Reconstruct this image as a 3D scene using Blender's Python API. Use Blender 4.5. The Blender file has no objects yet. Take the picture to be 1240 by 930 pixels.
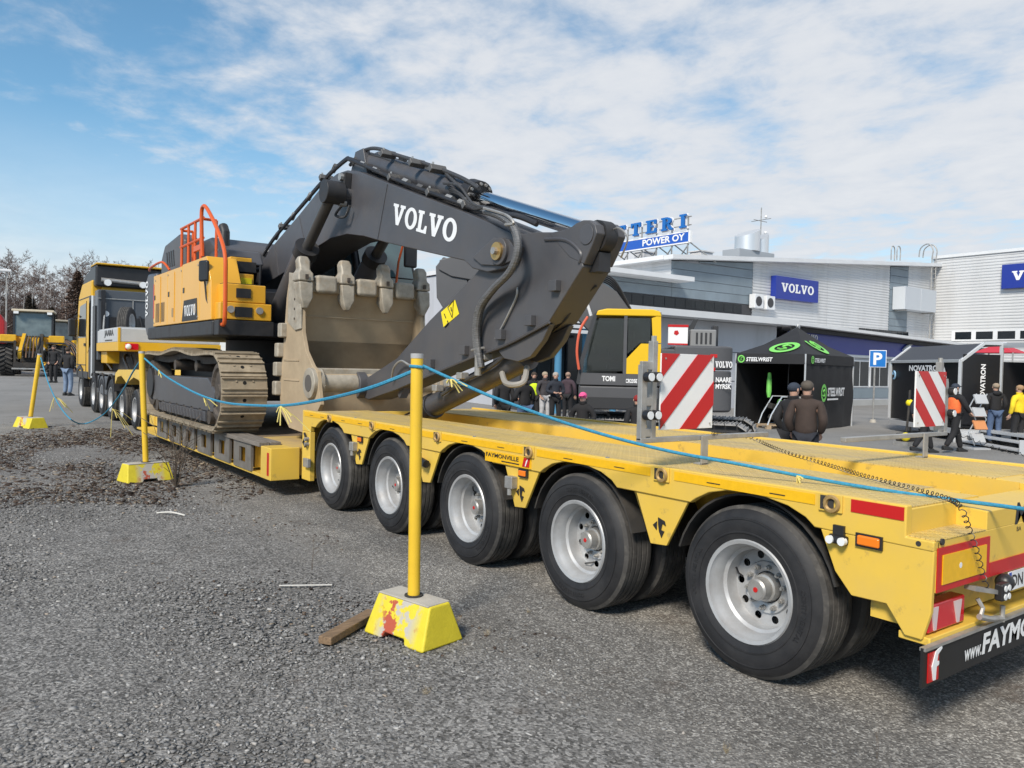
import bpy, bmesh, math, random
import numpy as np
from mathutils import Vector, Matrix, Euler
from math import pi, sin, cos, radians
random.seed(7)
rng = np.random.default_rng(11)
SC = bpy.context.scene
COL = SC.collection

# ------------------------------------------------------------------ camera
CAM_H, FOC, YAW, PITCH, ROLL = 1.6045, 948.4, radians(36.03), radians(-1.315), radians(1.33)
_f = Vector((sin(YAW)*cos(PITCH), cos(YAW)*cos(PITCH), sin(PITCH)))
_r = Vector((cos(YAW), -sin(YAW), 0)); _u = _r.cross(_f)
_r, _u = _r*cos(ROLL)+_u*sin(ROLL), _u*cos(ROLL)-_r*sin(ROLL)
cd = bpy.data.cameras.new('camera'); cam = bpy.data.objects.new('camera', cd); COL.objects.link(cam)
cd.sensor_fit = 'HORIZONTAL'; cd.sensor_width = 36; cd.lens = FOC/1240*36
cd.clip_start = .05; cd.clip_end = 3000
m = Matrix((( _r.x, _u.x, -_f.x, 0), (_r.y, _u.y, -_f.y, 0), (_r.z, _u.z, -_f.z, CAM_H), (0, 0, 0, 1)))
cam.matrix_world = m
SC.camera = cam

# ------------------------------------------------------------------ world, sun, exposure
SUN_DIR = Vector((-.82, -.45, .82)).normalized()          # towards the sun
EL = math.asin(SUN_DIR.z); AZ = math.atan2(SUN_DIR.x, SUN_DIR.y)
w = bpy.data.worlds.new('World'); SC.world = w; w.use_nodes = True
nt = w.node_tree; nt.nodes.clear()
def N(t, **k):
    n = nt.nodes.new(t)
    for a, b in k.items(): setattr(n, a, b)
    return n
def LK(a, b): nt.links.new(a, b)
def MA(op, a, b=None, clamp=False):
    n = N('ShaderNodeMath', operation=op, use_clamp=clamp)
    for i, v in enumerate((a, b)):
        if v is None: continue
        if isinstance(v, (int, float)): n.inputs[i].default_value = v
        else: LK(v, n.inputs[i])
    return n.outputs[0]
sky = N('ShaderNodeTexSky', sky_type='NISHITA', sun_disc=False, sun_elevation=EL, sun_rotation=AZ, air_density=1.0, dust_density=.25, ozone_density=1.8)
bg = N('ShaderNodeBackground'); bg.inputs[1].default_value = .105; hsv = N('ShaderNodeHueSaturation'); hsv.inputs['Hue'].default_value = .487; hsv.inputs['Saturation'].default_value = 1.20; hsv.inputs['Value'].default_value = 1.02; LK(sky.outputs[0], hsv.inputs['Color']); LK(hsv.outputs[0], bg.inputs[0])
tc = N('ShaderNodeTexCoord'); sp = N('ShaderNodeSeparateXYZ'); LK(tc.outputs['Generated'], sp.inputs[0])
zz = MA('MAXIMUM', sp.outputs[2], .0)
den = MA('ADD', zz, .10)
cx = MA('DIVIDE', sp.outputs[0], den); cy = MA('DIVIDE', sp.outputs[1], den)
cmb = N('ShaderNodeCombineXYZ'); LK(cx, cmb.inputs[0]); LK(cy, cmb.inputs[1])
mp = N('ShaderNodeMapping'); mp.inputs['Rotation'].default_value = (0, 0, radians(-20)); mp.inputs['Scale'].default_value = (1.0, .85, 1)
LK(cmb.outputs[0], mp.inputs[0])
n1 = N('ShaderNodeTexNoise'); n1.inputs['Scale'].default_value = .55; n1.inputs['Detail'].default_value = 9; n1.inputs['Roughness'].default_value = .62; n1.inputs['Distortion'].default_value = .35
LK(mp.outputs[0], n1.inputs['Vector'])
n2 = N('ShaderNodeTexNoise'); n2.inputs['Scale'].default_value = 4.6; n2.inputs['Detail'].default_value = 9; n2.inputs['Roughness'].default_value = .6; n2.inputs['Distortion'].default_value = .2
LK(mp.outputs[0], n2.inputs['Vector'])
# broad cloud deck lies to the east (+x, right of view); open sky to the north-west
cov = MA('MINIMUM', MA('SUBTRACT', MA('MULTIPLY', sp.outputs[0], 1.75), .34), .55)
base = MA('ADD', MA('MULTIPLY', n1.outputs[0], 1.35), MA('MULTIPLY', n2.outputs[0], 1.75))
base = MA('ADD', base, -1.45)
mask = MA('ADD', base, MA('MULTIPLY', cov, 1.0))
mr = N('ShaderNodeMapRange', interpolation_type='SMOOTHSTEP'); mr.inputs[1].default_value = -.12; mr.inputs[2].default_value = .78
mr.inputs[3].default_value = .03; mr.inputs[4].default_value = .97
LK(mask, mr.inputs[0])
# haze bank hugging the horizon
hz = N('ShaderNodeMapRange', interpolation_type='SMOOTHSTEP'); hz.inputs[1].default_value = .02; hz.inputs[2].default_value = .30; hz.inputs[3].default_value = .95; hz.inputs[4].default_value = 0
LK(zz, hz.inputs[0])
mk = MA('MAXIMUM', mr.outputs[0], MA('MULTIPLY', hz.outputs[0], MA('ADD', MA('MULTIPLY', n1.outputs[0], 1.2), .32)), True)
cr = N('ShaderNodeValToRGB'); cr.color_ramp.elements[0].color = (.455, .49, .545, 1); cr.color_ramp.elements[1].color = (.555, .57, .595, 1)
cr.color_ramp.elements[0].position = .36; cr.color_ramp.elements[1].position = .62
LK(MA('ADD', MA('MULTIPLY', n2.outputs[0], .6), MA('MULTIPLY', n1.outputs[0], .4)), cr.inputs[0])
bg2 = N('ShaderNodeBackground'); LK(cr.outputs[0], bg2.inputs[0]); bg2.inputs[1].default_value = 1.0
mx = N('ShaderNodeMixShader'); LK(mk, mx.inputs[0]); LK(bg.outputs[0], mx.inputs[1]); LK(bg2.outputs[0], mx.inputs[2])
wo = N('ShaderNodeOutputWorld'); LK(mx.outputs[0], wo.inputs[0])

sl = bpy.data.lights.new('sun', 'SUN'); sl.energy = 3.2; sl.angle = radians(13); sl.color = (1, .92, .80)
so = bpy.data.objects.new('sun', sl); COL.objects.link(so); so.location = (-20, 0, 30)
so.rotation_euler = (-SUN_DIR).to_track_quat('-Z', 'Y').to_euler()
vs = SC.view_settings; vs.view_transform = 'Standard'; vs.look = 'None'; vs.exposure = .50; vs.gamma = 1; vs.use_curve_mapping = False

# ------------------------------------------------------------------ measuring helpers (photo pixels of 1240x930 -> a point on a known plane)
CP = Vector((0, 0, CAM_H))
def ray(px, py): return _f + _r*((px-620)/FOC) + _u*((465-py)/FOC)
def ox(px, py, x): d = ray(px, py); return CP + d*(x/d.x)
def oy(px, py, y): d = ray(px, py); return CP + d*(y/d.y)
def oz(px, py, z): d = ray(px, py); return CP + d*((z-CAM_H)/d.z)
def od(px, py, D): return CP + ray(px, py)*D
def yz(px, py, x): q = ox(px, py, x); return (q.y, q.z)
def sst(a, b, t):
    t = min(1, max(0, (t-a)/(b-a))); return t*t*(3-2*t)
def gz(x, y): return -.3*sst(6.2, 10.5, x)*(1-sst(16, 40, y)) + .45*sst(17, 52, y)*(1-sst(9, 18, x))
def ground_at(px, py):
    z = 0
    for _ in range(25): q = oz(px, py, z); z = gz(q.x, q.y)
    return q
def gdepth(px, D):                       # ground point under pixel column at depth D
    q = od(px, 450, D); return Vector((q.x, q.y, gz(q.x, q.y)))

# ------------------------------------------------------------------ materials
MATS = {}
def mat(name, col, rough=.5, metal=0, var=0, vscale=6, bump=0, bscale=60, dirt=None, dscale=3, damt=.5, dlo=.5, dhi=.7, dirt2=None, d2scale=9, d2amt=.4, d2lo=.6, d2hi=.7, spec=.5, coat=0, trans=0, stretch=None, emit=None):
    """principled material with colour mottling, dirt patches and fine relief, all in object space"""
    if name in MATS: return MATS[name]
    m = bpy.data.materials.new(name); m.use_nodes = True; t = m.node_tree; b = t.nodes['Principled BSDF']
    b.inputs['Roughness'].default_value = rough; b.inputs['Metallic'].default_value = metal
    b.inputs['Specular IOR Level'].default_value = spec
    if coat: b.inputs['Coat Weight'].default_value = coat; b.inputs['Coat Roughness'].default_value = .08
    if trans: b.inputs['Transmission Weight'].default_value = trans
    c = (*col, 1); b.inputs['Base Color'].default_value = c
    if emit: b.inputs['Emission Color'].default_value = (*emit[:3], 1); b.inputs['Emission Strength'].default_value = emit[3]
    co = None
    if var or bump or dirt:
        tcn = t.nodes.new('ShaderNodeTexCoord'); co = tcn.outputs['Object']
        oi = t.nodes.new('ShaderNodeObjectInfo'); va = t.nodes.new('ShaderNodeVectorMath'); va.operation = 'ADD'; vm_ = t.nodes.new('ShaderNodeMath'); vm_.operation = 'MULTIPLY'; vm_.inputs[1].default_value = 37
        t.links.new(oi.outputs['Random'], vm_.inputs[0]); t.links.new(co, va.inputs[0]); t.links.new(vm_.outputs[0], va.inputs[1]); co = va.outputs[0]
        if stretch:
            mpn = t.nodes.new('ShaderNodeMapping'); mpn.inputs['Scale'].default_value = stretch; t.links.new(co, mpn.inputs[0]); co = mpn.outputs[0]
    def noise(s, d=6, r=.6):
        n = t.nodes.new('ShaderNodeTexNoise'); n.inputs['Scale'].default_value = s; n.inputs['Detail'].default_value = d; n.inputs['Roughness'].default_value = r
        t.links.new(co, n.inputs['Vector']); return n.outputs[0]
    cur = None
    if var:
        nz = noise(vscale); rp = t.nodes.new('ShaderNodeValToRGB')
        rp.color_ramp.elements[0].position = .3; rp.color_ramp.elements[1].position = .7
        rp.color_ramp.elements[0].color = (*[max(0, x*(1-var)) for x in col], 1); rp.color_ramp.elements[1].color = (*[min(1, x*(1+var)) for x in col], 1)
        t.links.new(nz, rp.inputs[0]); cur = rp.outputs[0]
    if dirt:
        nz = noise(dscale, 8, .65); r2 = t.nodes.new('ShaderNodeMapRange'); r2.inputs[1].default_value = dlo; r2.inputs[2].default_value = dhi; r2.inputs[3].default_value = 0; r2.inputs[4].default_value = damt
        t.links.new(nz, r2.inputs[0]); mxn = t.nodes.new('ShaderNodeMix'); mxn.data_type = 'RGBA'
        t.links.new(r2.outputs[0], mxn.inputs[0])
        if cur: t.links.new(cur, mxn.inputs[6])
        else: mxn.inputs[6].default_value = c
        mxn.inputs[7].default_value = (*dirt, 1); cur = mxn.outputs[2]
        r3 = t.nodes.new('ShaderNodeMapRange'); r3.inputs[3].default_value = rough; r3.inputs[4].default_value = min(1, rough+.3); t.links.new(r2.outputs[0], r3.inputs[0]); t.links.new(r3.outputs[0], b.inputs['Roughness'])
    if dirt2:
        nz = noise(d2scale, 9, .7); r2 = t.nodes.new('ShaderNodeMapRange'); r2.inputs[1].default_value = d2lo; r2.inputs[2].default_value = d2hi; r2.inputs[3].default_value = 0; r2.inputs[4].default_value = d2amt
        t.links.new(nz, r2.inputs[0]); mxn = t.nodes.new('ShaderNodeMix'); mxn.data_type = 'RGBA'; t.links.new(r2.outputs[0], mxn.inputs[0])
        if cur: t.links.new(cur, mxn.inputs[6])
        else: mxn.inputs[6].default_value = c
        mxn.inputs[7].default_value = (*dirt2, 1); cur = mxn.outputs[2]
    if cur: t.links.new(cur, b.inputs['Base Color'])
    if bump:
        bn = t.nodes.new('ShaderNodeBump'); bn.inputs['Strength'].default_value = min(1, bump); bn.inputs['Distance'].default_value = .01
        t.links.new(noise(bscale, 4), bn.inputs['Height']); t.links.new(bn.outputs[0], b.inputs['Normal'])
    MATS[name] = m; return m

# ------------------------------------------------------------------ mesh builder
class MB:
    def __init__(s): s.v = []; s.f = []
    def add(s, vs, fs):
        o = len(s.v); s.v += [tuple(q) for q in vs]; s.f += [tuple(i+o for i in q) for q in fs]; return s
    def box(s, x0, x1, y0, y1, z0, z1):
        return s.add([(x, y, z) for z in (z0, z1) for y in (y0, y1) for x in (x0, x1)], [(0, 2, 3, 1), (4, 5, 7, 6), (0, 1, 5, 4), (2, 6, 7, 3), (0, 4, 6, 2), (1, 3, 7, 5)])
    def obox(s, c, size, M=None, taper=1.0):
        a, b, d = (q/2 for q in size); M = M or Matrix.Identity(3)
        vs = [Vector(c)+M @ Vector((x*(taper if z > 0 else 1), y*(taper if z > 0 else 1), z)) for z in (-d, d) for y in (-b, b) for x in (-a, a)]
        return s.add(vs, [(0, 2, 3, 1), (4, 5, 7, 6), (0, 1, 5, 4), (2, 6, 7, 3), (0, 4, 6, 2), (1, 3, 7, 5)])
    def bar(s, p0, p1, w, h, up=(0, 0, 1)):
        p0, p1 = Vector(p0), Vector(p1); d = (p1-p0); L = d.length; d.normalize(); up = Vector(up)
        sx = d.cross(up)
        if sx.length < 1e-5: sx = d.cross(Vector((1, 0, 0)))
        sx.normalize(); uz = sx.cross(d)
        return s.obox((p0+p1)/2, (w, L, h), Matrix((sx, d, uz)).transposed())
    def prism(s, pts, ax, a, b):
        n = len(pts)
        def mk(p, t):
            return (t, p[0], p[1]) if ax == 'x' else ((p[0], t, p[1]) if ax == 'y' else (p[0], p[1], t))
        ar = sum(pts[i][0]*pts[(i+1) % n][1]-pts[(i+1) % n][0]*pts[i][1] for i in range(n))
        if (ar < 0) != (ax == 'y'): pts = pts[::-1]
        if a > b: a, b = b, a
        vs = [mk(p, a) for p in pts]+[mk(p, b) for p in pts]
        return s.add(vs, [tuple(range(n))[::-1], tuple(range(n, 2*n))]+[(i, (i+1) % n, (i+1) % n+n, i+n) for i in range(n)])
    def cyl(s, p0, p1, r, r1=None, n=14, caps=True):
        p0, p1 = Vector(p0), Vector(p1); r1 = r if r1 is None else r1; d = (p1-p0).normalized()
        a = d.orthogonal().normalized(); b = d.cross(a)
        vs = [p+(a*cos(2*pi*i/n)+b*sin(2*pi*i/n))*q for p, q in ((p0, r), (p1, r1)) for i in range(n)]
        fs = [(i, (i+1) % n, (i+1) % n+n, i+n) for i in range(n)]
        if caps: fs += [tuple(range(n))[::-1], tuple(range(n, 2*n))]
        return s.add(vs, fs)
    def tube(s, path, r, n=8, closed=False):
        path = [Vector(q) for q in path]; k = len(path); rr = r if isinstance(r, (list, tuple)) else [r]*k
        a = None; vs = []
        for i, q in enumerate(path):
            d = (path[(i+1) % k if closed else min(i+1, k-1)]-path[(i-1) % k if closed else max(i-1, 0)])
            if d.length < 1e-9: d = Vector((0, 0, 1))
            d.normalize()
            if a is None: a = d.orthogonal().normalized()
            else:
                a = a-d*a.dot(d)
                a = a.normalized() if a.length > 1e-6 else d.orthogonal().normalized()
            b = d.cross(a)
            vs += [q+(a*cos(2*pi*j/n)+b*sin(2*pi*j/n))*rr[i] for j in range(n)]
        fs = [(i*n+j, i*n+(j+1) % n, ((i+1) % k)*n+(j+1) % n, ((i+1) % k)*n+j) for i in range(k if closed else k-1) for j in range(n)]
        if not closed: fs += [tuple(range(n))[::-1], tuple(range((k-1)*n, k*n))]
        return s.add(vs, fs)
    def lathe(s, prof, o=(0, 0, 0), ax=(1, 0, 0), n=32, closed=False):
        o = Vector(o); d = Vector(ax).normalized(); a = d.orthogonal().normalized(); b = d.cross(a); k = len(prof)
        vs = [o+d*h+(a*cos(2*pi*j/n)+b*sin(2*pi*j/n))*r for r, h in prof for j in range(n)]
        fs = [(i*n+j, i*n+(j+1) % n, ((i+1) % k)*n+(j+1) % n, ((i+1) % k)*n+j) for i in range(k if closed else k-1) for j in range(n)]
        return s.add(vs, fs)
    def loft(s, rings, cap=True):
        n = len(rings[0]); vs = [q for r in rings for q in r]
        fs = [(i*n+j, i*n+(j+1) % n, (i+1)*n+(j+1) % n, (i+1)*n+j) for i in range(len(rings)-1) for j in range(n)]
        if cap: fs += [tuple(range(n))[::-1], tuple(range((len(rings)-1)*n, len(rings)*n))]
        return s.add(vs, fs)
    def ball(s, c, r, nu=12, nv=8, M=None):
        c = Vector(c); r = r if isinstance(r, (list, tuple)) else (r, r, r); M = M or Matrix.Identity(3)
        rings = []
        for i in range(nv+1):
            t = pi*i/nv; t = min(max(t, .02), pi-.02)
            rings.append([c+M @ Vector((r[0]*sin(t)*cos(2*pi*j/nu), r[1]*sin(t)*sin(2*pi*j/nu), -r[2]*cos(t))) for j in range(nu)])
        return s.loft(rings)
    def quad(s, *q): return s.add(q, [tuple(range(len(q)))])
    def mesh(s, name, m, smooth=35):
        me = bpy.data.meshes.new(name); me.from_pydata(s.v, [], s.f)
        bm = bmesh.new(); bm.from_mesh(me); bmesh.ops.recalc_face_normals(bm, faces=bm.faces); bm.to_mesh(me); bm.free()
        if m: me.materials.append(m)
        if smooth:
            me.shade_smooth(); me.set_sharp_from_angle(angle=radians(smooth))
        me.update(); return me
    def build(s, name, m, parent=None, smooth=35, bevel=0, seg=2):
        o = link(s.mesh(name, m, smooth), name, parent)
        if bevel: add_bevel(o, bevel, seg)
        return o
def add_bevel(o, wd, seg=2):
    md = o.modifiers.new('bevel', 'BEVEL'); md.width = wd; md.segments = seg; md.limit_method = 'ANGLE'; md.angle_limit = radians(40); md.harden_normals = True
INV = {}
def link(me, name, parent=None, loc=None, rot=None):
    o = bpy.data.objects.new(name, me); COL.objects.link(o)
    if parent is not None:
        o.parent = parent
        if parent.name in INV: o.matrix_parent_inverse = INV[parent.name]
    if loc is not None: o.location = loc
    if rot is not None: o.rotation_euler = rot
    return o
def thing(name, label, cat, loc=(0, 0, 0), rz=0, group=None, world=False):
    """an Empty at the base of a thing; world=True lets its parts be written in world coordinates"""
    o = bpy.data.objects.new(name, None); COL.objects.link(o); o.empty_display_size = .2
    o.location = loc; o.rotation_euler = (0, 0, rz); tag(o, label, cat, group)
    if world: INV[o.name] = (Matrix.Translation(loc) @ Matrix.Rotation(rz, 4, 'Z')).inverted()
    return o
def tag(o, label, cat, group=None):
    o['label'] = label; o['category'] = cat
    if group: o['group'] = group
    return o
def struct(o): o['kind'] = 'structure'; return o
def stuff(o): o['kind'] = 'stuff'; return o
def dup(root, loc, rz, label=None, group=None):
    r = root.copy(); COL.objects.link(r); r.location = loc; r.rotation_euler = (0, 0, rz)
    if label: r['label'] = label
    if group: r['group'] = group
    for ch in list(root.children):
        c = ch.copy(); COL.objects.link(c); c.parent = r
        for g in list(ch.children):
            d = g.copy(); COL.objects.link(d); d.parent = c
    return r
def smoothpath(pts, k=6):
    """Catmull-Rom through points"""
    P = [Vector(q) for q in pts]; out = []
    for i in range(len(P)-1):
        a, b, c, d = P[max(i-1, 0)], P[i], P[i+1], P[min(i+2, len(P)-1)]
        for j in range(k):
            t = j/k; out.append(.5*((2*b)+(c-a)*t+(2*a-5*b+4*c-d)*t*t+(3*b-a-3*c+d)*t**3))
    out.append(P[-1]); return out
# flat lettering --------------------------------------------------------------
def text_geo(txt, size=1, bold=.0, shear=0, depth=0):
    """glyph outlines of the built-in font as (verts, faces) in the xy plane, starting at x=0"""
    cu = bpy.data.curves.new('t', 'FONT'); cu.body = txt; cu.size = size; cu.offset = bold; cu.shear = shear; cu.extrude = depth; cu.resolution_u = 3
    o = bpy.data.objects.new('t', cu); COL.objects.link(o); dg = bpy.context.evaluated_depsgraph_get(); dg.update()
    me = o.evaluated_get(dg).to_mesh(); vs = [tuple(q.co) for q in me.vertices]; fs = [tuple(q.vertices) for q in me.polygons]
    o.evaluated_get(dg).to_mesh_clear(); bpy.data.objects.remove(o); bpy.data.curves.remove(cu); return vs, fs
SLAB = {  # slab-serif capitals on a 1.0 high grid: lists of polygons
 'V': (1.06, [[(0, 1), (.46, 1), (.46, .86), (.38, .86), (.56, .36), (.70, .86), (.62, .86), (.62, 1), (1.06, 1), (1.06, .86), (.96, .86), (.64, 0), (.40, 0), (.10, .86), (0, .86)]]),
 'L': (.82, [[(0, 1), (.48, 1), (.48, .86), (.36, .86), (.36, .14), (.56, .14), (.66, .36), (.80, .36), (.80, 0), (0, 0), (0, .14), (.1, .14), (.1, .86), (0, .86)]]),
 'T': (.90, [[(0, 1), (.88, 1), (.88, .64), (.76, .64), (.70, .84), (.57, .84), (.57, .14), (.70, .14), (.70, 0), (.18, 0), (.18, .14), (.31, .14), (.31, .84), (.18, .84), (.12, .64), (0, .64)]]),
 'E': (.84, [[(0, 1), (.80, 1), (.80, .66), (.68, .66), (.62, .86), (.37, .86), (.37, .58), (.56, .58), (.56, .44), (.37, .44), (.37, .14), (.64, .14), (.70, .36), (.82, .36), (.82, 0), (0, 0), (0, .14), (.11, .14), (.11, .86), (0, .86)]]),
 'I': (.54, [[(0, 1), (.52, 1), (.52, .86), (.39, .86), (.39, .14), (.52, .14), (.52, 0), (0, 0), (0, .14), (.13, .14), (.13, .86), (0, .86)]]),
}
def _ring(w, h, x0, n=28, t=.27):
    o = [(x0+w/2+w/2*sin(2*pi*i/n), h/2+(h/2+.02)*cos(2*pi*i/n)) for i in range(n)]
    q = [(x0+w/2+(w/2-t)*sin(2*pi*i/n), h/2+(h/2-.14)*cos(2*pi*i/n)) for i in range(n)]
    return [[o[i], o[(i+1) % n], q[(i+1) % n], q[i]] for i in range(n)]
def slab_geo(txt, size=1, gap=.08, shear=0):
    vs, fs, x = [], [], 0
    for ch in txt:
        if ch == 'O': wd, polys = 1.0, _ring(1.0, 1, 0)
        elif ch == 'R':
            wd = .96; polys = [[(0, 1), (.4, 1), (.4, .86), (.37, .86), (.37, .14), (.48, .14), (.48, 0), (0, 0), (0, .14), (.11, .14), (.11, .86), (0, .86)]]
            n = 10; oo = [(.4+.44*sin(pi*i/n), .72+.28*cos(pi*i/n)) for i in range(n+1)]; qq = [(.4+.18*sin(pi*i/n), .72+.14*cos(pi*i/n)) for i in range(n+1)]
            polys += [[oo[i], oo[i+1], qq[i+1], qq[i]] for i in range(n)]+[[(.42, .5), (.62, .5), (.88, .14), (.97, .14), (.97, 0), (.70, 0)]]
        elif ch == ' ': x += .5*size; continue
        else: wd, polys = SLAB[ch]
        for pl in polys:
            o = len(vs); vs += [((x/size+px+py*shear)*size, py*size, 0) for px, py in pl]; fs.append(tuple(range(o, o+len(pl))))
        x += (wd+gap)*size
    return vs, fs
def place_geo(geo, origin, right, up, thick=.004, fit=None):
    """stand flat lettering on a surface; fit=(width,height) scales it. Returns an MB"""
    vs, fs = geo; right = Vector(right).normalized(); up = Vector(up).normalized(); nrm = right.cross(up)
    xs = [q[0] for q in vs]; ys = [q[1] for q in vs]; x0, y0 = min(xs), min(ys)
    sx = sy = 1
    if fit: sx = fit[0]/(max(xs)-x0); sy = fit[1]/(max(ys)-y0) if fit[1] else sx
    o = Vector(origin)
    pts = [o+right*((q[0]-x0)*sx)+up*((q[1]-y0)*sy)+nrm*thick for q in vs]
    b = MB(); b.add(pts, fs); return b
def letters(name, geo, m, parent, origin, right, up, thick=.004, fit=None, raised=0):
    b = place_geo(geo, origin, right, up, thick, fit)
    me = bpy.data.meshes.new(name); me.from_pydata(b.v, [], b.f); me.materials.append(m)
    if raised:
        bm = bmesh.new(); bm.from_mesh(me); bmesh.ops.remove_doubles(bm, verts=bm.verts, dist=1e-5)
        r = bmesh.ops.extrude_face_region(bm, geom=bm.faces[:]); nv = Vector(right).normalized().cross(Vector(up).normalized())*raised
        bmesh.ops.translate(bm, vec=nv, verts=[q for q in r['geom'] if isinstance(q, bmesh.types.BMVert)]); bmesh.ops.recalc_face_normals(bm, faces=bm.faces); bm.to_mesh(me); bm.free()
    return link(me, name, parent)
# ------------------------------------------------------------------ ground
def ground_mat():
    m = bpy.data.materials.new('asphalt_and_gravel'); m.use_nodes = True; t = m.node_tree; b = t.nodes['Principled BSDF']
    nd = t.nodes.new; lk = t.links.new
    tcn = nd('ShaderNodeTexCoord'); co = tcn.outputs['Object']
    def nz(s, d=5, r=.6, v=None):
        n = nd('ShaderNodeTexNoise'); n.inputs['Scale'].default_value = s; n.inputs['Detail'].default_value = d; n.inputs['Roughness'].default_value = r; lk(v or co, n.inputs['Vector']); return n.outputs[0]
    def vor(s, out='Color'):
        n = nd('ShaderNodeTexVoronoi'); n.inputs['Scale'].default_value = s; lk(co, n.inputs['Vector']); return n.outputs[out]
    def ramp(f, *st):
        n = nd('ShaderNodeValToRGB'); e = n.color_ramp.elements
        while len(e) < len(st): e.new(.5)
        for q, (p, c) in zip(e, st): q.position = p; q.color = (*c, 1)
        lk(f, n.inputs[0]); return n.outputs[0]
    def mix(f, a, c, bt='MIX'):
        n = nd('ShaderNodeMix'); n.data_type = 'RGBA'; n.blend_type = bt
        if isinstance(f, float): n.inputs[0].default_value = f
        else: lk(f, n.inputs[0])
        lk(a, n.inputs[6]); lk(c, n.inputs[7]); return n.outputs[2]
    def ma(op, a, c):
        n = nd('ShaderNodeMath'); n.operation = op; n.use_clamp = False
        for i, q in enumerate((a, c)):
            if isinstance(q, (int, float)): n.inputs[i].default_value = q
            else: lk(q, n.inputs[i])
        return n.outputs[0]
    bw = nd('ShaderNodeRGBToBW'); lk(vor(105), bw.inputs[0])
    asp = ramp(bw.outputs[0], (.0, (0.066, 0.064, 0.060)), (.40, (0.162, 0.155, 0.146)), (.66, (0.270, 0.260, 0.246)), (.84, (0.648, 0.636, 0.600)))
    bw1 = nd('ShaderNodeRGBToBW'); lk(vor(38), bw1.inputs[0])
    asp = mix(.45, asp, ramp(bw1.outputs[0], (.0, (0.096, 0.092, 0.088)), (.5, (0.168, 0.162, 0.154)), (.8, (0.240, 0.233, 0.221)), (.93, (0.528, 0.516, 0.492))))
    asp = mix(.75, asp, ramp(nz(.9, 8, .62), (.25, (.58, .57, .56)), (.75, (1.42, 1.38, 1.32))), 'MULTIPLY')
    wide = nd('ShaderNodeMapping'); wide.inputs['Scale'].default_value = (1.4, .16, 1); lk(co, wide.inputs[0])
    asp = mix(.6, asp, ramp(nz(1.0, 6, .6, wide.outputs[0]), (.30, (.62, .61, .61)), (.62, (1.16, 1.15, 1.13))), 'MULTIPLY')
    far = ramp(nz(.35, 6), (.3, (.20, .195, .187)), (.7, (.27, .263, .252)))
    bw2 = nd('ShaderNodeRGBToBW'); lk(vor(70), bw2.inputs[0])
    gra = ramp(bw2.outputs[0], (.1, (0.078, 0.076, 0.072)), (.5, (0.198, 0.192, 0.185)), (.9, (0.384, 0.374, 0.360)))
    gra = mix(.7, gra, ramp(nz(1.6, 7), (.3, (.62, .60, .58)), (.75, (1.15, 1.13, 1.1))), 'MULTIPLY')
    sep = nd('ShaderNodeSeparateXYZ'); lk(co, sep.inputs[0])
    edge = ma('ADD', sep.outputs[0], ma('MULTIPLY', nz(.8, 6), -1.1))           # x + noise
    mr1 = nd('ShaderNodeMapRange'); mr1.inputs[1].default_value = 2.15; mr1.inputs[2].default_value = 1.75; lk(edge, mr1.inputs[0])
    faredge = nd('ShaderNodeMapRange'); faredge.inputs[1].default_value = 19.5; faredge.inputs[2].default_value = 17.0
    lk(ma('ADD', sep.outputs[1], ma('MULTIPLY', nz(.5, 4), 3)), faredge.inputs[0])
    gmask = ma('MULTIPLY', mr1.outputs[0], faredge.outputs[0])
    fm = nd('ShaderNodeMapRange'); fm.inputs[1].default_value = 6.5; fm.inputs[2].default_value = 8.5; lk(sep.outputs[0], fm.inputs[0])
    fm2 = nd('ShaderNodeMapRange'); fm2.inputs[1].default_value = 18; fm2.inputs[2].default_value = 24; lk(sep.outputs[1], fm2.inputs[0])
    c = mix(ma('MAXIMUM', fm.outputs[0], fm2.outputs[0]), asp, far); c = mix(gmask, c, gra)
    # brown crumbs of soil and bark litter over the gravel edge
    br = ramp(nz(22, 6), (.3, (.05, .04, .033)), (.7, (.14, .10, .075)))
    bmask = nd('ShaderNodeMapRange'); bmask.inputs[1].default_value = .60; bmask.inputs[2].default_value = .72; bmask.inputs[4].default_value = .6
    lk(nz(1.9, 7, .65), bmask.inputs[0]); lim = nd('ShaderNodeMapRange'); lim.inputs[1].default_value = 7.5; lim.inputs[2].default_value = 5; lk(sep.outputs[0], lim.inputs[0])
    c = mix(ma('MULTIPLY', bmask.outputs[0], lim.outputs[0]), c, br)
    lk(c, b.inputs['Base Color']); b.inputs['Roughness'].default_value = .9; b.inputs['Specular IOR Level'].default_value = .25
    bp = nd('ShaderNodeBump'); bp.inputs['Strength'].default_value = .7; bp.inputs['Distance'].default_value = .012
    lk(ma('ADD', vor(60, 'Distance'), nz(150, 3)), bp.inputs['Height']); lk(bp.outputs[0], b.inputs['Normal']); return m
def grid(a): return np.array(sorted(set(np.round(a, 3))))
gx = grid(np.concatenate([[-900, -400, -180, -80, -40, -20, -12], np.arange(-8, 16, .5), [18, 22, 28, 40, 60, 90, 150, 300, 600, 1200]]))
gy = grid(np.concatenate([[-600, -250, -100, -50, -25, -12], np.arange(-6, 20, .5), np.arange(20, 44, 2), [50, 60, 80, 110, 160, 260, 500, 1000, 1800]]))
vs = [(x, y, gz(x, y)+(.012*sin(x*1.7+.3*y)*cos(y*1.3) if x < 2.4 and y < 19 and x > -9 and y > -7 else 0)) for y in gy for x in gx]
nx_ = len(gx)
fs = [(j*nx_+i, j*nx_+i+1, (j+1)*nx_+i+1, (j+1)*nx_+i) for j in range(len(gy)-1) for i in range(nx_-1)]
struct(MB().add(vs, fs).build('ground', ground_mat(), smooth=60))

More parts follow.
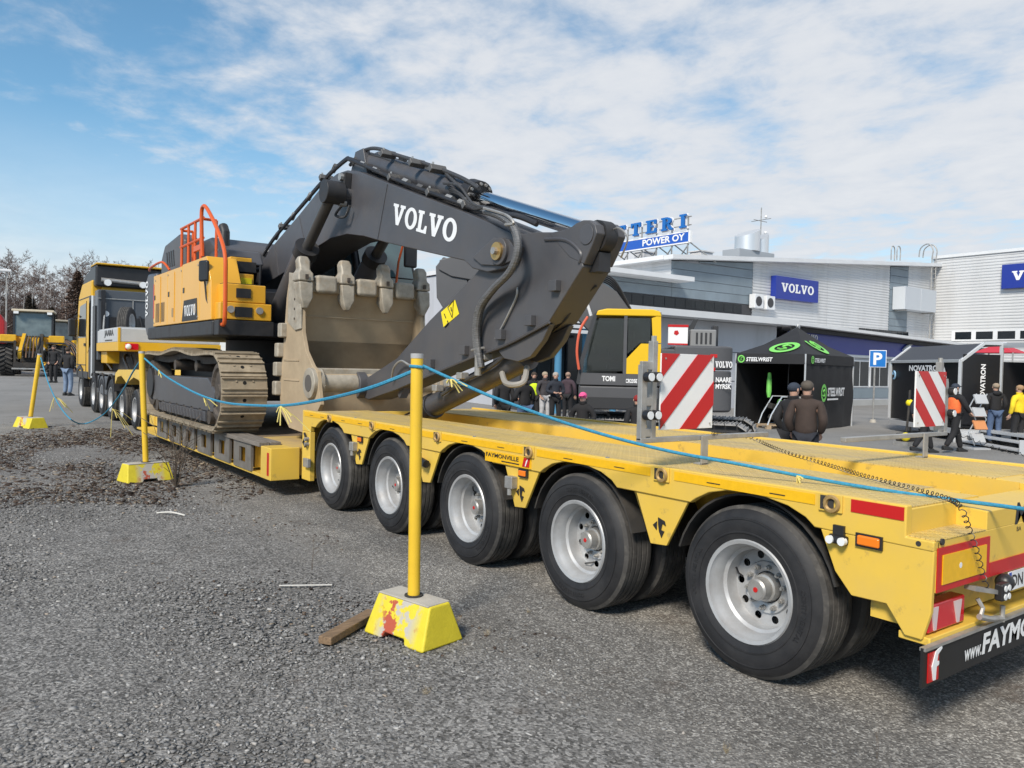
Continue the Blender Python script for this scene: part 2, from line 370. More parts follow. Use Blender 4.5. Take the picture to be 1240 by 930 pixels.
# loose stones, one mass nobody could count ------------------------------------
def stone_field(name, pts, sizes, m, flat=.55, seed=1, kinds=24, thin=1.0):
    g = np.random.default_rng(seed)                     # angular broken chips: skewed eight-cornered lumps
    V0 = np.array([(x, y, z) for z in (-1, 1) for y in (-1, 1) for x in (-1, 1)], float)*.62
    F0 = np.array([(0, 2, 3), (0, 3, 1), (4, 5, 7), (4, 7, 6), (0, 1, 5), (0, 5, 4), (2, 6, 7), (2, 7, 3), (0, 4, 6), (0, 6, 2), (1, 3, 7), (1, 7, 5)])
    var = [V0*(g.uniform(.45, 1.35, (len(V0), 3)))*np.array([1, g.uniform(.55, .95)*thin, g.uniform(flat*.6, flat*1.2)]) for _ in range(kinds)]
    n = len(pts); k = len(V0); out = np.empty((n, k, 3)); ang = g.uniform(0, 2*pi, n); tx = g.uniform(-.45, .45, n); ki = g.integers(0, kinds, n)
    c, s = np.cos(ang), np.sin(ang); ct, st = np.cos(tx), np.sin(tx)
    for q in range(kinds):
        I = np.where(ki == q)[0]; v = var[q][None]*sizes[I, None, None]
        y = v[..., 1]*ct[I, None]-v[..., 2]*st[I, None]; z = v[..., 1]*st[I, None]+v[..., 2]*ct[I, None]; x = v[..., 0]
        out[I, :, 0] = x*c[I, None]-y*s[I, None]; out[I, :, 1] = x*s[I, None]+y*c[I, None]; out[I, :, 2] = z
    out += pts[:, None, :]
    F = (F0[None]+(np.arange(n)*k)[:, None, None]).reshape(-1)
    me = bpy.data.meshes.new(name); nf = len(F)//3
    me.vertices.add(n*k); me.vertices.foreach_set('co', out.reshape(-1)); me.loops.add(nf*3); me.loops.foreach_set('vertex_index', F.astype(np.int32))
    me.polygons.add(nf); me.polygons.foreach_set('loop_start', np.arange(0, nf*3, 3, dtype=np.int32)); me.update(calc_edges=True)
    at = me.attributes.new('tone', 'FLOAT', 'POINT'); at.data.foreach_set('value', np.repeat(g.uniform(0, 1, n), k))
    me.materials.append(m); return stuff(link(me, name))
def tone_mat(name, stops, rough=.85):
    m = bpy.data.materials.new(name); m.use_nodes = True; t = m.node_tree; a = t.nodes.new('ShaderNodeAttribute'); a.attribute_name = 'tone'
    rp = t.nodes.new('ShaderNodeValToRGB'); e = rp.color_ramp.elements
    while len(e) < len(stops): e.new(.5)
    for q, (p, c) in zip(e, stops): q.position = p; q.color = (*c, 1)
    t.links.new(a.outputs['Fac'], rp.inputs[0])
    n = t.nodes.new('ShaderNodeTexNoise'); n.inputs['Scale'].default_value = 90; mx_ = t.nodes.new('ShaderNodeMix'); mx_.data_type = 'RGBA'; mx_.blend_type = 'MULTIPLY'; mx_.inputs[0].default_value = .55
    t.links.new(rp.outputs[0], mx_.inputs[6]); t.links.new(n.outputs[0], mx_.inputs[7])
    t.links.new(mx_.outputs[2], t.nodes['Principled BSDF'].inputs['Base Color']); t.nodes['Principled BSDF'].inputs['Roughness'].default_value = rough
    t.nodes['Principled BSDF'].inputs['Specular IOR Level'].default_value = .3; return m
def in_view_ground(n, ymin_px, ymax_px, xlo=-25, xhi=1265):
    """random ground points spread evenly over the picture band of rows (denser per metre when near)"""
    px = rng.uniform(xlo, xhi, n); py = rng.uniform(ymin_px, ymax_px, n); q = np.empty((n, 3))
    R0 = np.array(_r); U0 = np.array(_u); F_ = np.array(_f)
    d = F_[None]+R0[None]*((px-620)/FOC)[:, None]+U0[None]*((465-py)/FOC)[:, None]
    return np.array([0, 0, CAM_H])+d*((0-CAM_H)/d[:, 2])[:, None]
gstone = tone_mat('grey_crushed_rock', [(.0, (.15, .147, .143)), (.5, (.28, .274, .266)), (.9, (.40, .392, .38)), (.985, (.60, .585, .56)), (1, (.42, .33, .25))])
xm = lambda p: p[:, 0]+.35*np.sin(p[:, 1]*1.3)+.2*np.sin(p[:, 1]*3.1+1)
# scatter thins out with distance from the viewing spot, where single stones no longer show
NC = 520000
P_ = np.column_stack([rng.uniform(-6, 3.4, NC), rng.uniform(-1.5, 19, NC), np.zeros(NC)])
ds = np.maximum(np.hypot(P_[:, 0]-.6, P_[:, 1]), 1.5)
dens = np.clip((2.8/ds)**1.35, 0, 1)*np.clip((2.6-xm(P_))/1.0, .035, 1)
P_ = P_[(rng.uniform(0, 1, NC) < dens*.98)]
vx = P_@np.array([_f.x, _f.y, 0]); vr = P_@np.array([_r.x, _r.y, 0]); P_ = P_[(vx > -.5) & (np.abs(vr) < 1.1*np.maximum(vx, 0)+1.2)]
ds = np.maximum(np.hypot(P_[:, 0], P_[:, 1]), 1.5); n_ = len(P_)
sz = rng.lognormal(np.log(.0085), .36, n_)*(1+.45*np.clip((1.0-P_[:, 0])/3, 0, 1))*(1+.055*ds); sz = np.minimum(sz, .026)
P_[:, 2] = sz*.12; stone_field('gravel', P_, sz, gstone, flat=.5, seed=3, thin=.8)
# dark bark litter raked along the edge of the lot -------------------------------
bark = tone_mat('bark_litter', [(0, (.035, .025, .021)), (.5, (.10, .070, .055)), (.85, (.19, .14, .105)), (1, (.46, .38, .28))], .95)
n = 52000; B_ = np.column_stack([rng.uniform(-2.5, 3.3, n), rng.uniform(8.2, 23, n), np.zeros(n)])
cl = np.sin(B_[:, 0]*2.1+B_[:, 1]*.5)+np.sin(B_[:, 1]*1.1+1.7)+.8*np.sin(B_[:, 0]*4.3-B_[:, 1]*1.9)+rng.normal(0, .55, n)
lim_ = np.where(B_[:, 1] < 10.5, 9.4-.0*B_[:, 0], 0)
B_ = B_[(cl > -.8) & (B_[:, 1] > 9.3+.45*np.sin(B_[:, 0]*2))]; sz = rng.uniform(.008, .032, len(B_))*np.where(rng.uniform(0, 1, len(B_)) < .12, 2.1, 1); B_[:, 2] = sz*.16
stone_field('bark_chips', B_, sz, bark, flat=.28, seed=5, thin=.45)
n = 900; B_ = np.column_stack([rng.uniform(1.2, 2.95, n), rng.uniform(3.4, 8.6, n), np.zeros(n)]); B_ = B_[(np.sin(B_[:, 0]*3+B_[:, 1]*1.7)+rng.normal(0, .5, len(B_)) > .5)]
sz = rng.uniform(.006, .02, len(B_)); B_[:, 2] = sz*.2; stone_field('bark_crumbs', B_, sz, bark, flat=.4, seed=6)
# ------------------------------------------------------------------ shared paints
YEL = mat('trailer_yellow', (.72, .475, .07), .40, var=.05, vscale=1.2, dirt=(.50, .37, .16), dscale=2.2, damt=.34, dlo=.45, dhi=.75, dirt2=(.22, .16, .08), d2scale=7, d2amt=.6, d2lo=.585, d2hi=.70, bump=.02, bscale=25)
AMB = mat('amber_reflective_tape', (.80, .45, .01), .3, var=.06, vscale=30)
RUB = mat('tyre_rubber', (.015, .015, .017), .62, var=.3, vscale=5, dirt=(.055, .052, .048), dscale=5, damt=.28, dlo=.45, dhi=.75, bump=.08, bscale=90)
TREADR = mat('tyre_tread_dusty', (.055, .052, .049), .85, var=.3, vscale=9, dirt=(.15, .14, .125), dscale=11, damt=.6)
SILV = mat('rim_silver', (.46, .47, .48), .42, .35, var=.06, vscale=8, dirt=(.22, .19, .165), dscale=5, damt=.55, dlo=.42, dhi=.75)
STEEL = mat('galvanised_steel', (.42, .41, .39), .45, .6, var=.18, vscale=9, dirt=(.22, .19, .16), dscale=5, damt=.5)
BLK = mat('black_paint', (.018, .018, .02), .4, var=.2)
DARK = mat('dark_underframe', (.03, .028, .026), .8, var=.3, dirt=(.09, .075, .06), dscale=4)
RED = mat('red_reflective', (.50, .012, .012), .3)
WHT = mat('white_reflective', (.76, .77, .78), .35, var=.03)
ORNG = mat('orange_lens', (.85, .20, .01), .12, spec=.8)
GLS = mat('clear_lens', (.75, .77, .78), .08, spec=.9)
REDL = mat('red_lens', (.55, .01, .02), .12, spec=.9)
def tread_mat():
    m = mat('tread_plate', (.66, .46, .12), .5, var=.12, vscale=2.5, dirt=(.44, .35, .21), dscale=1.6, damt=.75, dlo=.38, dhi=.68, dirt2=(.20, .15, .09), d2scale=2.6, d2amt=.55, d2lo=.55, d2hi=.68, stretch=(2.6, .7, 1))
    t = m.node_tree; tcn = t.nodes.new('ShaderNodeTexCoord'); hs = []
    for a in (45, -45):
        mpn = t.nodes.new('ShaderNodeMapping'); mpn.inputs['Rotation'].default_value = (0, 0, radians(a)); mpn.inputs['Scale'].default_value = (26, 26, 0)
        t.links.new(tcn.outputs['Object'], mpn.inputs[0]); v = t.nodes.new('ShaderNodeTexVoronoi'); v.inputs['Scale'].default_value = 1; v.inputs['Randomness'].default_value = 0
        m2 = t.nodes.new('ShaderNodeMapping'); m2.inputs['Scale'].default_value = (.62, 1.9, 1); t.links.new(mpn.outputs[0], m2.inputs[0]); t.links.new(m2.outputs[0], v.inputs['Vector']); hs.append(v.outputs['Distance'])
    mn = t.nodes.new('ShaderNodeMath'); mn.operation = 'MINIMUM'; t.links.new(hs[0], mn.inputs[0]); t.links.new(hs[1], mn.inputs[1])
    r = t.nodes.new('ShaderNodeMapRange'); r.inputs[1].default_value = .18; r.inputs[2].default_value = .34; r.inputs[3].default_value = 1; r.inputs[4].default_value = 0; t.links.new(mn.outputs[0], r.inputs[0])
    bn = t.nodes.new('ShaderNodeBump'); bn.inputs['Strength'].default_value = .9; bn.inputs['Distance'].default_value = .006; t.links.new(r.outputs[0], bn.inputs['Height'])
    t.links.new(bn.outputs[0], t.nodes['Principled BSDF'].inputs['Normal']); return m
TREAD = tread_mat()
# ------------------------------------------------------------------ wheels (built once, axis along x, outer face towards -x at x=0)
def holed_disc(R, r_in, holes, x, n=48):
    """flat annulus with round holes: list of (ang, rad, r)"""
    bm = bmesh.new(); es = []
    def loop(c, r, k):
        vs = [bm.verts.new((x, c[0]+r*cos(2*pi*i/k), c[1]+r*sin(2*pi*i/k))) for i in range(k)]
        return [bm.edges.new((vs[i], vs[(i+1) % k])) for i in range(k)]
    es += loop((0, 0), R, n); es += loop((0, 0), r_in, 28)
    for a, d, r in holes: es += loop((d*cos(a), d*sin(a)), r, 12)
    bmesh.ops.triangle_fill(bm, use_beauty=True, use_dissolve=False, edges=es)
    vs = [tuple(v.co) for v in bm.verts]; bm.verts.index_update(); fs = [tuple(v.index for v in f.verts) for f in bm.faces]; bm.free(); return vs, fs
def tyre_mb(R, wd, rim, n=64):
    b = MB(); s = .035*R/.45
    p = [(rim-.005, .012), (rim+.02, .0), (rim+.045, -.008), (rim+.047, -.013), (rim+.053, -.013), (rim+.055, -.010), (rim+.07, -.012), (R-.10, -.014), (R-.072, -.010), (R-.070, -.014), (R-.064, -.013), (R-.062, -.007), (R-.05, -.004), (R-.018, .018), (R-.004, .034)]
    g = np.linspace(.034, wd-.034, 6)
    for i in range(5):
        a, c = g[i], g[i+1]; p += [(R, a+.004), (R, c-.008)]
        if i < 4: p += [(R-.013, c-.006), (R-.013, c+.002)]
    p += [(R-.004, wd-.034), (R-.018, wd-.018), (R-.05, wd+.004), (R-.10, wd+.014), (rim+.07, wd+.012), (rim+.02, wd), (rim-.005, wd-.012)]
    return b.lathe(p, n=n)
W0 = {}
def make_wheel_meshes(key, R, wd, rim, dish, nh=10):
    tb = tyre_mb(R, wd, rim); ty = tb.mesh('tyre', RUB, 40)
    ty.materials.append(TREADR)
    for p in ty.polygons:
        r = np.mean([math.hypot(ty.vertices[i].co.y, ty.vertices[i].co.z) for i in p.vertices])
        if r > R-.03: p.material_index = 1
    rb = MB().lathe([(rim, .012), (rim+.012, .004), (rim+.006, -.004), (rim-.012, .0), (rim-.018, .03), (rim-.03, .045), (rim-.036, dish*.55), (rim-.052, dish*.62), (rim-.055, dish), (rim-.062, dish+.03), (rim-.03, wd-.03), (rim, wd-.01)], n=56)
    holes = [(2*pi*i/nh+.2, (rim-.055)*.835, .0215*rim/.262) for i in range(nh)]
    v, f = holed_disc(rim-.056, .085, holes, dish+.012); rb.add(v, f)
    rb.lathe([(.142, dish+.010), (.137, dish-.002), (.09, dish+.008)], n=28)
    ri = rb.mesh('wheel', SILV, 35)
    hb = MB().lathe([(.001, dish-.095), (.048, dish-.095), (.058, dish-.086), (.06, dish-.03), (.072, dish-.025), (.08, dish+.02)], n=22).mesh('hub', STEEL, 35)
    cp = MB().cyl((dish-.098, 0, 0), (dish-.093, 0, 0), .014, n=10).mesh('hub_cap', RED, 0)
    nb = MB()
    for i in range(10):
        a = 2*pi*i/10; c = (.112*cos(a), .112*sin(a)); nb.cyl((dish-.022, *c), (dish+.01, *c), .014, n=6); nb.cyl((dish-.035, *c), (dish-.02, *c), .008, n=6)
    nu = nb.mesh('wheel_nuts', STEEL, 0)
    vb = MB().tube([(dish+.01, .0, -(rim-.055)*.8), (dish-.02, .02, -(rim-.06)*.86), (dish-.03, .05, -(rim-.06)*.92)], .006, 6).mesh('valve_stem', BLK, 40)
    lv, lf = [], []
    for a0, txt in ((pi/2, 'CONTINENTAL'), (-pi/2, 'CONTINENTAL')):
        for k, ch in enumerate(txt):
            v, f = text_geo(ch, .034*R/.45, .0008, 0, .0015); a = a0+(k-5)*.075; cr0, sr0 = cos(a), sin(a); o_ = len(lv); rr = R-.115
            for x, y, z in v: lv.append((-.0145-z, (rr+y)*cr0-(x-.010)*sr0, (rr+y)*sr0+(x-.010)*cr0))
            lf += [tuple(i+o_ for i in q) for q in f]
    lt = MB().add(lv, lf).mesh('sidewall_lettering', RUB, 0)
    W0[key] = (ri, ty, hb, cp, nu, vb, lt)
make_wheel_meshes('trailer', .45, .275, .262, .17)
make_wheel_meshes('truck', .52, .29, .30, .14)
def put_wheel(key, parent, loc, flip=False, spin=0, full=True):
    ri, ty, hb, cp, nu, vb, lt = W0[key]
    w_ = link(ri, 'wheel', parent, loc, (spin, 0, pi if flip else 0))
    for me, nm in ((ty, 'tyre'), (hb, 'hub'), (cp, 'hub_cap'), (nu, 'wheel_nuts'), (vb, 'valve_stem'), (lt, 'sidewall_lettering'))[:6 if full else 1]:
        o = bpy.data.objects.new(nm, me); COL.objects.link(o); o.parent = w_
        if nm in ('wheel_nuts', 'sidewall_lettering'): o['kind'] = 'stuff'
    return w_
# ------------------------------------------------------------------ low-loader trailer
TX0, TX1, TZ = 3.38, 5.76, 1.02; TC = (TX0+TX1)/2
trl = thing('lowbed_trailer', 'long yellow five-axle lowbed trailer carrying the big excavator, striped boards on its rear deck', 'trailer', (TC, 8, 0), world=True)
AX = [8.0-1.36*i for i in range(5)]
def side_panel(x0, x1):
    up = [(8.76, TZ+.02), (1.72, TZ+.02)]; lo = [(1.72, .905), (1.60, .905), (1.60, .86), (2.12, .865)]
    for y in AX[::-1]:
        lo += [(y-.40, .865), (y-.35, .905), (y-.25, .945), (y-.12, .968), (y, .975), (y+.12, .968), (y+.24, .94), (y+.33, .895), (y+.37, .865)]
    lo += [(8.50, .865), (8.52, .80), (8.76, .80)]
    return MB().prism(up+lo, 'x', x0, x1)
side_panel(TX0, TX0+.05).build('side_panel', YEL, trl, bevel=.008)
side_panel(TX1-.05, TX1).build('side_panel', YEL, trl, bevel=.008)
IN0, IN1 = 4.20, 4.92
for a, b_ in ((TX0+.05, IN0), (IN1, TX1-.05)):
    MB().box(a, b_, 2.0, 8.74, TZ-.008, TZ+.003).build('tread_plate', TREAD, trl)
    MB().box(a, b_, 1.78, 8.72, .975, TZ-.010).build('deck_beam', YEL, trl)
for x in (IN0+.008, IN1-.008): MB().box(x-.006, x+.006, 1.87, 8.7, .60, TZ-.004).build('trough_wall', YEL, trl)
MB().box(IN0+.016, IN1-.016, 1.87, 8.7, .60, .64).build('trough_floor', YEL, trl)
for y in (3.1, 4.6, 6.0, 7.3): MB().box(IN0+.016, IN1-.016, y-.05, y+.05, .64, .86).build('cross_member', YEL, trl)
MB().cyl((IN1-.003, 2.02, .93), (IN1+.004, 2.02, .93), .035, n=16).build('pin_hole', DARK, trl)
# dark chassis between the wheels
MB().box(4.14, 4.98, 1.9, 8.6, .32, .59).build('chassis_beam', DARK, trl)
for y in AX: MB().cyl((3.55, y, .45), (5.6, y, .45), .06, n=10).build('axle', DARK, trl)
for y in AX:
    for x0 in (TX0+.052, 5.05):
        arc = [(y+.512*cos(a), .452+.512*sin(a)) for a in np.linspace(radians(16), radians(164), 17)]; arc2 = [(y+.50*cos(a), .452+.50*sin(a)) for a in np.linspace(radians(164), radians(16), 17)]
        MB().prism(arc+arc2, 'x', x0, x0+.64).build('mudguard', DARK, trl)
# tapered skirts between the wheels with a folded front flange
def skirt(yc, sx):
    x = TX0+.012 if sx < 0 else TX1-.012; t = .02 if sx < 0 else -.02
    b = MB(); yf, yr = yc+.235, yc-.235
    b.prism([(yf-.05, .875), (yr, .875), (yc-.075, .585), (yc+.05, .575)], 'x', x, x+t)
    # folded flange turning inward
    xi = x+(.05 if sx < 0 else -.05)
    b.add([(x, yf-.05, .875), (x, yc+.05, .575), (xi, yc+.10, .585), (xi, yf+.02, .875)], [(0, 1, 2, 3)])
    return b.build('skirt_panel', YEL, trl, bevel=.004)
GAPS = [(AX[i]+AX[i+1])/2 for i in range(4)]
for i, g in enumerate(GAPS):
    for s in (-1, 1): skirt(g-.095 if False else g-.055, s)
# reflective amber tape in lengths between the lashing rings, red at the tail
tape = [(8.70, 8.02), (7.90, 7.0), (6.86, 5.76), (5.62, 4.50), (4.33, 3.24), (3.05, 2.16)]
for a, b_ in tape:
    MB().box(TX0-.004, TX0+.001, b_, a, .975, 1.025).build('reflective_tape', AMB, trl)
    for k in range(2):
        yy = a-(a-b_)*(.3+.45*k); MB().box(TX0-.006, TX0-.003, yy-.06, yy+.03, .992, .997).build('tape_mark', BLK, trl)
MB().box(TX0-.004, TX0+.001, 1.73, 1.975, .972, 1.03).build('reflective_tape', RED, trl)
for y in (7.96, 6.93, 5.69, 4.415, 3.145, 2.075):
    r = MB().box(TX0-.012, TX0+.002, y-.06, y+.06, .955, 1.04).build('lashing_pocket', YEL, trl, bevel=.004)
    MB().tube([(TX0-.018, y-.012+.033*cos(t*pi/8), .995+.033*sin(t*pi/8)) for t in range(16)], .011, 6, closed=True).build('lashing_ring', mat('ring_rust', (.40, .26, .10), .6, .3, var=.3, vscale=30), r)
    MB().box(TX0-.014, TX0-.012, y-.02, y+.05, .965, 1.03).build('pocket_hole', DARK, r)
for y in (7.35, 5.15, 3.62): MB().box(TX0+.005, TX0+.02, y-.015, y+.015, TZ+.019, TZ+.026).build('edge_chip', STEEL, trl)
# small fittings on skirts
gy_ = [g-.055 for g in GAPS]
for i, y in enumerate(gy_):
    if i in (0, 2):
        bx = MB().box(TX0-.045, TX0+.014, y+.02, y+.11, .71, .80).build('control_box', STEEL, trl, bevel=.008)
        MB().cyl((TX0-.03, y+.06, .71), (TX0-.03, y+.06, .665), .018, n=10).build('cable_gland', STEEL, bx)
        lm = MB().box(TX0-.018, TX0+.013, y-.10, y-.02, .815, .855).build('marker_lamp', ORNG, trl, bevel=.006)
        MB().box(TX0-.008, TX0+.012, y-.11, y-.01, .805, .865).build('lamp_base', BLK, lm)
    if i == 1:
        MB().cyl((TX0-.03, y+.09, .765), (TX0-.03, y-.04, .765), .024, n=10).build('air_coupling', REDL, trl)
        MB().cyl((TX0-.035, y+.0, .765), (TX0-.035, y-.09, .75), .035, n=10).build('valve', BLK, trl)
    # winged emblem
    if i in (0, 2, 3):
        e = [(y-.01, .74), (y-.06, .725), (y-.07, .70), (y-.045, .71), (y-.035, .67), (y-.06, .665), (y-.04, .625), (y-.02, .66), (y-.012, .70)]
        MB().prism(e, 'x', TX0+.006, TX0+.0125).build('emblem', BLK, trl, smooth=0)
        MB().prism([(y+.03, .69), (y+.0, .715), (y+.0, .665)], 'x', TX0+.006, TX0+.0125).build('emblem', BLK, trl, smooth=0)
# maker's plate above the third wheel gap
pl = MB().box(TX0-.005, TX0+.001, 4.39, 4.97, .875, .955).build('maker_plate', AMB, trl)
letters('lettering', text_geo('FAYMONVILLE', 1, .02), BLK, pl, (TX0-.0055, 4.955, .912), (0, -1, 0), (0, 0, 1), .002, (.42, .032))
MB().prism([(4.41, .885), (4.49, .885), (4.47, .95), (4.40, .95)], 'x', TX0-.009, TX0-.0055).build('logo', RED, pl, smooth=0)
MB().prism([(4.455, .89), (4.44, .93), (4.42, .945), (4.43, .92), (4.445, .89)], 'x', TX0-.011, TX0-.009).build('logo_mark', WHT, pl, smooth=0)
MB().box(TX0-.0075, TX0-.0055, 4.53, 4.75, .890, .898).build('fine_print', BLK, pl)
# rear skirt and tail
MB().prism([(2.13, .866), (2.05, .68), (1.965, .585), (1.80, .59), (1.715, .475), (1.64, .475), (1.605, .60), (1.60, .866)], 'x', TX0+.004, TX0+.03).build('rear_skirt', YEL, trl, bevel=.006)
MB().prism([(2.13, .866), (2.05, .68), (1.965, .585), (1.80, .59), (1.715, .475), (1.64, .475), (1.605, .60), (1.60, .866)], 'x', TX1-.03, TX1-.004).build('rear_skirt', YEL, trl, bevel=.006)
tb_ = MB(); tb_.box(TX0+.03, TX1-.03, 1.60, 1.74, .68, .905)
tb_.prism([(1.60, .9), (1.6, TZ-.03), (2.02, TZ+.001), (2.02, .9)], 'x', 3.87, 4.185); tb_.prism([(1.60, .9), (1.6, TZ-.03), (2.02, TZ+.001), (2.02, .9)], 'x', 4.935, 5.27)
tb_.box(4.18, 4.94, 1.602, 1.86, .68, .98)
tb_.box(TX0+.052, 3.872, 1.735, 2.0, .90, TZ-.002); tb_.box(5.268, TX1-.052, 1.735, 2.0, .90, TZ-.002)
tb_.build('tail_beam', YEL, trl, bevel=.006)
MB().box(TX0+.05, 3.87, 1.745, 2.0, TZ-.001, TZ+.004).build('tread_plate', TREAD, trl); MB().box(5.27, TX1-.05, 1.745, 2.0, TZ-.001, TZ+.004).build('tread_plate', TREAD, trl)
MB().box(3.40, 3.86, 1.598, 1.735, .905, .909).build('step_floor', TREAD, trl)
MB().box(TX0+.06, TX1-.06, 1.715, 1.9, .50, .68).build('tail_underside', YEL, trl)
for (a, b_) in ((3.405, 3.895), (5.245, 5.735)):
    r = MB().box(a, b_, 1.594, 1.5985, .685, .875).build('rear_marker', RED, trl); MB().box(a+.04, b_-.04, 1.590, 1.5938, .715, .842).build('marker_centre', AMB, r)
    MB().cyl((a+.2, 1.5895, .78), (a+.2, 1.5899, .78), .013, n=12).build('approval_mark', WHT, r)
MB().box(3.90, 5.24, 1.594, 1.5985, .685, .75).build('rear_stripe', RED, trl)
letters('lettering', text_geo('MAX', 1, .03, .15), BLK, trl, (4.165, 1.601, .90), (1, 0, 0), (0, 0, 1), .002, (.42, .105))
letters('lettering', text_geo('BA', 1, .01), BLK, trl, (4.19, 1.601, .865), (1, 0, 0), (0, 0, 1), .002, (.05, .022))
MB().box(4.155, 4.99, 1.602, 1.606, .80, .858).build('rear_pocket', YEL, trl)
MB().cyl((TX0-.001, 1.665, .885), (TX0+.05, 1.665, .885), .012, n=12).build('bolt_hole', DARK, trl)
MB().cyl((TX0+.06, 1.59, .90), (TX0+.06, 1.6, .90), .014, n=12).build('bolt_hole', DARK, trl)
for s, xa in ((1, 3.425), (-1, 5.385)):
    r = MB().box(xa, xa+.33, 1.632, 1.70, .495, .618).build('tail_lamp', REDL, trl, bevel=.008)
    for d0, d1, d2 in ((.015, .075, .04), (.215, .29, .25)): MB().prism([(xa+d0, .605), (xa+d1, .605), (xa+d2+.02, .505), (xa+d2, .505)], 'y', 1.627, 1.6315).build('reflector', mat('lamp_reflector', (.62, .50, .50), .25), r, smooth=0)
MB().bar((3.72, 1.60, .662), (3.90, 1.575, .625), .05, .02).build('lamp_bracket', STEEL, trl)
wl = MB().box(3.89, 3.975, 1.53, 1.57, .585, .665).build('work_lamp', BLK, trl, bevel=.01)
for dx in (0, 1):
    for dz in (0, 1): MB().cyl((3.914+dx*.037, 1.526, .606+dz*.038), (3.914+dx*.037, 1.531, .606+dz*.038), .014, n=10).build('lamp_lens', GLS, wl)
MB().ball((4.03, 1.58, .645), .042).build('rubber_buffer', BLK, trl)
npl = MB().box(4.085, 4.52, 1.585, 1.59, .592, .682).build('number_plate', WHT, trl); letters('lettering', text_geo('DN', 1, .01), BLK, npl, (4.12, 1.584, .608), (1, 0, 0), (0, 0, 1), .001, (.12, .058)); MB().box(4.087, 4.112, 1.583, 1.5845, .594, .680).build('country_band', mat('band_blue', (.02, .06, .35), .4), npl)
MB().box(3.40, 5.74, 1.612, 1.75, .452, .487).build('rear_bumper', YEL, trl, bevel=.006)
MB().tube([(3.78, 1.58, .525), (3.86, 1.57, .505), (3.99, 1.57, .485)], .014, 8).build('air_hose_coupling', STEEL, trl); MB().cyl((3.99, 1.57, .47), (3.99, 1.57, .545), .012, n=8).build('coupling_lever', STEEL, trl); MB().tube([(3.80, 1.60, .60), (3.81, 1.58, .56), (3.79, 1.58, .525)], .010, 6).build('air_hose', STEEL, trl)
fl = MB().box(3.305, 5.83, 1.594, 1.604, .300, .468).build('mud_flap', mat('flap_rubber', (.012, .012, .013), .55, var=.2, vscale=8), trl)
MB().box(3.31, 5.82, 1.585, 1.611, .455, .469).build('flap_rail', STEEL, fl)
letters('lettering', text_geo('www.', 1, .02, .12), WHT, fl, (3.675, 1.593, .338), (1, 0, 0), (0, 0, 1), .002, (.165, .05))
letters('lettering', text_geo('FAYMONVILLE', 1, .035, .12), WHT, fl, (3.845, 1.593, .335), (1, 0, 0), (0, 0, 1), .002, (1.05, .098))
MB().prism([(3.345, .315), (3.435, .315), (3.435, .44), (3.345, .44)], 'y', 1.589, 1.5935).build('logo', RED, fl, smooth=0)
MB().prism([(3.385, .32), (3.405, .32), (3.41, .375), (3.43, .38), (3.43, .395), (3.412, .395), (3.42, .425), (3.455, .445), (3.45, .457), (3.40, .44), (3.37, .38)], 'y', 1.585, 1.5885).build('logo_mark', WHT, fl, smooth=0)
# side marker lamps at the tail
lm = MB().box(TX0-.02, TX0+.003, 1.83, 1.935, .83, .875).build('marker_lamp', ORNG, trl, bevel=.008); MB().box(TX0-.01, TX0+.002, 1.82, 1.945, .822, .883).build('lamp_base', BLK, lm)
lb = MB().box(TX0-.015, TX0+.003, 2.0, 2.055, .83, .90).build('lamp_bracket', BLK, trl)
MB().cyl((TX0-.015, 1.985, .835), (TX0-.015, 2.065, .835), .022, n=12).build('position_lamp', BLK, lb)
for y in (1.985, 2.045): MB().cyl((TX0-.045, y+.01, .833), (TX0-.02, y+.01, .833), .019, n=12).build('lamp_lens', GLS, lb)
# wheels: twin pairs each side
sp_ = [0.4, 1.1, 2.2, .1, 1.7]
for i, y in enumerate(AX):
    put_wheel('trailer', trl, (3.412, y, .45), spin=sp_[i]); put_wheel('trailer', trl, (3.748, y, .45), spin=sp_[i], full=False)
    put_wheel('trailer', trl, (TX1-.032, y, .45), True, spin=sp_[i]); put_wheel('trailer', trl, (TX1-.368, y, .45), True, spin=sp_[i], full=False)
# head of the bogie: end frame with the air valves
fb = MB(); fb.box(TX0+.0, TX0+.06, 8.52, 8.76, .24, .80); fb.box(TX0+.062, 5.7, 8.70, 8.78, .24, TZ-.012); fb.build('bogie_head', YEL, trl, bevel=.006)
MB().box(TX0-.045, TX0-.001, 8.48, 8.62, .40, .50).build('work_lamp', STEEL, trl, bevel=.008)
MB().tube([(TX0-.02, 8.60, .62), (TX0-.04, 8.62, .68), (TX0-.03, 8.58, .74), (TX0-.02, 8.64, .78)], .013, 6).build('air_hose', BLK, trl)
for z in (.66, .72): MB().cyl((TX0-.05, 8.56, z), (TX0, 8.56, z), .022, n=8).build('valve', STEEL, trl)
# low bed with outriggers and planks
LB0, LB1, LZ = 8.98, 16.9, .58
lb_ = MB(); lb_.box(3.46, 5.68, LB0+.05, LB1, .24, LZ-.02); lb_.build('low_bed_frame', YEL, trl, bevel=.008)
MB().box(3.36, 5.78, LB0+.04, 10.4, LZ-.019, LZ).build('low_bed_deck', mat('dusty_deck', (.62, .43, .12), .6, var=.15, vscale=2, dirt=(.33, .24, .14), dscale=2, damt=.8, dlo=.35, dhi=.65), trl)
MB().box(3.36, 5.78, 10.41, LB1, LZ-.019, LZ).build('low_bed_deck', mat('muddy_deck', (.20, .15, .10), .8, var=.3, vscale=4), trl)
for xa, xb in ((3.09, 3.44), (5.70, 6.05)):
    MB().box(xa, xb, LB0, LB0+.36, .20, LZ-.001).build('end_box', YEL, trl, bevel=.008)
    MB().box(xa+.03, xb, LB0+.37, LB1, .19, .225).build('lower_flange', YEL, trl, bevel=.005)
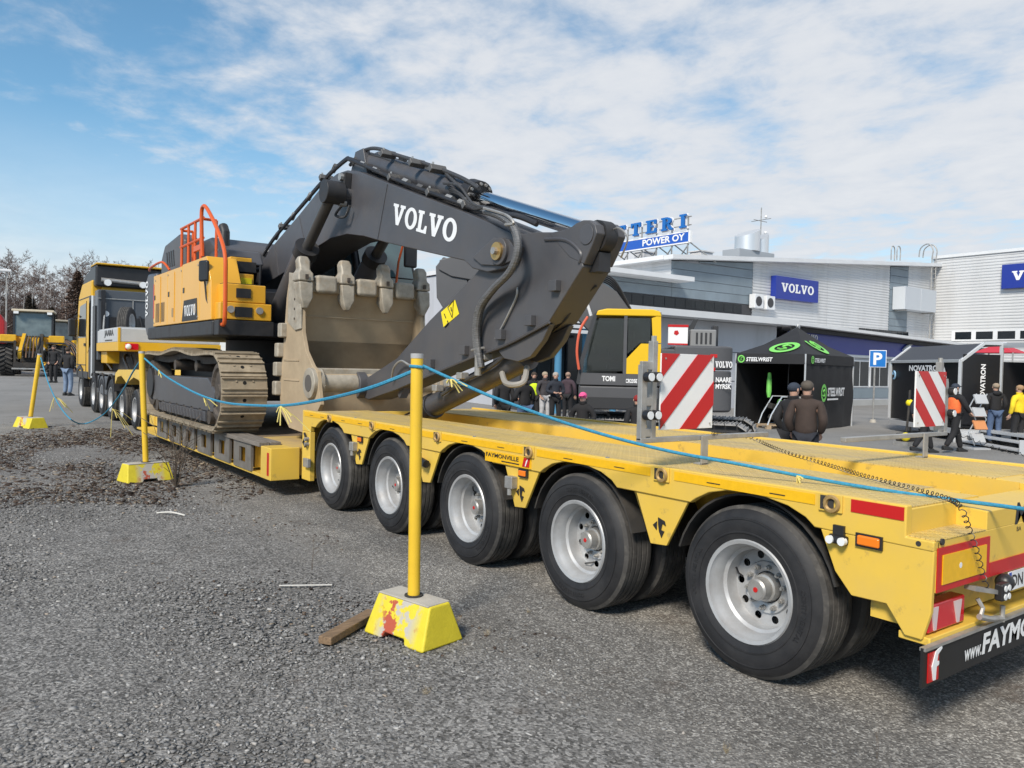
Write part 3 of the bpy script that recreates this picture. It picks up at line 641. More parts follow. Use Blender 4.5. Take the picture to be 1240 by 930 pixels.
GREYP = mat('grey_outrigger', (.20, .185, .165), .6, .3, var=.2, vscale=6, dirt=(.13, .10, .08), dscale=4)
MB().box(3.088, 3.0905, LB0+.06, LB0+.13, .25, .52).build('reflective_tape', RED, trl)
for i in range(6):
    yc = 10.09+.908*i; b = MB(); hw, hz = .13, .095
    y0, y1, z0, z1 = yc-.36, yc+.36, .225, .56
    b.box(3.10, 3.13, y0, yc-hw, z0, z1); b.box(3.10, 3.13, yc+hw, y1, z0, z1); b.box(3.10, 3.13, yc-hw, yc+hw, z0, .4-hz); b.box(3.10, 3.13, yc-hw, yc+hw, .4+hz, z1)
    b.build('outrigger', GREYP, trl)
    q = MB(); q.box(3.17, 3.46, yc-.3, yc-.2, .26, .54); q.box(3.17, 3.46, yc+.2, yc+.3, .26, .54); q.box(3.24, 3.26, yc-.2, yc+.2, .28, .53); q.build('outrigger_arm', YEL, trl)
    c_ = MB().box(3.235, 3.24, yc-.05, yc+.05, .35, .45); c_.build('lashing_point', mat('rusty_ring', (.30, .13, .05), .8, var=.4, vscale=20), trl)
    b = MB(); b.box(6.01, 6.04, y0, y1, z0, z1); b.build('outrigger', GREYP, trl)
WOOD = mat('grey_deck_plank', (.17, .15, .13), .85, var=.35, vscale=3, stretch=(12, 1, 12), bump=.2, bscale=20)
for x0 in (3.075, 3.215, 5.79, 5.93):
    for k in range(3): MB().box(x0, x0+.13, 9.36+k*1.92, 9.36+1.9+k*1.92, .562, .615).build('plank', WOOD, trl, bevel=.005)
# gooseneck and its two-axle dolly
MB().prism([(16.9, .24), (16.9, 1.30), (17.3, 1.42), (18.4, 1.46), (20.6, 1.40), (21.6, 1.28), (21.6, 1.12), (20.4, 1.1), (18.0, 1.06), (17.5, .9), (17.4, .24)], 'x', 3.95, 5.2).build('gooseneck', YEL, trl, bevel=.01)
MB().box(3.44, 3.94, 16.92, 17.35, .24, 1.05).build('neck_shoulder', YEL, trl, bevel=.01)
MB().prism([(17.9, 1.02), (18.2, 1.12), (18.75, 1.16), (19.3, 1.05), (19.5, .98), (19.7, 1.05), (20.2, 1.16), (20.7, 1.12), (21.0, .95), (21.0, 1.20), (20.6, 1.30), (18.3, 1.34), (17.9, 1.2)], 'x', 3.38, 3.95).build('mudguard', YEL, trl, bevel=.008)
for y in (18.75, 20.25):
    put_wheel('trailer', trl, (3.412, y, .45), spin=y); put_wheel('trailer', trl, (3.748, y, .45), full=False)
    put_wheel('trailer', trl, (TX1-.032, y, .45), True, spin=y); MB().cyl((3.6, y, .45), (5.6, y, .45), .06, n=10).build('axle', DARK, trl)
MB().box(4.2, 4.95, 17.9, 21.2, .5, 1.05).build('dolly_frame', DARK, trl)
MB().tube(smoothpath([(3.7, 20.9, 1.2), (3.65, 21.4, 1.55), (3.8, 22.0, 1.65), (3.9, 22.6, 1.45)]), .035, 8).build('air_hose', BLK, trl); MB().tube(smoothpath([(3.85, 20.8, 1.2), (3.8, 21.3, 1.62), (3.95, 21.9, 1.7), (4.0, 22.6, 1.45)]), .035, 8).build('air_hose', BLK, trl)
# striped wide-load boards on galvanised brackets
def board(y, x0, x1, z0, z1, sgn, outer, leg_x, bar_to):
    W_, H_ = x1-x0, z1-z0
    p = MB().box(x0, x1, y-.012, y, z0, z1).build('warning_board', WHT, trl, bevel=.002)
    pitch = .4*W_; wd = .2*W_*1.414/1.0
    def clip(poly, f):
        out = []
        for i in range(len(poly)):
            a, c = poly[i], poly[(i+1) % len(poly)]; fa, fc = f(a), f(c)
            if fa >= 0: out.append(a)
            if (fa >= 0) != (fc >= 0): t = fa/(fa-fc); out.append((a[0]+(c[0]-a[0])*t, a[1]+(c[1]-a[1])*t))
        return out
    S = W_*1.05
    for lo, hi in (((0.0, .33), (.67, .99), (1.36, 1.68)) if sgn > 0 else ((.05, .37), (.71, 1.04), (-.64, -.31))):
        q = [(0, 0), (W_, 0), (W_, H_), (0, H_)]
        uf = (lambda a: a[0]/W_+1-a[1]/H_) if sgn > 0 else (lambda a: a[0]/W_-1+a[1]/H_)
        q = clip(q, lambda a: uf(a)-lo); q = clip(q, lambda a: hi-uf(a)) if q else q
        if len(q) > 2: MB().prism([(x0+a, z0+c) for a, c in q], 'y', y-.016, y-.0125).build('red_stripe', RED, p, smooth=0)
    for (a, c) in ((.03, .03), (W_-.03, .03), (.03, H_-.03), (W_-.03, H_-.03)): MB().cyl((x0+a, y-.019, z0+c), (x0+a, y-.0165, z0+c), .006, n=8).build('rivet', STEEL, p)
    ob = outer; d = 1 if ob < x0 else -1
    xs = sorted((ob, ob+d*.045)); xe = sorted((ob+d*.085, ob+d*.125))
    b = MB(); b.box(*xs, y+.003, y+.04, z0-.06, z1-.07); b.box(*xe, y+.003, y+.045, z0-.05, z1+.07); 
    for z in (z0-.04, z0+.14, z1-.10): b.box(min(xs[0], xe[0])+.002, max(xs[1], xe[1])-.002, y+.005, y+.03, z, z+.05)
    br = b.build('board_bracket', STEEL, trl, bevel=.004)
    for z in (z0+.09, z1-.14):
        for j, dx in enumerate((.02, .085) if d > 0 else (.02,)):
            xx = ob+d*dx; MB().cyl((xx, y-.05, z), (xx, y-.012, z), .03, n=14).build('lamp_body', BLK, br); MB().cyl((xx, y-.055, z), (xx, y-.05, z), .024, n=14).build('lamp_lens', GLS, br)
    MB().cyl((xe[0]+.02, y+.02, z1+.0), (xe[0]+.02, y+.02, z1+.10), .016, n=8).build('board_pivot', STEEL, br)
    zb = z0-.075
    MB().box(min(ob, bar_to), max(ob, bar_to), y-.0, y+.04, zb-.0, zb+.03).build('cross_bar', STEEL, trl, bevel=.004)
    MB().box(leg_x-.03, leg_x+.03, y-.012, y-.001, TZ+.004, zb+.028).build('bar_leg', STEEL, trl, bevel=.003)
    MB().box(leg_x-.03, leg_x+.03, y-.012, y+.05, TZ+.004, TZ+.012).build('bar_foot', STEEL, trl)
board(3.2, 3.395, 3.86, 1.25, 1.70, 1, 3.255, 3.80, 4.45)
board(2.75, 5.45, 5.87, 1.245, 1.635, -1, 5.955, 5.62, 4.62)
def coil(path, name, R=.0115, turns_per_m=38, r=.0023):
    P = smoothpath(path, 10); out = []; ph = 0; a = None
    for i in range(len(P)-1):
        d = P[i+1]-P[i]; L = d.length; d.normalize(); k = max(2, int(L*turns_per_m*8))
        if a is None: a = d.orthogonal().normalized()
        else: a = (a-d*a.dot(d)).normalized()
        b = d.cross(a)
        for j in range(k):
            t = j/k; out.append(P[i]+(P[i+1]-P[i])*t+(a*cos(ph)+b*sin(ph))*R); ph += 2*pi*L*turns_per_m/k
    return MB().tube(out, r, 4).build(name, BLK, trl)
coil([(3.83, 3.16, 1.22)]+[tuple(oz(px, py, z)) for px, py, z in ((905, 529, 1.13), (950, 547, 1.075), (1000, 562, 1.05), (1050, 577, 1.045), (1100, 590, 1.045), (1145, 603, 1.045))]+[tuple(oy(px, py, 1.57)) for px, py in ((1163, 614), (1174, 642), (1183, 668), (1189, 692), (1196, 716))], 'coiled_cable', turns_per_m=25)
coil([(5.98, 2.70, 1.19), (5.98, 2.4, 1.10), (5.95, 2.0, 1.06), (5.85, 1.65, 1.0), (5.5, 1.56, .8)], 'coiled_cable', turns_per_m=22)
# ------------------------------------------------------------------ big excavator on the low bed (faces the tail, -y)
EXG = mat('excavator_grey', (.070, .070, .077), .40, var=.14, vscale=1.5, dirt=(.13, .112, .095), dscale=1.3, damt=.45, dlo=.45, dhi=.8, dirt2=(.16, .145, .13), d2scale=14, d2amt=.35, d2lo=.62, d2hi=.75, bump=.04, bscale=12)
EXD = mat('excavator_dark', (.022, .022, .024), .5, var=.2, vscale=4, dirt=(.06, .05, .042), dscale=3, damt=.5)
EXY = mat('excavator_yellow', (.72, .37, .03), .33, var=.04, vscale=1.5, coat=.2)
ORR = mat('orange_rail', (.62, .10, .015), .4)
SHOE = mat('muddy_track_steel', (.31, .255, .18), .75, .15, var=.3, vscale=7, dirt=(.33, .26, .18), dscale=4, damt=.7, bump=.15, bscale=50)
LINK = mat('track_link_steel', (.085, .07, .058), .7, .3, var=.4, vscale=15)
MUD = mat('sandy_bucket_steel', (.41, .32, .21), .72, .05, var=.10, vscale=2.2, dirt=(.27, .205, .135), dscale=2.0, damt=.6, dlo=.42, dhi=.7, bump=.05, bscale=40)
MUDL = mat('dusty_tooth_steel', (.37, .335, .275), .6, .2, var=.25, vscale=8, dirt=(.30, .23, .15), dscale=6, damt=.7, bump=.15, bscale=40)
CHR = mat('chrome_rod', (.80, .81, .83), .12, 1.0)
GLASS = mat('tinted_glass', (.05, .10, .11), .05, spec=.9, coat=.5)
HOSE = mat('hydraulic_hose', (.05, .05, .052), .5, var=.2, vscale=30, bump=.3, bscale=80); WRAP = mat('spiral_wrapped_hose', (.15, .15, .152), .45, .2, var=.45, vscale=26, stretch=(.4, .4, 5), bump=.6, bscale=40)
GOLD = mat('pin_gold', (.55, .36, .14), .35, .8)
YLB = mat('warning_yellow', (.85, .68, .01), .4)
exc = thing('crawler_excavator', 'large dark grey and orange yellow crawler excavator loaded on the lowbed trailer', 'excavator', (TC, 13, .58), world=True)
def track(x0, x1, yA, yB, zc, R, n, root, shoe_m, link_m, sag=.06, z_off=0, shoe_h=.03, grouser=.028, hole=True):
    """closed chain of separate shoes on a link belt"""
    pts = []; L = yB-yA; segs = 60
    def top(t): return zc+R+sag*sin(pi*t)*1.0-sag*.9*(math.sin(2*pi*t)**2)
    for i in range(segs): t = i/segs; pts.append((yA+L*t, zc-R))
    for i in range(24): a = -pi/2+pi*i/24; pts.append((yB+R*cos(a), zc+R*sin(a)))
    for i in range(segs): t = i/segs; pts.append((yB-L*t, top(t)))
    for i in range(24): a = pi/2+pi*i/24; pts.append((yA+R*cos(a), zc+R*sin(a)))
    P = [Vector((0, a, b)) for a, b in pts]; cum = [0]
    for i in range(len(P)): cum.append(cum[-1]+(P[(i+1) % len(P)]-P[i]).length)
    T = cum[-1]; pitch = T/n
    def at(s):
        s %= T
        for i in range(len(P)):
            if cum[i+1] >= s:
                f = (s-cum[i])/(cum[i+1]-cum[i]); d = (P[(i+1) % len(P)]-P[i]).normalized(); return P[i].lerp(P[(i+1) % len(P)], f), d
    # belt of links: two rails
    b = MB(); xm_ = (x0+x1)/2
    for dx in (0,):
        for k in range(n*2):
            q, d = at((k+.5)*pitch/2); nrm = Vector((0, d.z, -d.y)); q = q-nrm*.065
            b.obox((xm_+dx, q.y, q.z), (.26, pitch*.52, .10), Matrix((Vector((1, 0, 0)), d, -nrm)).transposed())
    belt = b.build('track_chain', link_m, root)
    w_ = x1-x0; sm = MB(); h = pitch*.49
    sm.box(-w_/2, w_/2, -h, h, 0, shoe_h)
    for yy in (-h+.012, h*.45): sm.box(-w_/2+.004, w_/2-.004, yy-.009, yy+.009, shoe_h, shoe_h+grouser)
    for sx in (-1, 1):
        for sy in (-.5, .5): sm.cyl((sx*.11, sy*h, shoe_h), (sx*.11, sy*h, shoe_h+.012), .014, n=6)
    sm.cyl((0, -h*.3, shoe_h), (0, -h*.3, shoe_h+.002), .026, n=10); me = sm.mesh('track_shoe', shoe_m, 30); me.materials.append(mat('shoe_hole', (.008, .008, .008), .95))
    for pg in me.polygons:
        if len(pg.vertices) == 10: pg.material_index = 1
    for k in range(n):
        q, d = at(k*pitch); nrm = Vector((0, d.z, -d.y))
        R3 = Matrix((Vector((-1, 0, 0)) if False else Vector((1, 0, 0)), d, Vector((1, 0, 0)).cross(d))).transposed()
        if (R3 @ Vector((0, 0, 1))).dot(nrm) < 0: R3 = Matrix((Vector((-1, 0, 0)), d, Vector((-1, 0, 0)).cross(d))).transposed()
        o = bpy.data.objects.new('track_shoe', me); COL.objects.link(o); o.parent = belt
        o.location = (xm_, q.y, q.z+0); o.rotation_euler = R3.to_euler()
        if hole and k % 1 == 0:
            pass
    return belt
def undercarriage(x0, x1, root, sx):
    track(x0, x1, 10.96, 15.15, 1.16, .50, 52, exc, SHOE, LINK)
    xo = x0+.10 if sx < 0 else x1-.10; xi = x0+.50 if sx < 0 else x1-.50; a, b_ = sorted((xo, xi))
    MB().prism([(11.2, .86), (15.0, .86), (15.15, 1.05), (15.0, 1.30), (11.5, 1.34), (11.1, 1.15)], 'x', a, b_).build('track_frame', EXG, exc, bevel=.02)
    g = MB().box(xo-.02, xo+.02, 11.5, 14.3, .72, .86).build('track_guard', EXG, exc)
    for k in range(15): MB().prism([(11.62+k*.185, .735), (11.68+k*.185, .735), (11.76+k*.185, .85), (11.70+k*.185, .85)], 'x', xo-.045, xo-.021).build('guard_rib', EXG, g, smooth=0)
    for k in range(8): MB().cyl((a, 11.4+k*.47, .79), (b_, 11.4+k*.47, .79), .105, n=16).build('track_roller', LINK, exc)
    for y in (12.2, 13.5): MB().cyl((a+.02, y, 1.50), (b_-.02, y, 1.50), .085, n=14).build('carrier_roller', LINK, exc)
    for y, r in ((10.96, .40), (15.15, .40)):
        MB().lathe([(.001, -.06), (.10, -.07), (.13, -.03), (.30, -.03), (.33, -.06), (r, -.05), (r, .20), (.001, .20)], o=(a-.0+.06, y, 1.16), ax=(1, 0, 0), n=28).build('idler' if y < 12 else 'drive_sprocket', LINK, exc)
    MB().cyl((xo-.03, 15.15, 1.16), (xo+.1, 15.15, 1.16), .26, n=20).build('travel_motor', EXD, exc)
undercarriage(2.93, 3.53, exc, -1); undercarriage(5.61, 6.21, exc, 1)
MB().box(3.5, 5.65, 11.5, 15.1, 1.0, 1.58).build('car_body', EXD, exc, bevel=.04)
MB().cyl((TC, 13.2, 1.5), (TC, 13.2, 1.92), .78, n=32).build('slew_ring', EXD, exc)
BX0, BX1 = 3.03, 6.11
MB().box(BX0, BX1, 11.30, 15.55, 1.93, 2.15).build('deck_frame', EXD, exc, bevel=.03)
# side engine panels: three doors
def sidez(px, py): return yz(px, py, BX0)
pan = [(11.36, 14.98), ]
for y0, y1 in ((11.95, 13.0), (13.012, 13.98), (13.992, 15.05)):
    MB().box(BX0-.005, BX0+.5, y0, y1, 2.155, 3.07-.02*(y0 > 13)).build('side_door', EXY, exc, bevel=.012)
MB().prism([(11.33, 2.155), (11.94, 2.155), (11.94, 3.07), (11.62, 3.07), (11.38, 2.70)], 'x', BX0-.005, BX0+.42).build('side_door', EXY, exc, bevel=.012)
MB().box(BX0+.42, TC-.45, 12.6, 15.05, 2.155, 3.02).build('engine_bay', EXD, exc)
for y in (13.6, 12.2): MB().box(BX0-.012, BX0-.004, y-.05, y+.05, 2.28, 2.42).build('door_latch', GOLD, exc)
bd = MB().prism([(12.05, 2.18), (12.98, 2.18), (12.86, 2.50), (12.10, 2.50)], 'x', BX0-.010, BX0-.0055).build('name_badge', EXD, exc, smooth=0)
letters('lettering', slab_geo('VOLVO'), WHT, bd, (BX0-.011, 12.82, 2.25), (0, -1, 0), (0, 0, 1), .002, (.66, .17))
# counterweight
MB().prism([(15.06, 1.95), (15.75, 1.98), (15.95, 2.2), (15.92, 3.0), (15.7, 3.15), (15.06, 3.12)], 'x', BX0+.02, BX1-.02).build('counterweight', EXG, exc, bevel=.06)
letters('lettering', slab_geo('VOLVO'), WHT, exc, (BX0+.014, 15.60, 2.35), (0, 0, 1), (0, 1, 0), .002, (.66, .22))
# engine hood, exhaust
MB().prism([(13.05, 3.08), (15.6, 3.12), (15.6, 3.35), (15.2, 3.62), (13.5, 3.62), (13.1, 3.4)], 'x', 3.56, 4.9).build('engine_hood', EXG, exc, bevel=.05)
MB().prism([(13.9, 3.06), (15.62, 3.1), (15.62, 3.42), (15.35, 3.66), (14.3, 3.74), (13.95, 3.62)], 'x', 3.26, 3.55).build('engine_hood', EXG, exc, bevel=.05)
for y in (13.5, 14.5): MB().bar((BX0-.007, y, 2.2), (BX0-.007, y, 3.0), .02, .012, (1, 0, 0)).build('panel_crease', EXY, exc)
for y in (12.9, 13.9, 14.95): MB().box(BX0-.012, BX0-.004, y-.05, y+.03, 2.62, 2.70).build('door_handle', BLK, exc)
for k in range(7): MB().box(BX0-.008, BX0-.004, 14.2+k*.1, 14.25+k*.1, 2.22, 2.55).build('louvre_slot', EXD, exc)
for y, z in ((12.05, 2.98), (13.05, 2.98), (13.95, 2.98), (14.9, 2.96), (12.05, 2.22), (14.98, 2.22)): MB().cyl((BX0-.012, y, z), (BX0-.004, y, z), .018, n=8).build('door_bolt', STEEL, exc)
MB().box(BX0-.010, BX0-.004, 15.0, 15.045, 2.3, 2.9).build('reflective_tape', RED, exc)
MB().prism([(12.3, 3.08), (13.3, 3.08), (13.25, 3.35), (12.5, 3.32)], 'x', 3.5, 4.1).build('engine_hood', EXG, exc, bevel=.05)
for k in range(4): MB().prism([(14.55+k*.16, 3.22), (14.62+k*.16, 3.22), (14.72+k*.16, 3.5), (14.65+k*.16, 3.5)], 'x', 3.25, 3.2595).build('hood_vent', BLK, exc, smooth=0)
MB().tube([(3.75, 13.3, 3.3), (3.75, 13.3, 3.70), (3.75, 13.4, 3.80)], .08, 12).build('exhaust_stack', EXD, exc)
# front right: step box, tool box, lights
MB().box(BX0+.05, 3.80, 11.10, 11.62, 2.16, 2.40).build('step_box', EXY, exc, bevel=.015)
MB().box(BX0+.10, 3.72, 11.12, 11.6, 2.405, 2.66).build('step_box', EXY, exc, bevel=.015)
MB().box(BX0+.42, 3.70, 11.60, 12.05, 2.42, 2.86).build('step_box', EXY, exc, bevel=.015)
MB().box(BX0+.42, 3.78, 11.95, 12.6, 2.86, 3.14).build('tool_box', EXY, exc, bevel=.015)
for x0, x1, y0, y1, z in ((BX0+.12, 3.70, 11.14, 11.58, 2.661), (BX0+.44, 3.68, 11.62, 11.93, 2.861), (BX0+.44, 3.76, 11.97, 12.58, 3.141)): MB().box(x0, x1, y0, y1, z, z+.008).build('anti_slip_plate', mat('black_grip', (.03, .03, .03), .95, bump=.6, bscale=120), exc)
MB().box(3.28, 3.52, 11.085, 11.099, 2.20, 2.34).build('step_recess', EXD, exc); MB().box(3.30, 3.50, 11.10, 11.118, 2.47, 2.60).build('step_recess', EXD, exc); MB().box(3.50, 3.66, 11.58, 11.598, 2.50, 2.80).build('warning_decal', YLB, exc)
MB().box(BX0+.43, 3.76, 11.7, 11.94, 2.90, 3.05).build('shelf', EXD, exc); MB().box(3.78, 3.80, 11.62, 12.0, 2.16, 2.9).build('side_plate', EXD, exc)
for x in (3.30, 3.60): MB().cyl((x, 11.93, 3.0), (x, 11.95, 3.0), .06, n=14).build('work_lamp', GLS, exc)
MB().box(BX0+.02, 3.82, 11.06, 11.28, 1.94, 2.15).build('front_step', EXD, exc, bevel=.01)
for x in (3.22, 3.62): MB().cyl((x, 11.07, 2.30), (x, 11.10, 2.30), .05, n=14).build('tie_down_eye', STEEL, exc)
MB().box(3.75, 4.2, 11.5, 12.6, 2.16, 2.62).build('valve_cover', EXD, exc, bevel=.02)
MB().tube([(3.78, 11.6, 2.66), (3.78, 11.55, 3.0), (3.78, 11.9, 3.05), (3.78, 12.3, 3.05)], .02, 8).build('guard_rail', EXD, exc)
# orange hand rails
def rail(pts, r=.024): MB().tube(smoothpath(pts, 5), r, 8).build('hand_rail', ORR, exc)
def rp(px, py, x): return tuple(ox(px, py, x))
rail([rp(268, 396, 3.10), rp(268, 393, 3.10), rp(272, 388, 3.10), rp(273, 340, 3.10), rp(272, 305, 3.10), rp(262, 275, 3.10), rp(251, 253, 3.10), rp(246, 250, 3.10), rp(244, 262, 3.10), rp(245, 310, 3.12)], .028)
yy0 = ox(240, 300, 3.15).y
for px in (220, 228, 236, 243): a = ox(px, 316, 3.15); MB().cyl((3.15, a.y, 3.08), (3.15, a.y, 3.72), .022, n=8).build('hand_rail', ORR, exc)
a, b_ = ox(219, 300, 3.15), ox(246, 300, 3.15)
for z in (3.72, 3.42): MB().cyl((3.15, a.y, z), (3.15, b_.y, z), .022, n=8).build('hand_rail', ORR, exc)
for px, z in ((219, 3.72), (246, 3.8)): q = ox(px, 300, 3.15); MB().cyl((3.15, q.y, 3.7), (3.34, q.y, 3.7), .022, n=8).build('hand_rail', ORR, exc); MB().cyl((3.34, q.y, 3.1), (3.34, q.y, 3.7), .022, n=8).build('hand_rail', ORR, exc)
MB().box(3.12, 3.16, b_.y-.02, b_.y+.45, 3.25, 3.33).build('rail_bracket', ORR, exc)
rail([(3.06, 15.6, 3.2), (3.02, 15.3, 3.22), (3.02, 14.4, 3.24), (3.1, 14.2, 3.10)], .02)
# mirror
q = ox(247, 328, 2.98); MB().obox((2.98, q.y, q.z), (.06, .20, .30), Matrix.Rotation(radians(20), 3, 'Z')).build('mirror', BLK, exc, bevel=.03)
MB().tube([(3.0, q.y+.05, q.z-.1), (3.02, q.y, q.z-.4), (3.06, q.y-.1, q.z-.55)], .012, 6).build('mirror_arm', BLK, exc)
# cab on the far side
cb = MB().prism([(11.0, 2.15), (12.9, 2.15), (12.9, 3.72), (12.75, 3.80), (11.7, 3.80), (11.3, 3.72), (10.98, 2.9)], 'x', 5.05, 6.08).build('cab', EXD, exc, bevel=.04)
MB().prism([(11.15, 2.35), (11.06, 2.85), (11.38, 3.66), (11.72, 3.68), (11.72, 2.35)], 'x', 5.04, 5.0485).build('cab_window', GLASS, exc, smooth=0); MB().prism([(11.8, 2.6), (12.75, 2.6), (12.75, 3.66), (11.8, 3.68)], 'x', 5.04, 5.0485).build('cab_window', GLASS, exc, smooth=0)
MB().add([(5.12, 10.975, 2.3), (6.0, 10.975, 2.3), (6.0, 10.955, 2.92), (5.12, 10.955, 2.92)], [(0, 1, 2, 3)]).add([(5.12, 10.955, 2.94), (6.0, 10.955, 2.94), (6.0, 11.27, 3.68), (5.12, 11.27, 3.68)], [(0, 1, 2, 3)]).build('windscreen', GLASS, exc, smooth=0)
q = oy(497, 310, 10.7); MB().obox(q, (.22, .07, .36)).build('mirror', BLK, exc, bevel=.03); MB().tube([(q.x-.12, 10.72, q.z+.16), (q.x-.16, 10.78, q.z-.1), (q.x-.17, 10.85, q.z-.55)], .018, 6).build('mirror_arm', ORR, exc)
# boom ------------------------------------------------------------------------
BN, BF = 4.27, 4.87
bup = [(308, 334), (328, 300), (361.5, 260.6), (392, 223), (408, 210), (420, 206), (434, 207.5), (468, 221), (520, 241), (562, 257), (592.7, 269.5), (618, 281), (628, 298)]
blo = [(624, 314), (612, 325), (590, 329.6), (572, 325), (562, 315.6), (524, 307), (468, 294), (440, 286), (420, 283.6), (400.6, 288.6), (378, 302.6), (347.5, 327.7), (314, 349), (308, 346)]
boom = MB().prism([yz(*q, BN) for q in bup+blo], 'x', BN, BF).build('boom', EXG, exc, bevel=.012)
# weld seams and edge flange, reading as raised ribs
for pa, pb in (((469, 223), (457, 290)), ((362, 262), (371, 305)), ((333, 297), (337, 333))):
    a, b_ = ox(*pa, BN-.003), ox(*pb, BN-.003); MB().bar(a, b_, .012, .008, (1, 0, 0)).build('weld_seam', EXG, boom)
a, b_ = ox(573, 321, BN-.01), ox(611, 320, BN-.01)
MB().prism([yz(*q, BN) for q in [(574, 312), (600, 288), (618, 290), (627, 303), (622, 316), (608, 322), (585, 321)]], 'x', BN-.025, BN+.001).build('boss_plate', EXG, boom, bevel=.008)
q = ox(609, 305, BN); MB().cyl((BN-.06, q.y, q.z), (BN, q.y, q.z), .13, n=28).build('pin_boss', EXG, boom, bevel=.01); MB().cyl((BN-.085, q.y, q.z), (BN-.06, q.y, q.z), .085, n=24).build('arm_pin', GOLD, boom); MB().cyl((BN-.12, q.y, q.z), (BN-.085, q.y, q.z), .035, n=10).build('grease_cap', STEEL, boom); MB().cyl((BF, q.y, q.z), (BF+.08, q.y, q.z), .12, n=20).build('pin_boss', EXG, boom)
o_, r_, t_ = ox(474, 271, BN), ox(551, 295, BN), ox(477, 247, BN)
letters('lettering', slab_geo('VOLVO', gap=.05), WHT, boom, o_, (r_-o_), (Vector((0, (r_-o_).z, -(r_-o_).y))*(1 if -(r_-o_).y > 0 else -1)), .004, ((r_-o_).length, .245))
# pipes along the top of the boom
def bp(px, py, x): return tuple(ox(px, py, x))
for x, dy in ((4.33, 0), (4.40, -1.5), (4.76, -2), (4.83, 0)):
    MB().tube(smoothpath([bp(310, 325+dy, x), bp(330, 292+dy, x), bp(362, 254+dy, x), bp(395, 216+dy, x), bp(418, 195+dy, x), bp(424, 194+dy, x), bp(440, 200+dy, x), bp(480, 218+dy, x), bp(540, 240+dy, x), bp(590, 258+dy, x), bp(625, 262+dy, x), bp(650, 272+dy, x)], 6), .022, 8).build('boom_pipe', EXD, exc)
for x, pts in ((4.45, [(424, 200), (436, 186), (448, 180), (462, 181), (478, 187), (520, 200), (558, 215), (580, 228)]), (4.50, [(430, 204), (440, 192), (450, 188), (470, 193), (500, 207), (540, 222), (560, 236)]), (4.68, [(450, 190), (480, 194), (520, 207), (560, 222), (585, 232)])):
    MB().tube(smoothpath([bp(*q, x) for q in pts], 6), .024, 8).build('boom_hose', HOSE, exc)
CLAMP = mat('clamp_steel', (.13, .125, .12), .5, .4)
for px, py in ((345, 275), (395, 216), (479, 216), (526, 234), (570, 249), (470, 187), (505, 198), (530, 205)):
    q = ox(px, py, 4.4); MB().obox(q, (.20, .07, .075), Euler((radians(-30), 0, 0)).to_matrix()).build('pipe_clamp', CLAMP, exc, bevel=.008); MB().cyl((q.x-.06, q.y, q.z), (q.x-.06, q.y, q.z+.07), .012, n=6).build('clamp_bolt', STEEL, exc)
gq = random.Random(31)
for px, py, x in ((440, 199, 4.36), (455, 206, 4.36), (492, 220, 4.36), (510, 227, 4.36), (545, 240, 4.36), (560, 246, 4.34), (585, 254, 4.34), (488, 192, 4.5), (520, 203, 4.5), (545, 212, 4.5), (430, 196, 4.42), (560, 222, 4.62), (405, 204, 4.36), (375, 238, 4.36), (355, 262, 4.36), (335, 286, 4.36), (322, 306, 4.36)):
    q = ox(px, py, x); dv = Vector((0, -.82, -.3 if px > 430 else .6)).normalized(); MB().cyl(q-dv*.06, q+dv*.06, .036, n=6).build('pipe_fitting', STEEL if gq.random() < .45 else CLAMP, exc)
for k in range(4):
    o_ = gq.uniform(-3, 3); MB().tube(smoothpath([bp(540+o_, 222+k*3, 4.4+k*.04), bp(556, 228+o_+k*3, 4.36), bp(572, 246+k*2, 4.32), bp(590+o_, 252, 4.28), bp(606, 262+k, 4.26)], 6), .014, 6).build('loose_hose', HOSE, exc)
MB().tube(smoothpath([bp(540, 210, 4.45), bp(552, 222, 4.4), bp(562, 232, 4.42), bp(574, 236, 4.46)], 5), .018, 6).build('loose_hose', HOSE, exc)
# arm cylinder above the boom
A, B = ox(448, 197, TC), ox(578, 237, TC); C_ = ox(708, 279, TC)
d = (C_-A).normalized(); B = A+d*((B-A).length)
MB().cyl(A, B, .135, n=24).build('arm_cylinder', EXG, exc); MB().cyl(B-d*.12, B+d*.05, .17, n=24).build('cylinder_head', EXD, exc, bevel=.01); MB().cyl(B, C_, .078, n=20).build('arm_cylinder_rod', CHR, exc)
for k in range(14): a = 2*pi*k/14; e1 = d.orthogonal().normalized(); e2 = d.cross(e1); p = B+d*.045+(e1*cos(a)+e2*sin(a))*.14; MB().cyl(p, p+d*.03, .016, n=6).build('head_bolt', STEEL, exc)
MB().prism([(A.y-.35, A.z-.45), (A.y+.45, A.z-.45), (A.y+.12, A.z+.14), (A.y-.12, A.z+.14)], 'x', TC-.16, TC-.06).build('cylinder_bracket', EXG, exc, bevel=.01); MB().prism([(A.y-.35, A.z-.45), (A.y+.45, A.z-.45), (A.y+.12, A.z+.14), (A.y-.12, A.z+.14)], 'x', TC+.06, TC+.16).build('cylinder_bracket', EXG, exc, bevel=.01)
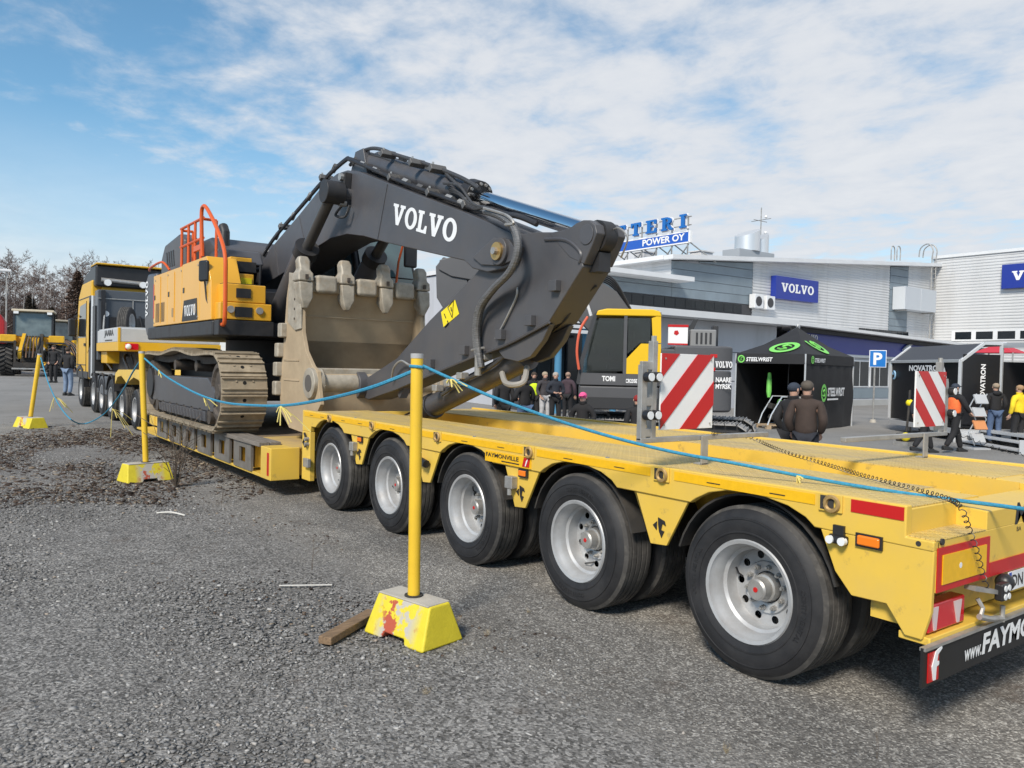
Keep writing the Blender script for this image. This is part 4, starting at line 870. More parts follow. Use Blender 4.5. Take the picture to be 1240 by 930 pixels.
# boom cylinders at both sides of the boom
for x in (4.05, 5.09):
    a, b_, c = ox(403, 233, 4.05), ox(371, 302, 4.05), ox(328, 402, 4.05); a, b_, c = [Vector((x, q.y, q.z)) for q in (a, b_, c)]
    MB().cyl(c, b_, .15, n=22).build('boom_cylinder', EXG, exc); d = (b_-c).normalized(); MB().cyl(b_-d*.1, b_+d*.05, .17, n=22).build('cylinder_head', EXD, exc); MB().cyl(b_, a, .075, n=16).build('boom_cylinder_rod', mat('dull_rod', (.10, .095, .09), .4, .5), exc); s_ = 1 if x > TC else -1
    MB().cyl((x-.13, a.y, a.z), (x+.13, a.y, a.z), .15, n=22).build('rod_eye', EXD, exc, bevel=.01); MB().cyl(*sorted([(x+(-s_)*.13, a.y, a.z), ((BN if s_ < 0 else BF), a.y, a.z)]), .10, n=18).build('boom_pin', EXG, exc)
q = ox(423, 232, BN); MB().obox((BN-.05, q.y, q.z+.02), (.10, .12, .42), Euler((radians(6), 0, 0)).to_matrix()).build('valve_block', EXD, exc, bevel=.008)
for dz in (-.16, 0, .17): MB().cyl((BN-.14, q.y, q.z+dz), (BN-.05, q.y, q.z+dz), .05, n=8).build('valve_fitting', STEEL, exc)
MB().tube(smoothpath([(BN-.1, q.y, q.z-.2), (BN-.12, q.y+.15, q.z-.3), (BN-.1, q.y-.1, q.z-.35), (BN-.08, q.y-.2, q.z-.22)]), .018, 6).build('hose', HOSE, exc)
# arm ----------------------------------------------------------------------------
AN, AF = 4.34, 4.665
arm_p = [(668, 281), (690, 292), (704, 312), (706, 322.6), (665, 389.7), (612, 417.6), (569, 433), (480, 472), (446, 484), (436, 480), (433, 470), (440, 460), (480, 434), (520, 388), (576, 331), (600, 300), (622, 284), (650, 281)]
arm = MB().prism([yz(*q, AN) for q in arm_p], 'x', AN, AF).build('arm', EXG, exc, bevel=.012)
lug_p = [(664, 282), (680, 279), (690, 276), (698, 270), (706, 266.5), (714, 266.5), (721, 272), (723, 282), (717, 298), (707, 320), (690, 312), (676, 296)]
for xa in (AN-.003, AF-.097): MB().prism([yz(*q, AN) for q in lug_p], 'x', xa, xa+.10).build('rod_lug', EXG, arm, bevel=.01)
q = ox(711, 284, AN); MB().cyl((AN-.012, q.y, q.z), (AN-.003, q.y, q.z), .085, n=28).build('lug_pin', EXG, arm, bevel=.004); MB().cyl((AN+.05, q.y, q.z), (AF-.05, q.y, q.z), .075, n=20).build('rod_pin', EXD, arm); MB().cyl((AN+.10, q.y, q.z), (AF-.10, q.y, q.z), .135, n=22).build('rod_eye', EXD, arm)
MB().box(AN+.098, AF-.098, q.y-.05, q.y+.2, q.z-.30, q.z-.14).build('lug_web', EXD, arm)
for pts in ([(660, 290), (686, 291), (703, 306), (701, 318)], [(665, 390), (612, 418), (569, 434), (500, 463)]):
    MB().tube(smoothpath([bp(*p, AN-.004) for p in pts], 5), .016, 6).build('weld_seam', EXG, arm)
# second lug under the arm that carries the bucket cylinder foot and link
bl = [(656, 396), (700, 330), (712, 322), (690, 372), (664, 408), (640, 428), (622, 434), (608, 428), (600, 421)]
for x0 in (AN+.02, AF-.08): MB().prism([yz(*q, AN) for q in [(600, 424), (664, 392), (655, 412), (640, 432), (625, 438), (608, 434)]], 'x', x0, x0+.06).build('cylinder_lug', EXG, arm, bevel=.008)
# decal
e = [ox(*p, AN-.004) for p in ((534, 378), (551, 363), (556, 380), (537, 396))]; dk = MB().add([tuple(v) for v in e], [(0, 1, 2, 3)]).build('warning_decal', YLB, arm, smooth=0)
c_ = sum(e, Vector())/4; ex = (e[1]-e[0]).normalized(); ey = (e[0]-e[3]).normalized()
def onp(u, v, t=.003): r = c_+ex*u+ey*v; return (AN-.004-t, r.y, r.z)
MB().tube([onp(.12, .09), onp(.04, -.07), onp(-.01, .07)], .006, 4, closed=True).build('decal_mark', BLK, dk); MB().tube([onp(-.13, -.10), onp(-.05, -.09), onp(-.06, -.06)], .008, 4).build('decal_mark', BLK, dk); MB().tube([onp(-.10, .04), onp(-.08, -.02)], .005, 4).build('decal_mark', BLK, dk); MB().tube([onp(.05, .045), onp(.05, -.0)], .006, 4).build('decal_mark', BLK, dk)
for px, py in ((675, 346), (645, 388), (609, 405), (565, 424), (524, 440)):
    q = ox(px, py, AN); MB().box(AN-.06, AN, q.y-.05, q.y+.05, q.z-.05, q.z+.045).build('pipe_lug', EXG, arm, bevel=.005)
# hose bundle looping over the arm joint
for dx, off in ((.0, 0), (-.05, 2), (.02, 4)):
    MB().tube(smoothpath([bp(587+off, 256, 4.30+dx), bp(604+off, 262, 4.22+dx), bp(620+off*.8, 275, 4.17+dx), bp(626+off*.6, 300, 4.16+dx), bp(617+off*.5, 328, 4.17+dx), bp(596+off*.7, 350, 4.22+dx), bp(580+off, 372, 4.26+dx), bp(575+off, 400, 4.29+dx), bp(577+off, 424, 4.31+dx), bp(580+off, 445, 4.32+dx)], 8), .030, 8).build('arm_hose', WRAP, exc)
MB().tube(smoothpath([bp(586, 252, 4.2), bp(612, 260, 4.12), bp(622, 270, 4.10), bp(612, 272, 4.10)], 5), .014, 6).build('hose_guard', STEEL, exc)
q = ox(579, 440, 4.30); MB().cyl((4.30, q.y, q.z-.12), (4.30, q.y, q.z+.08), .035, n=10).build('hose_fitting', STEEL, exc)
MB().tube([bp(571, 424, 4.29), bp(586, 421, 4.29)], .012, 6).build('hose_clip', STEEL, exc)
MB().tube(smoothpath([bp(626, 348, AN-.02), bp(625, 360, AN-.02), bp(612, 388, AN-.02), bp(600, 410, AN-.02)]), .011, 6).build('grease_line', STEEL, exc)
MB().tube(smoothpath([bp(722, 346, 4.60), bp(700, 364, 4.55), bp(684, 388, 4.5), bp(668, 402, 4.5)]), .012, 6).build('grease_line', BLK, exc)
MB().tube(smoothpath([bp(737, 283, 4.58), bp(748, 276, 4.5), bp(760, 288, 4.5), bp(752, 312, 4.55)]), .008, 5).build('grease_line', STEEL, exc)
# bucket cylinder under the arm
A, B = ox(640, 432, TC), ox(520, 494, TC); d = (B-A).normalized()
MB().cyl(A, B, .125, n=22).build('bucket_cylinder', EXG, exc); MB().cyl(B-d*.12, B+d*.04, .15, n=22).build('cylinder_head', EXD, exc, bevel=.01); MB().cyl(B, B+d*.75, .07, n=16).build('bucket_cylinder_rod', CHR, exc)
MB().tube(smoothpath([bp(612, 430, 4.4), bp(590, 447, 4.4), bp(560, 462, 4.4), bp(535, 478, 4.4)]), .02, 6).build('hose', HOSE, exc)
MB().tube(smoothpath([bp(608, 452, 4.45), bp(612, 463, 4.35), bp(622, 466, 4.3), bp(634, 462, 4.35), bp(638, 445, 4.5)]), .028, 8).build('hose', mat('pale_hose', (.30, .28, .25), .6), exc)
MB().bar(ox(487, 480, 4.45), ox(503, 447, 4.45), .06, .1, (1, 0, 0)).build('bucket_link', EXG, exc)
MB().tube(smoothpath([bp(474, 462, 4.3), bp(477, 445, 4.26), bp(486, 437, 4.26), bp(497, 442, 4.28), bp(508, 436, 4.3)]), .013, 6).build('hose', STEEL, exc)
for px, py in ((530, 470), (545, 464), (560, 455), (588, 432)): q = ox(px, py, 4.38); MB().obox(q, (.10, .10, .07)).build('hose_fitting', STEEL, exc, bevel=.01)
# bucket -------------------------------------------------------------------------
KX0, KX1 = 3.68, 5.44
def kp(px, py): return yz(px, py, KX0)
boss = kp(378, 464)
side = [kp(*p) for p in [(351, 330), (347, 360), (343, 420), (338, 465), (340, 498), (350, 518), (366, 524), (380, 508), (388, 490)]]+[(boss[0]-.20, boss[1]-.02), (boss[0]-.16, boss[1]+.15), (boss[0]-.02, boss[1]+.20)]+[kp(*p) for p in [(378, 443), (370, 425), (366, 402), (365, 345), (360, 332)]]
for i, x in enumerate((KX0, KX1-.05)):
    s_ = MB().prism(side, 'x', x, x+.05).build('bucket_side', MUD, exc, bevel=.006)
    xo = x-.02 if i == 0 else x+.05
    MB().cyl((x-.05, *boss), (x+.10, *boss), .19, n=30).build('pin_boss', MUDL, s_, bevel=.01); MB().cyl((x-.055, *boss), (x-.05, *boss), .105, n=24).build('pin_bore', mat('bore_shade_steel', (.10, .09, .08), .7), s_)
    MB().prism([kp(*p) for p in [(352, 330), (350, 390), (359, 400), (366, 398), (366, 345), (360, 332)]], 'x', xo-.003 if i == 0 else xo, xo+.02 if i == 0 else xo+.023).build('side_cutter', MUDL, s_, bevel=.006)
    for zz_ in np.linspace(2.15, 2.65, 5): yq = np.mean([kp(359, 370)[0]]); MB().cyl((xo-.01, yq, zz_), (xo+.03, yq, zz_), .016, n=8).build('cutter_bolt', LINK, s_)
    for pa in ((346, 400), (342, 424), (340, 447), (339, 470)):
        q = kp(*pa); MB().obox((x+.02, q[0]+.03, q[1]), (.20, .14, .19)).build('wear_block', MUDL, s_, bevel=.02)
    for pa in ((353, 436), (353, 460)): q = kp(*pa); MB().obox((x-.004, q[0], q[1]), (.01, .55, .02)).build('weld_seam', MUD, s_)
# shell: outer and inner skins
inner = [kp(365, 345), kp(361, 370), kp(357, 400), kp(353, 430), kp(350, 462), kp(350, 488), kp(357, 508), kp(368, 512), kp(378, 500), (boss[0]-.08, boss[1]+.05), (boss[0]-.04, boss[1]+.13)]
inner = [(v.x, v.y) for v in smoothpath([(a, b, 0) for a, b in inner], 5)]
outer = [(a+(.05 if i < 12 else 0), b-(.05 if i > 22 else 0)) for i, (a, b) in enumerate(inner)]
MB().prism(inner+outer[::-1], 'x', KX0+.05, KX1-.05).build('bucket_shell', MUD, exc)
zl = kp(358, 382)[1]; yl = np.interp(-zl, [-b for a, b in inner[:30]], [a for a, b in inner[:30]])
MB().box(KX0+.051, KX1-.051, yl-.012, yl+.02, zl-.008, zl+.008).build('weld_seam', MUD, exc)
MB().cyl((KX0+.05, *boss), (KX1-.05, *boss), .13, n=24).build('bucket_pin_tube', MUDL, exc); MB().box(KX0+.05, KX1-.05, boss[0]-.06, boss[0]+.02, boss[1]+.10, boss[1]+.19).build('torque_tube', MUDL, exc, bevel=.02)
MB().cyl((AN-.10, boss[0]+.0, boss[1]-.02), (AN+.02, boss[0]+.0, boss[1]-.02), .18, n=26).build('arm_nose', EXG, exc, bevel=.012)
yt, zt = inner[0]
def tooth(x):
    b = MB(); n_ = .5
    def sec(z, dy, wx, wy): return [(x-wx, yt+dy-wy, z), (x+wx, yt+dy-wy, z), (x+wx, yt+dy+wy, z), (x-wx, yt+dy+wy, z)]
    r = MB().loft([sec(zt-.30, -.045, .03, .03), sec(zt-.16, -.02, .085, .10), sec(zt+.04, .02, .095, .11)]).build('tooth_adapter', MUDL, exc, bevel=.02)
    MB().loft([sec(zt+.045, .02, .105, .115), sec(zt+.15, .03, .10, .11), sec(zt+.19, .03, .07, .085), sec(zt+.31, .045, .082, .065), sec(zt+.37, .05, .058, .042)]).build('tooth', MUDL, r, bevel=.025, seg=3)
    MB().box(x-.02, x+.02, yt-.115, yt-.10, zt+.07, zt+.13).build('tooth_pin', LINK, r)
xs_ = np.linspace(KX0+.03, KX1-.03, 4)
for x in xs_: tooth(x)
for i in range(3):
    xa, xb = xs_[i]+.14, xs_[i+1]-.14; MB().box(xa, xb, yt-.09, yt+.10, zt-.09, zt+.14).build('lip_shroud', MUDL, exc, bevel=.045, seg=3)
MB().box(KX0+.05, KX1-.05, yt-.02, yt+.06, zt-.08, zt+.06).build('bucket_lip', MUD, exc, bevel=.01)
# ------------------------------------------------------------------ dealership hall behind the yard
CLADG = mat('blue_grey_cladding', (.19, .235, .27), .45, var=.09, vscale=.6, dirt=(.15, .18, .20), dscale=.7, damt=.5, stretch=(1, 1, .3))
CORR = mat('white_corrugated_sheet', (.56, .565, .57), .45, var=.05, vscale=.5, dirt=(.40, .395, .38), dscale=.9, damt=.45, dlo=.5, dhi=.75, stretch=(1, 1, .15))
TRIMW = mat('pale_eave_trim', (.66, .67, .68), .5, var=.05, vscale=1)
LILAC = mat('pale_wall_panel', (.46, .475, .51), .55, var=.06, vscale=.7, dirt=(.34, .345, .36), dscale=.8, damt=.5, stretch=(1, 1, .2))
SIGNB = mat('sign_blue', (.015, .035, .27), .3)
LBLUE = mat('letter_blue', (.012, .13, .42), .35)
GLZ = mat('window_glass', (.012, .016, .02), .08, spec=.4)
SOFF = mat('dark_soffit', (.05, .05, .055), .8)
SILB = mat('brushed_stack', (.72, .73, .74), .35, .6)
LWHITE = mat('letter_white', (.80, .80, .80), .4)
PLINTH = mat('concrete_plinth', (.38, .38, .37), .85, var=.1, vscale=1)
bld = thing('dealership_hall', 'white and blue grey corrugated metal dealership hall with long eaves behind the yard', 'building', (38, 27.5, -.3), world=True)
YU = 27.5
def roofz(x): return 7.28+(x-29.85)*.0787
def corr_sheet(name, a, b, z0, z1, axis, fixed, out, parent, cut=None, pitch=.17, amp=.022):
    """horizontally ribbed metal sheet as one folded surface"""
    zs = []; z = z0
    while z < z1: zs += [(z, 0), (z+pitch*.42, 0), (z+pitch*.5, amp), (z+pitch*.92, amp)]; z += pitch
    bm = bmesh.new(); rows = []
    for z, d in zs:
        f = fixed+out*d; rows.append([bm.verts.new((t, f, z) if axis == 'x' else (f, t, z)) for t in (a, b)])
    for i in range(len(rows)-1): bm.faces.new((rows[i][0], rows[i][1], rows[i+1][1], rows[i+1][0]))
    if cut:
        co, no = cut; bmesh.ops.bisect_plane(bm, geom=bm.verts[:]+bm.edges[:]+bm.faces[:], plane_co=co, plane_no=no, clear_outer=True)
    me = bpy.data.meshes.new(name); bm.to_mesh(me); bm.free(); me.materials.append(CORR); return link(me, name, parent)
rn = Vector((-.0787, 0, 1)); rc = Vector((29.85, 0, 7.26))
# core volume behind the sheets
MB().prism([(29.9, -.3), (56.6, -.3), (56.6, roofz(56.6)-.15), (29.9, roofz(29.9)-.15)], 'y', YU+.06, 46).build('wall', LILAC, bld)
MB().box(19.6, 29.88, YU+.07, 46, -.3, 5.95).build('wall', LILAC, bld)
for xa, xb in ((36.35, 43.6), (43.62, 50.75), (53.15, 56.6)): corr_sheet('corrugated_sheet', xa, xb, 3.9, 9.8, 'x', YU, -1, bld, (rc, rn))
corr_sheet('corrugated_sheet', YU+.05, 46, 6.2, 9.8, 'y', 29.86, -1, bld, (rc, rn))
# blue-grey cassette panels, row by row
zr = [3.9, 4.72]+[5.30+.48*i for i in range(8)]
def panel_row(x0, x1, z0, z1):
    a, b_ = roofz(x0)-.16, roofz(x1)-.16
    if z0 > b_: return
    t0, t1 = min(z1, a), min(z1, b_); xs = x0
    if z0 > a-.05: xs = x0+(z0-a+.05)/.0787; t0 = z0+.04
    MB().prism([(xs, z0), (x1, z0), (x1, t1), (xs, t0)], 'y', YU-.03, YU+.045).build('cladding_panel', CLADG, bld)
for i in range(len(zr)-1):
    if i == 1: continue
    z0, z1 = zr[i]+.012, zr[i+1]-.012
    if z0 < 5.9: MB().box(25.2, 29.83, YU-.03, YU+.045, z0, min(z1, 5.98)).build('cladding_panel', CLADG, bld)
    panel_row(29.85, 36.3, z0, z1)
for i in range(14): panel_row(50.8, 53.1, 3.9+.48*i+.012, 3.9+.48*(i+1)-.012)
# ribbon window
fr = MB().box(25.2, 36.3, YU-.01, YU+.03, 4.72, 5.29).build('ribbon_window', SOFF, bld)
for i in range(12):
    xa = 26.3+i*.765; MB().box(xa, xa+.72, YU-.035, YU-.015, 4.78, 5.24).build('pane', GLZ, fr)
for xa in np.linspace(47.2, 53.4, 9)[:-1]: MB().box(xa, xa+.70, YU-.06, YU-.03, 4.22, 4.55).build('pane', GLZ, bld)
# roof edges
def eave(p0, p1, h, dep, name='roof_edge', m=TRIMW): MB().bar(p0, p1, dep, h).build(name, m, bld)
eave((29.3, YU-.25, roofz(29.3)), (58.4, YU-.25, roofz(58.4)), .22, .62); MB().bar((29.3, YU+9, roofz(29.3)+.02), (58.0, YU+9, roofz(58)+.02), 18, .1).build('roof', SOFF, bld)
eave((29.55, YU+.07, roofz(29.5)+.01), (29.55, 46, roofz(29.5)+.01), .22, .55)
eave((19.5, 26.9, 6.12), (30.2, 26.9, 6.12), .22, 1.2); MB().box(19.5, 29.8, 27.55, 46, 6.0, 6.2).build('roof', TRIMW, bld)
# projecting front with its canopy
MB().box(23.6, 34.6, 24.6, YU+.05, -.3, 3.94).build('wall', LILAC, bld)
for z in (1.1, 2.5): MB().box(23.59, 34.61, 24.59, 24.6, z, z+.03).build('panel_joint', SOFF, bld)
MB().box(18.2, 34.9, 23.5, YU, 3.96, 4.26).build('canopy', TRIMW, bld, bevel=.01)
for i in range(5): MB().box(18.4, 23.5, 23.42, 23.48, 2.95+i*.2, 3.08+i*.2).build('louvre', TRIMW, bld)
MB().tube(smoothpath([(34.75, 23.55, 4.0), (35.1, 23.7, 3.85), (34.9, 24.2, 3.5), (34.9, 24.4, 3.0)]), .09, 10).build('downpipe', TRIMW, bld)
MB().tube(smoothpath([oy(1106, 410, 24.6), oy(1104, 416, 24.5), oy(1098, 420, 24.5), oy(1094, 424, 24.5)]), .09, 10).build('downpipe', TRIMW, bld)
# glazed entrance with blue columns
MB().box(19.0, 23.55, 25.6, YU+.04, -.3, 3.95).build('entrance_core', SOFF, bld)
for i in range(6): MB().box(19.1+i*.74, 19.1+i*.74+.68, 25.5, 25.58, -.2, 3.2).build('glass_door', GLZ, bld)
for x in (19.6, 21.0, 22.6): MB().cyl((x, 23.9, gz(x, 23.9)-.05), (x, 23.9, 3.96), .14, n=14).build('column', mat('column_blue', (.07, .22, .36), .4), bld)
# right-hand front: long eave, blue band, windows
def pz(px, py, y=24.6): q = oy(px, py, y); return (q.x, q.z)
e0, e1 = oy(958, 392, 24.2), oy(1215, 424, 24.2)
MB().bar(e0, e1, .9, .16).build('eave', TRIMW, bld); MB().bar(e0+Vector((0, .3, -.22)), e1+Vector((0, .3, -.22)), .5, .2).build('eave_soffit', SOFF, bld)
MB().bar(e0+Vector((0, 1.8, .10)), e1+Vector((0, 1.8, .10)), 3.0, .06).build('lower_roof', TRIMW, bld)
MB().prism([pz(958, 398), pz(1210, 426), pz(1210, 440), pz(958, 425)], 'y', 24.58, 24.8).build('blue_band', SIGNB, bld)
letters('lettering', slab_geo('VOLVO'), LWHITE, bld, oy(970, 411, 24.57), (1, 0, -.02), (0, 0, 1), .01, (1.5, .32))
MB().box(34.62, 56.5, 24.75, YU+.05, -.3, 3.1).build('wall', LILAC, bld)
MB().box(34.7, 56, 24.70, 24.75, -.3, .12).build('plinth', PLINTH, bld); MB().box(34.7, 56, 24.60, 24.745, 2.55, 2.72).build('trim_band', TRIMW, bld)
for xa in np.arange(39.5, 53, 2.15):
    f_ = MB().box(xa, xa+2.0, 24.69, 24.745, .85, 2.4).build('window', TRIMW, bld); MB().box(xa+.08, xa+.95, 24.67, 24.688, .93, 2.32).build('pane', GLZ, f_); MB().box(xa+1.05, xa+1.92, 24.67, 24.688, .93, 2.32).build('pane', GLZ, f_)
MB().box(34.7, 56, 24.72, 24.748, .22, .80).build('wall_band', CLADG, bld)
# wall furniture
sg = thing('wall_sign', 'blue rectangular wall sign with white VOLVO letters on the corrugated hall', 'sign', (40, 27.2, 5.77), world=True)
MB().box(37.95, 42.1, 27.12, YU-.03, 5.77, 7.06).build('sign_box', SIGNB, sg, bevel=.02); letters('lettering', slab_geo('VOLVO', gap=.06), LWHITE, sg, (38.45, 27.115, 6.18), (1, 0, 0), (0, 0, 1), .01, (3.15, .52))
for k, px in enumerate((916, 930)):
    q = oy(px, 365+k*2, 27.2); ac = MB().box(q.x-.38, q.x+.38, 27.0, 27.4, q.z-.38, q.z+.38).build('air_conditioner', TRIMW, None, bevel=.03); tag(ac, ('white air conditioner unit beside the edge of the blue grey cladding', 'white air conditioner unit next to the lower corner of the wall sign')[k], 'air conditioner', 'air conditioners on the hall wall')
    MB().cyl((q.x-.05, 26.985, q.z), (q.x-.05, 27.0, q.z), .27, n=16).build('fan_grille', SOFF, ac)
q0 = oy(1091, 351, 26.9); vb_ = thing('ventilation_cabinet', 'large pale grey ventilation cabinet hung on the corrugated wall beside the ladder', 'cabinet', (q0.x, 27, 5.5), world=True)
xe_ = oy(1129, 355, 26.9).x
for i in range(2): MB().box(q0.x+i*(xe_-q0.x)/2, q0.x+(i+1)*(xe_-q0.x)/2-.03, 26.6, 27.45, 5.95, 7.45).build('cabinet_door', mat('cabinet_grey', (.50, .53, .56), .5), vb_, bevel=.02)
for x in (q0.x+.3, xe_-.3): MB().box(x, x+.08, 26.65, 27.45, 5.86, 5.949).build('cabinet_bracket', STEEL, vb_)
ld = thing('wall_ladder', 'tall steel access ladder with hooped top in the corner of the hall', 'ladder', (55.6, 27, 3.8), world=True)
for x in (55.3, 55.85): MB().tube(smoothpath([(x, 27.2, 3.9), (x, 27.0, 4.2), (x, 27.0, 9.3), (x, 26.95, 10.3), (x, 27.3, 10.75), (x, 27.8, 10.5), (x, 27.9, 9.9)]), .04, 6).build('ladder_rail', STEEL, ld)
for k in range(17): MB().cyl((55.3, 27.0, 4.2+k*.32), (55.85, 27.0, 4.2+k*.32), .025, n=6).build('rung', STEEL, ld)
rh = thing('roof_hatch_rail', 'pair of small hooped steel rails on the hall roof edge', 'railing', (49.5, 27.6, 8.9), world=True)
for px in (1079, 1086):
    a = oy(px, 315, 27.6); MB().tube(smoothpath([(a.x, 27.6, a.z), (a.x, 27.6, a.z+.75), (a.x+.2, 27.6, a.z+.95), (a.x+.42, 27.6, a.z+.75), (a.x+.42, 27.6, a.z)]), .035, 6).build('hoop', STEEL, rh)
# roof plant
rv = thing('roof_vent', 'two slanted silver exhaust stacks on a grey box on the hall roof', 'roof vent', (38, 29, 8), world=True)
MB().box(36.3, 39.5, 28.4, 29.6, 7.75, 8.55).build('vent_box', mat('plant_grey', (.36, .39, .42), .6), rv)
for xa, r_, h_ in ((37.75, .72, 1.25), (39.05, .42, 1.15)):
    n = 24; ring0 = [(xa+r_*cos(2*pi*i/n), 29+r_*sin(2*pi*i/n), 8.55) for i in range(n)]; ring1 = [(x, y, 8.55+h_-.15+.28*(x-xa)/r_) for x, y, z in ring0]; MB().loft([ring0, ring1]).build('exhaust_stack', SILB, rv)
an = thing('antenna_mast', 'thin antenna mast with short cross arms on the hall roof', 'antenna', (39.7, 29, 8.4), world=True)
MB().cyl((39.9, 29.7, 8.0), (39.9, 29.7, 11.5), .035, n=6).build('mast', STEEL, an)
for z, l in ((10.7, .7), (9.75, .5)): MB().cyl((39.9-l, 29.7, z), (39.9+l*.8, 29.7, z), .02, n=5).build('cross_arm', STEEL, an); MB().cyl((39.9, 29.7-l, z+.06), (39.9, 29.7+l, z+.06), .02, n=5).build('cross_arm', STEEL, an); MB().ball((40.1, 29.5, z+.25), .09, 8, 6).build('sensor', LWHITE, an)
for px in (757, 781, 796):
    pass
for i, (px, y) in enumerate(((781, 33.0), (849, 29.2))):
    q = oy(px, 316, y); c_ = MB().box(q.x-.5, q.x+.5, y-.4, y+.4, q.z-.5, q.z+.45).build('roof_cowl', TRIMW, None, bevel=.04); tag(c_, ('small pale roof cowl showing between the posts under the letter sign', 'small pale roof cowl at the foot of the end brace of the letter sign')[i], 'roof vent', 'roof cowls on the hall roof'); MB().box(q.x-.56, q.x+.56, y-.46, y+.46, q.z+.45, q.z+.52).build('cap', TRIMW, c_)
# roof-top letter sign, facing -x
RX = 31.3
rs = thing('rooftop_letter_sign', 'rooftop sign of blue serif letters TTERI above a blue and white POWER OY board', 'sign', (RX, 31, 7.3), world=True)
zt_, zb_ = ox(829.5, 260, RX).z, ox(829.5, 276.3, RX).z
for ch, p0, p1 in (('T', 750, 760), ('T', 767, 778.3), ('E', 785, 797.5), ('R', 803.5, 817.5), ('I', 825.5, 833.3)):
    a, b_ = ox(p0, 270, RX).y, ox(p1, 270, RX).y
    lt = letters('sign_letter', slab_geo(ch), LBLUE, rs, (RX-.1, a, zb_), (0, -1, 0), (0, 0, 1), 0, (a-b_, zt_-zb_), raised=.10)
    k = letters('letter_rim', slab_geo(ch), LWHITE, lt, (RX+.02, a+.05, zb_-.04), (0, -1, 0), (0, 0, 1), 0, (a-b_+.1, zt_-zb_+.08), raised=.08)
z1, z0 = ox(831.5, 281, RX).z, ox(831.5, 292.8, RX).z; ya, yb = ox(740, 300, RX).y, ox(834, 286, RX).y
bo = MB().box(RX-.02, RX+.14, yb, ya, z0, z1).build('sign_board', mat('board_blue', (.02, .10, .45), .35), rs); MB().box(RX-.03, RX+.15, yb-.03, ya+.03, z1, z1+.07).build('board_rim', LWHITE, bo); MB().box(RX-.03, RX+.15, yb-.03, ya+.03, z0-.07, z0).build('board_rim', LWHITE, bo); MB().box(RX-.03, RX+.15, yb-.12, yb-.002, z0-.05, z1+.05).build('board_rim', LWHITE, bo)
a, b_ = ox(778.5, 292, RX).y, ox(829.5, 287, RX).y
letters('lettering', text_geo('POWER OY', 1, .03), LWHITE, bo, (RX-.021, a, z0+.10), (0, -1, 0), (0, 0, 1), .01, (a-b_, (z1-z0)*.72))
for yy in np.linspace(yb+.1, ya-.2, 6):
    MB().bar((RX+.05, yy, 7.2), (RX+.05, yy, zt_-.1), .06, .06).build('sign_post', STEEL, rs); MB().bar((RX+.06, yy-.1, z0), (RX+1.6, yy-.6, 7.3), .05, .05).build('sign_brace', STEEL, rs); MB().bar((RX+.12, yy, z0-.1), (RX+.12, yy+1.0, 7.1), .05, .05).build('sign_brace', STEEL, rs)
for z in (zt_-.12, zb_+.15): MB().box(RX+.16, RX+.2, yb, ya, z, z+.05).build('sign_rail', STEEL, rs)
# taller white wing on the right, facing -x
WX = 56.7
wg = thing('white_wing', 'tall white ribbed metal wing of the dealership with a row of low windows', 'building', (WX+6, 18, -.3), world=True)
MB().box(WX+.04, WX+14, 4, 27.6, -.3, 9.85).build('wall', CORR, wg); corr_sheet('corrugated_sheet', 4, 27.4, -.2, 9.85, 'y', WX, -1, wg, pitch=.2, amp=.03)
MB().box(WX-.12, WX+14, 3.9, 27.7, 9.86, 10.06).build('roof_edge', TRIMW, wg)
q1, q0 = ox(1153, 400, WX).y, 12
fr = MB().box(WX-.08, WX-.03, q0, q1, 4.05, 4.75).build('window_band', TRIMW, wg); yy = q1-.25
while yy > 13: MB().box(WX-.10, WX-.082, yy-1.05, yy, 4.15, 4.66).build('pane', GLZ, fr); yy -= 1.35
s2 = thing('wall_sign', 'blue rectangular VOLVO wall sign high on the taller white wing', 'sign', (WX-.2, 21, 7.4), world=True)
ya_, zt2, zb2 = ox(1214.5, 321, WX-.2).y, ox(1214.5, 321, WX-.2).z, ox(1214.5, 350, WX-.2).z
MB().box(WX-.35, WX-.03, ya_-4.9, ya_, zb2, zt2).build('sign_box', SIGNB, s2, bevel=.02); letters('lettering', slab_geo('VOLVO', gap=.06), LWHITE, s2, (WX-.355, ya_-.62, zb2+.5), (0, -1, 0), (0, 0, 1), .01, (3.6, .62))
# pale house far behind the big excavator
hs = thing('pale_house', 'pale timber-clad house with slatted balcony far behind the bucket', 'house', (24, 42, 0), world=True)
MB().prism([(18.0, 0), (27.5, 0), (27.5, 6.35), (18.0, 5.35)], 'y', 38, 47).build('wall', mat('pale_boards', (.60, .62, .60), .6), hs)
for i in range(12): MB().box(17.98, 27.52, 37.96, 38, 3.9+i*.18, 4.06+i*.18 if i < 11 else 5.9).build('board', MATS['pale_boards'], hs) if i < 8 else None
MB().prism([(17.6, 5.36), (28, 6.46), (28, 6.6), (17.6, 5.5)], 'y', 37.4, 47.5).build('roof', TRIMW, hs)
q = oy(534, 361, 37.9); f_ = MB().box(q.x-.5, q.x+1.2, 37.9, 37.955, q.z-.4, q.z+.35).build('window', TRIMW, hs); MB().box(q.x-.4, q.x+1.1, 37.88, 37.898, q.z-.33, q.z+.28).build('pane', GLZ, f_)
for i in range(7): MB().box(21.3, 26, 37.2, 37.26, 3.75+i*.17, 3.86+i*.17).build('balcony_slat', TRIMW, hs)
MB().box(21.2, 26.1, 37.2, 37.9, 3.6, 3.72).build('balcony_floor', TRIMW, hs)
for x in (21.3, 23.5, 25.9): MB().box(x, x+.1, 37.27, 37.35, 3.72, 4.95).build('balcony_post', TRIMW, hs)
MB().box(17, 28, 37.0, 37.9, .2, 3.2).build('ground_floor', SOFF, hs)
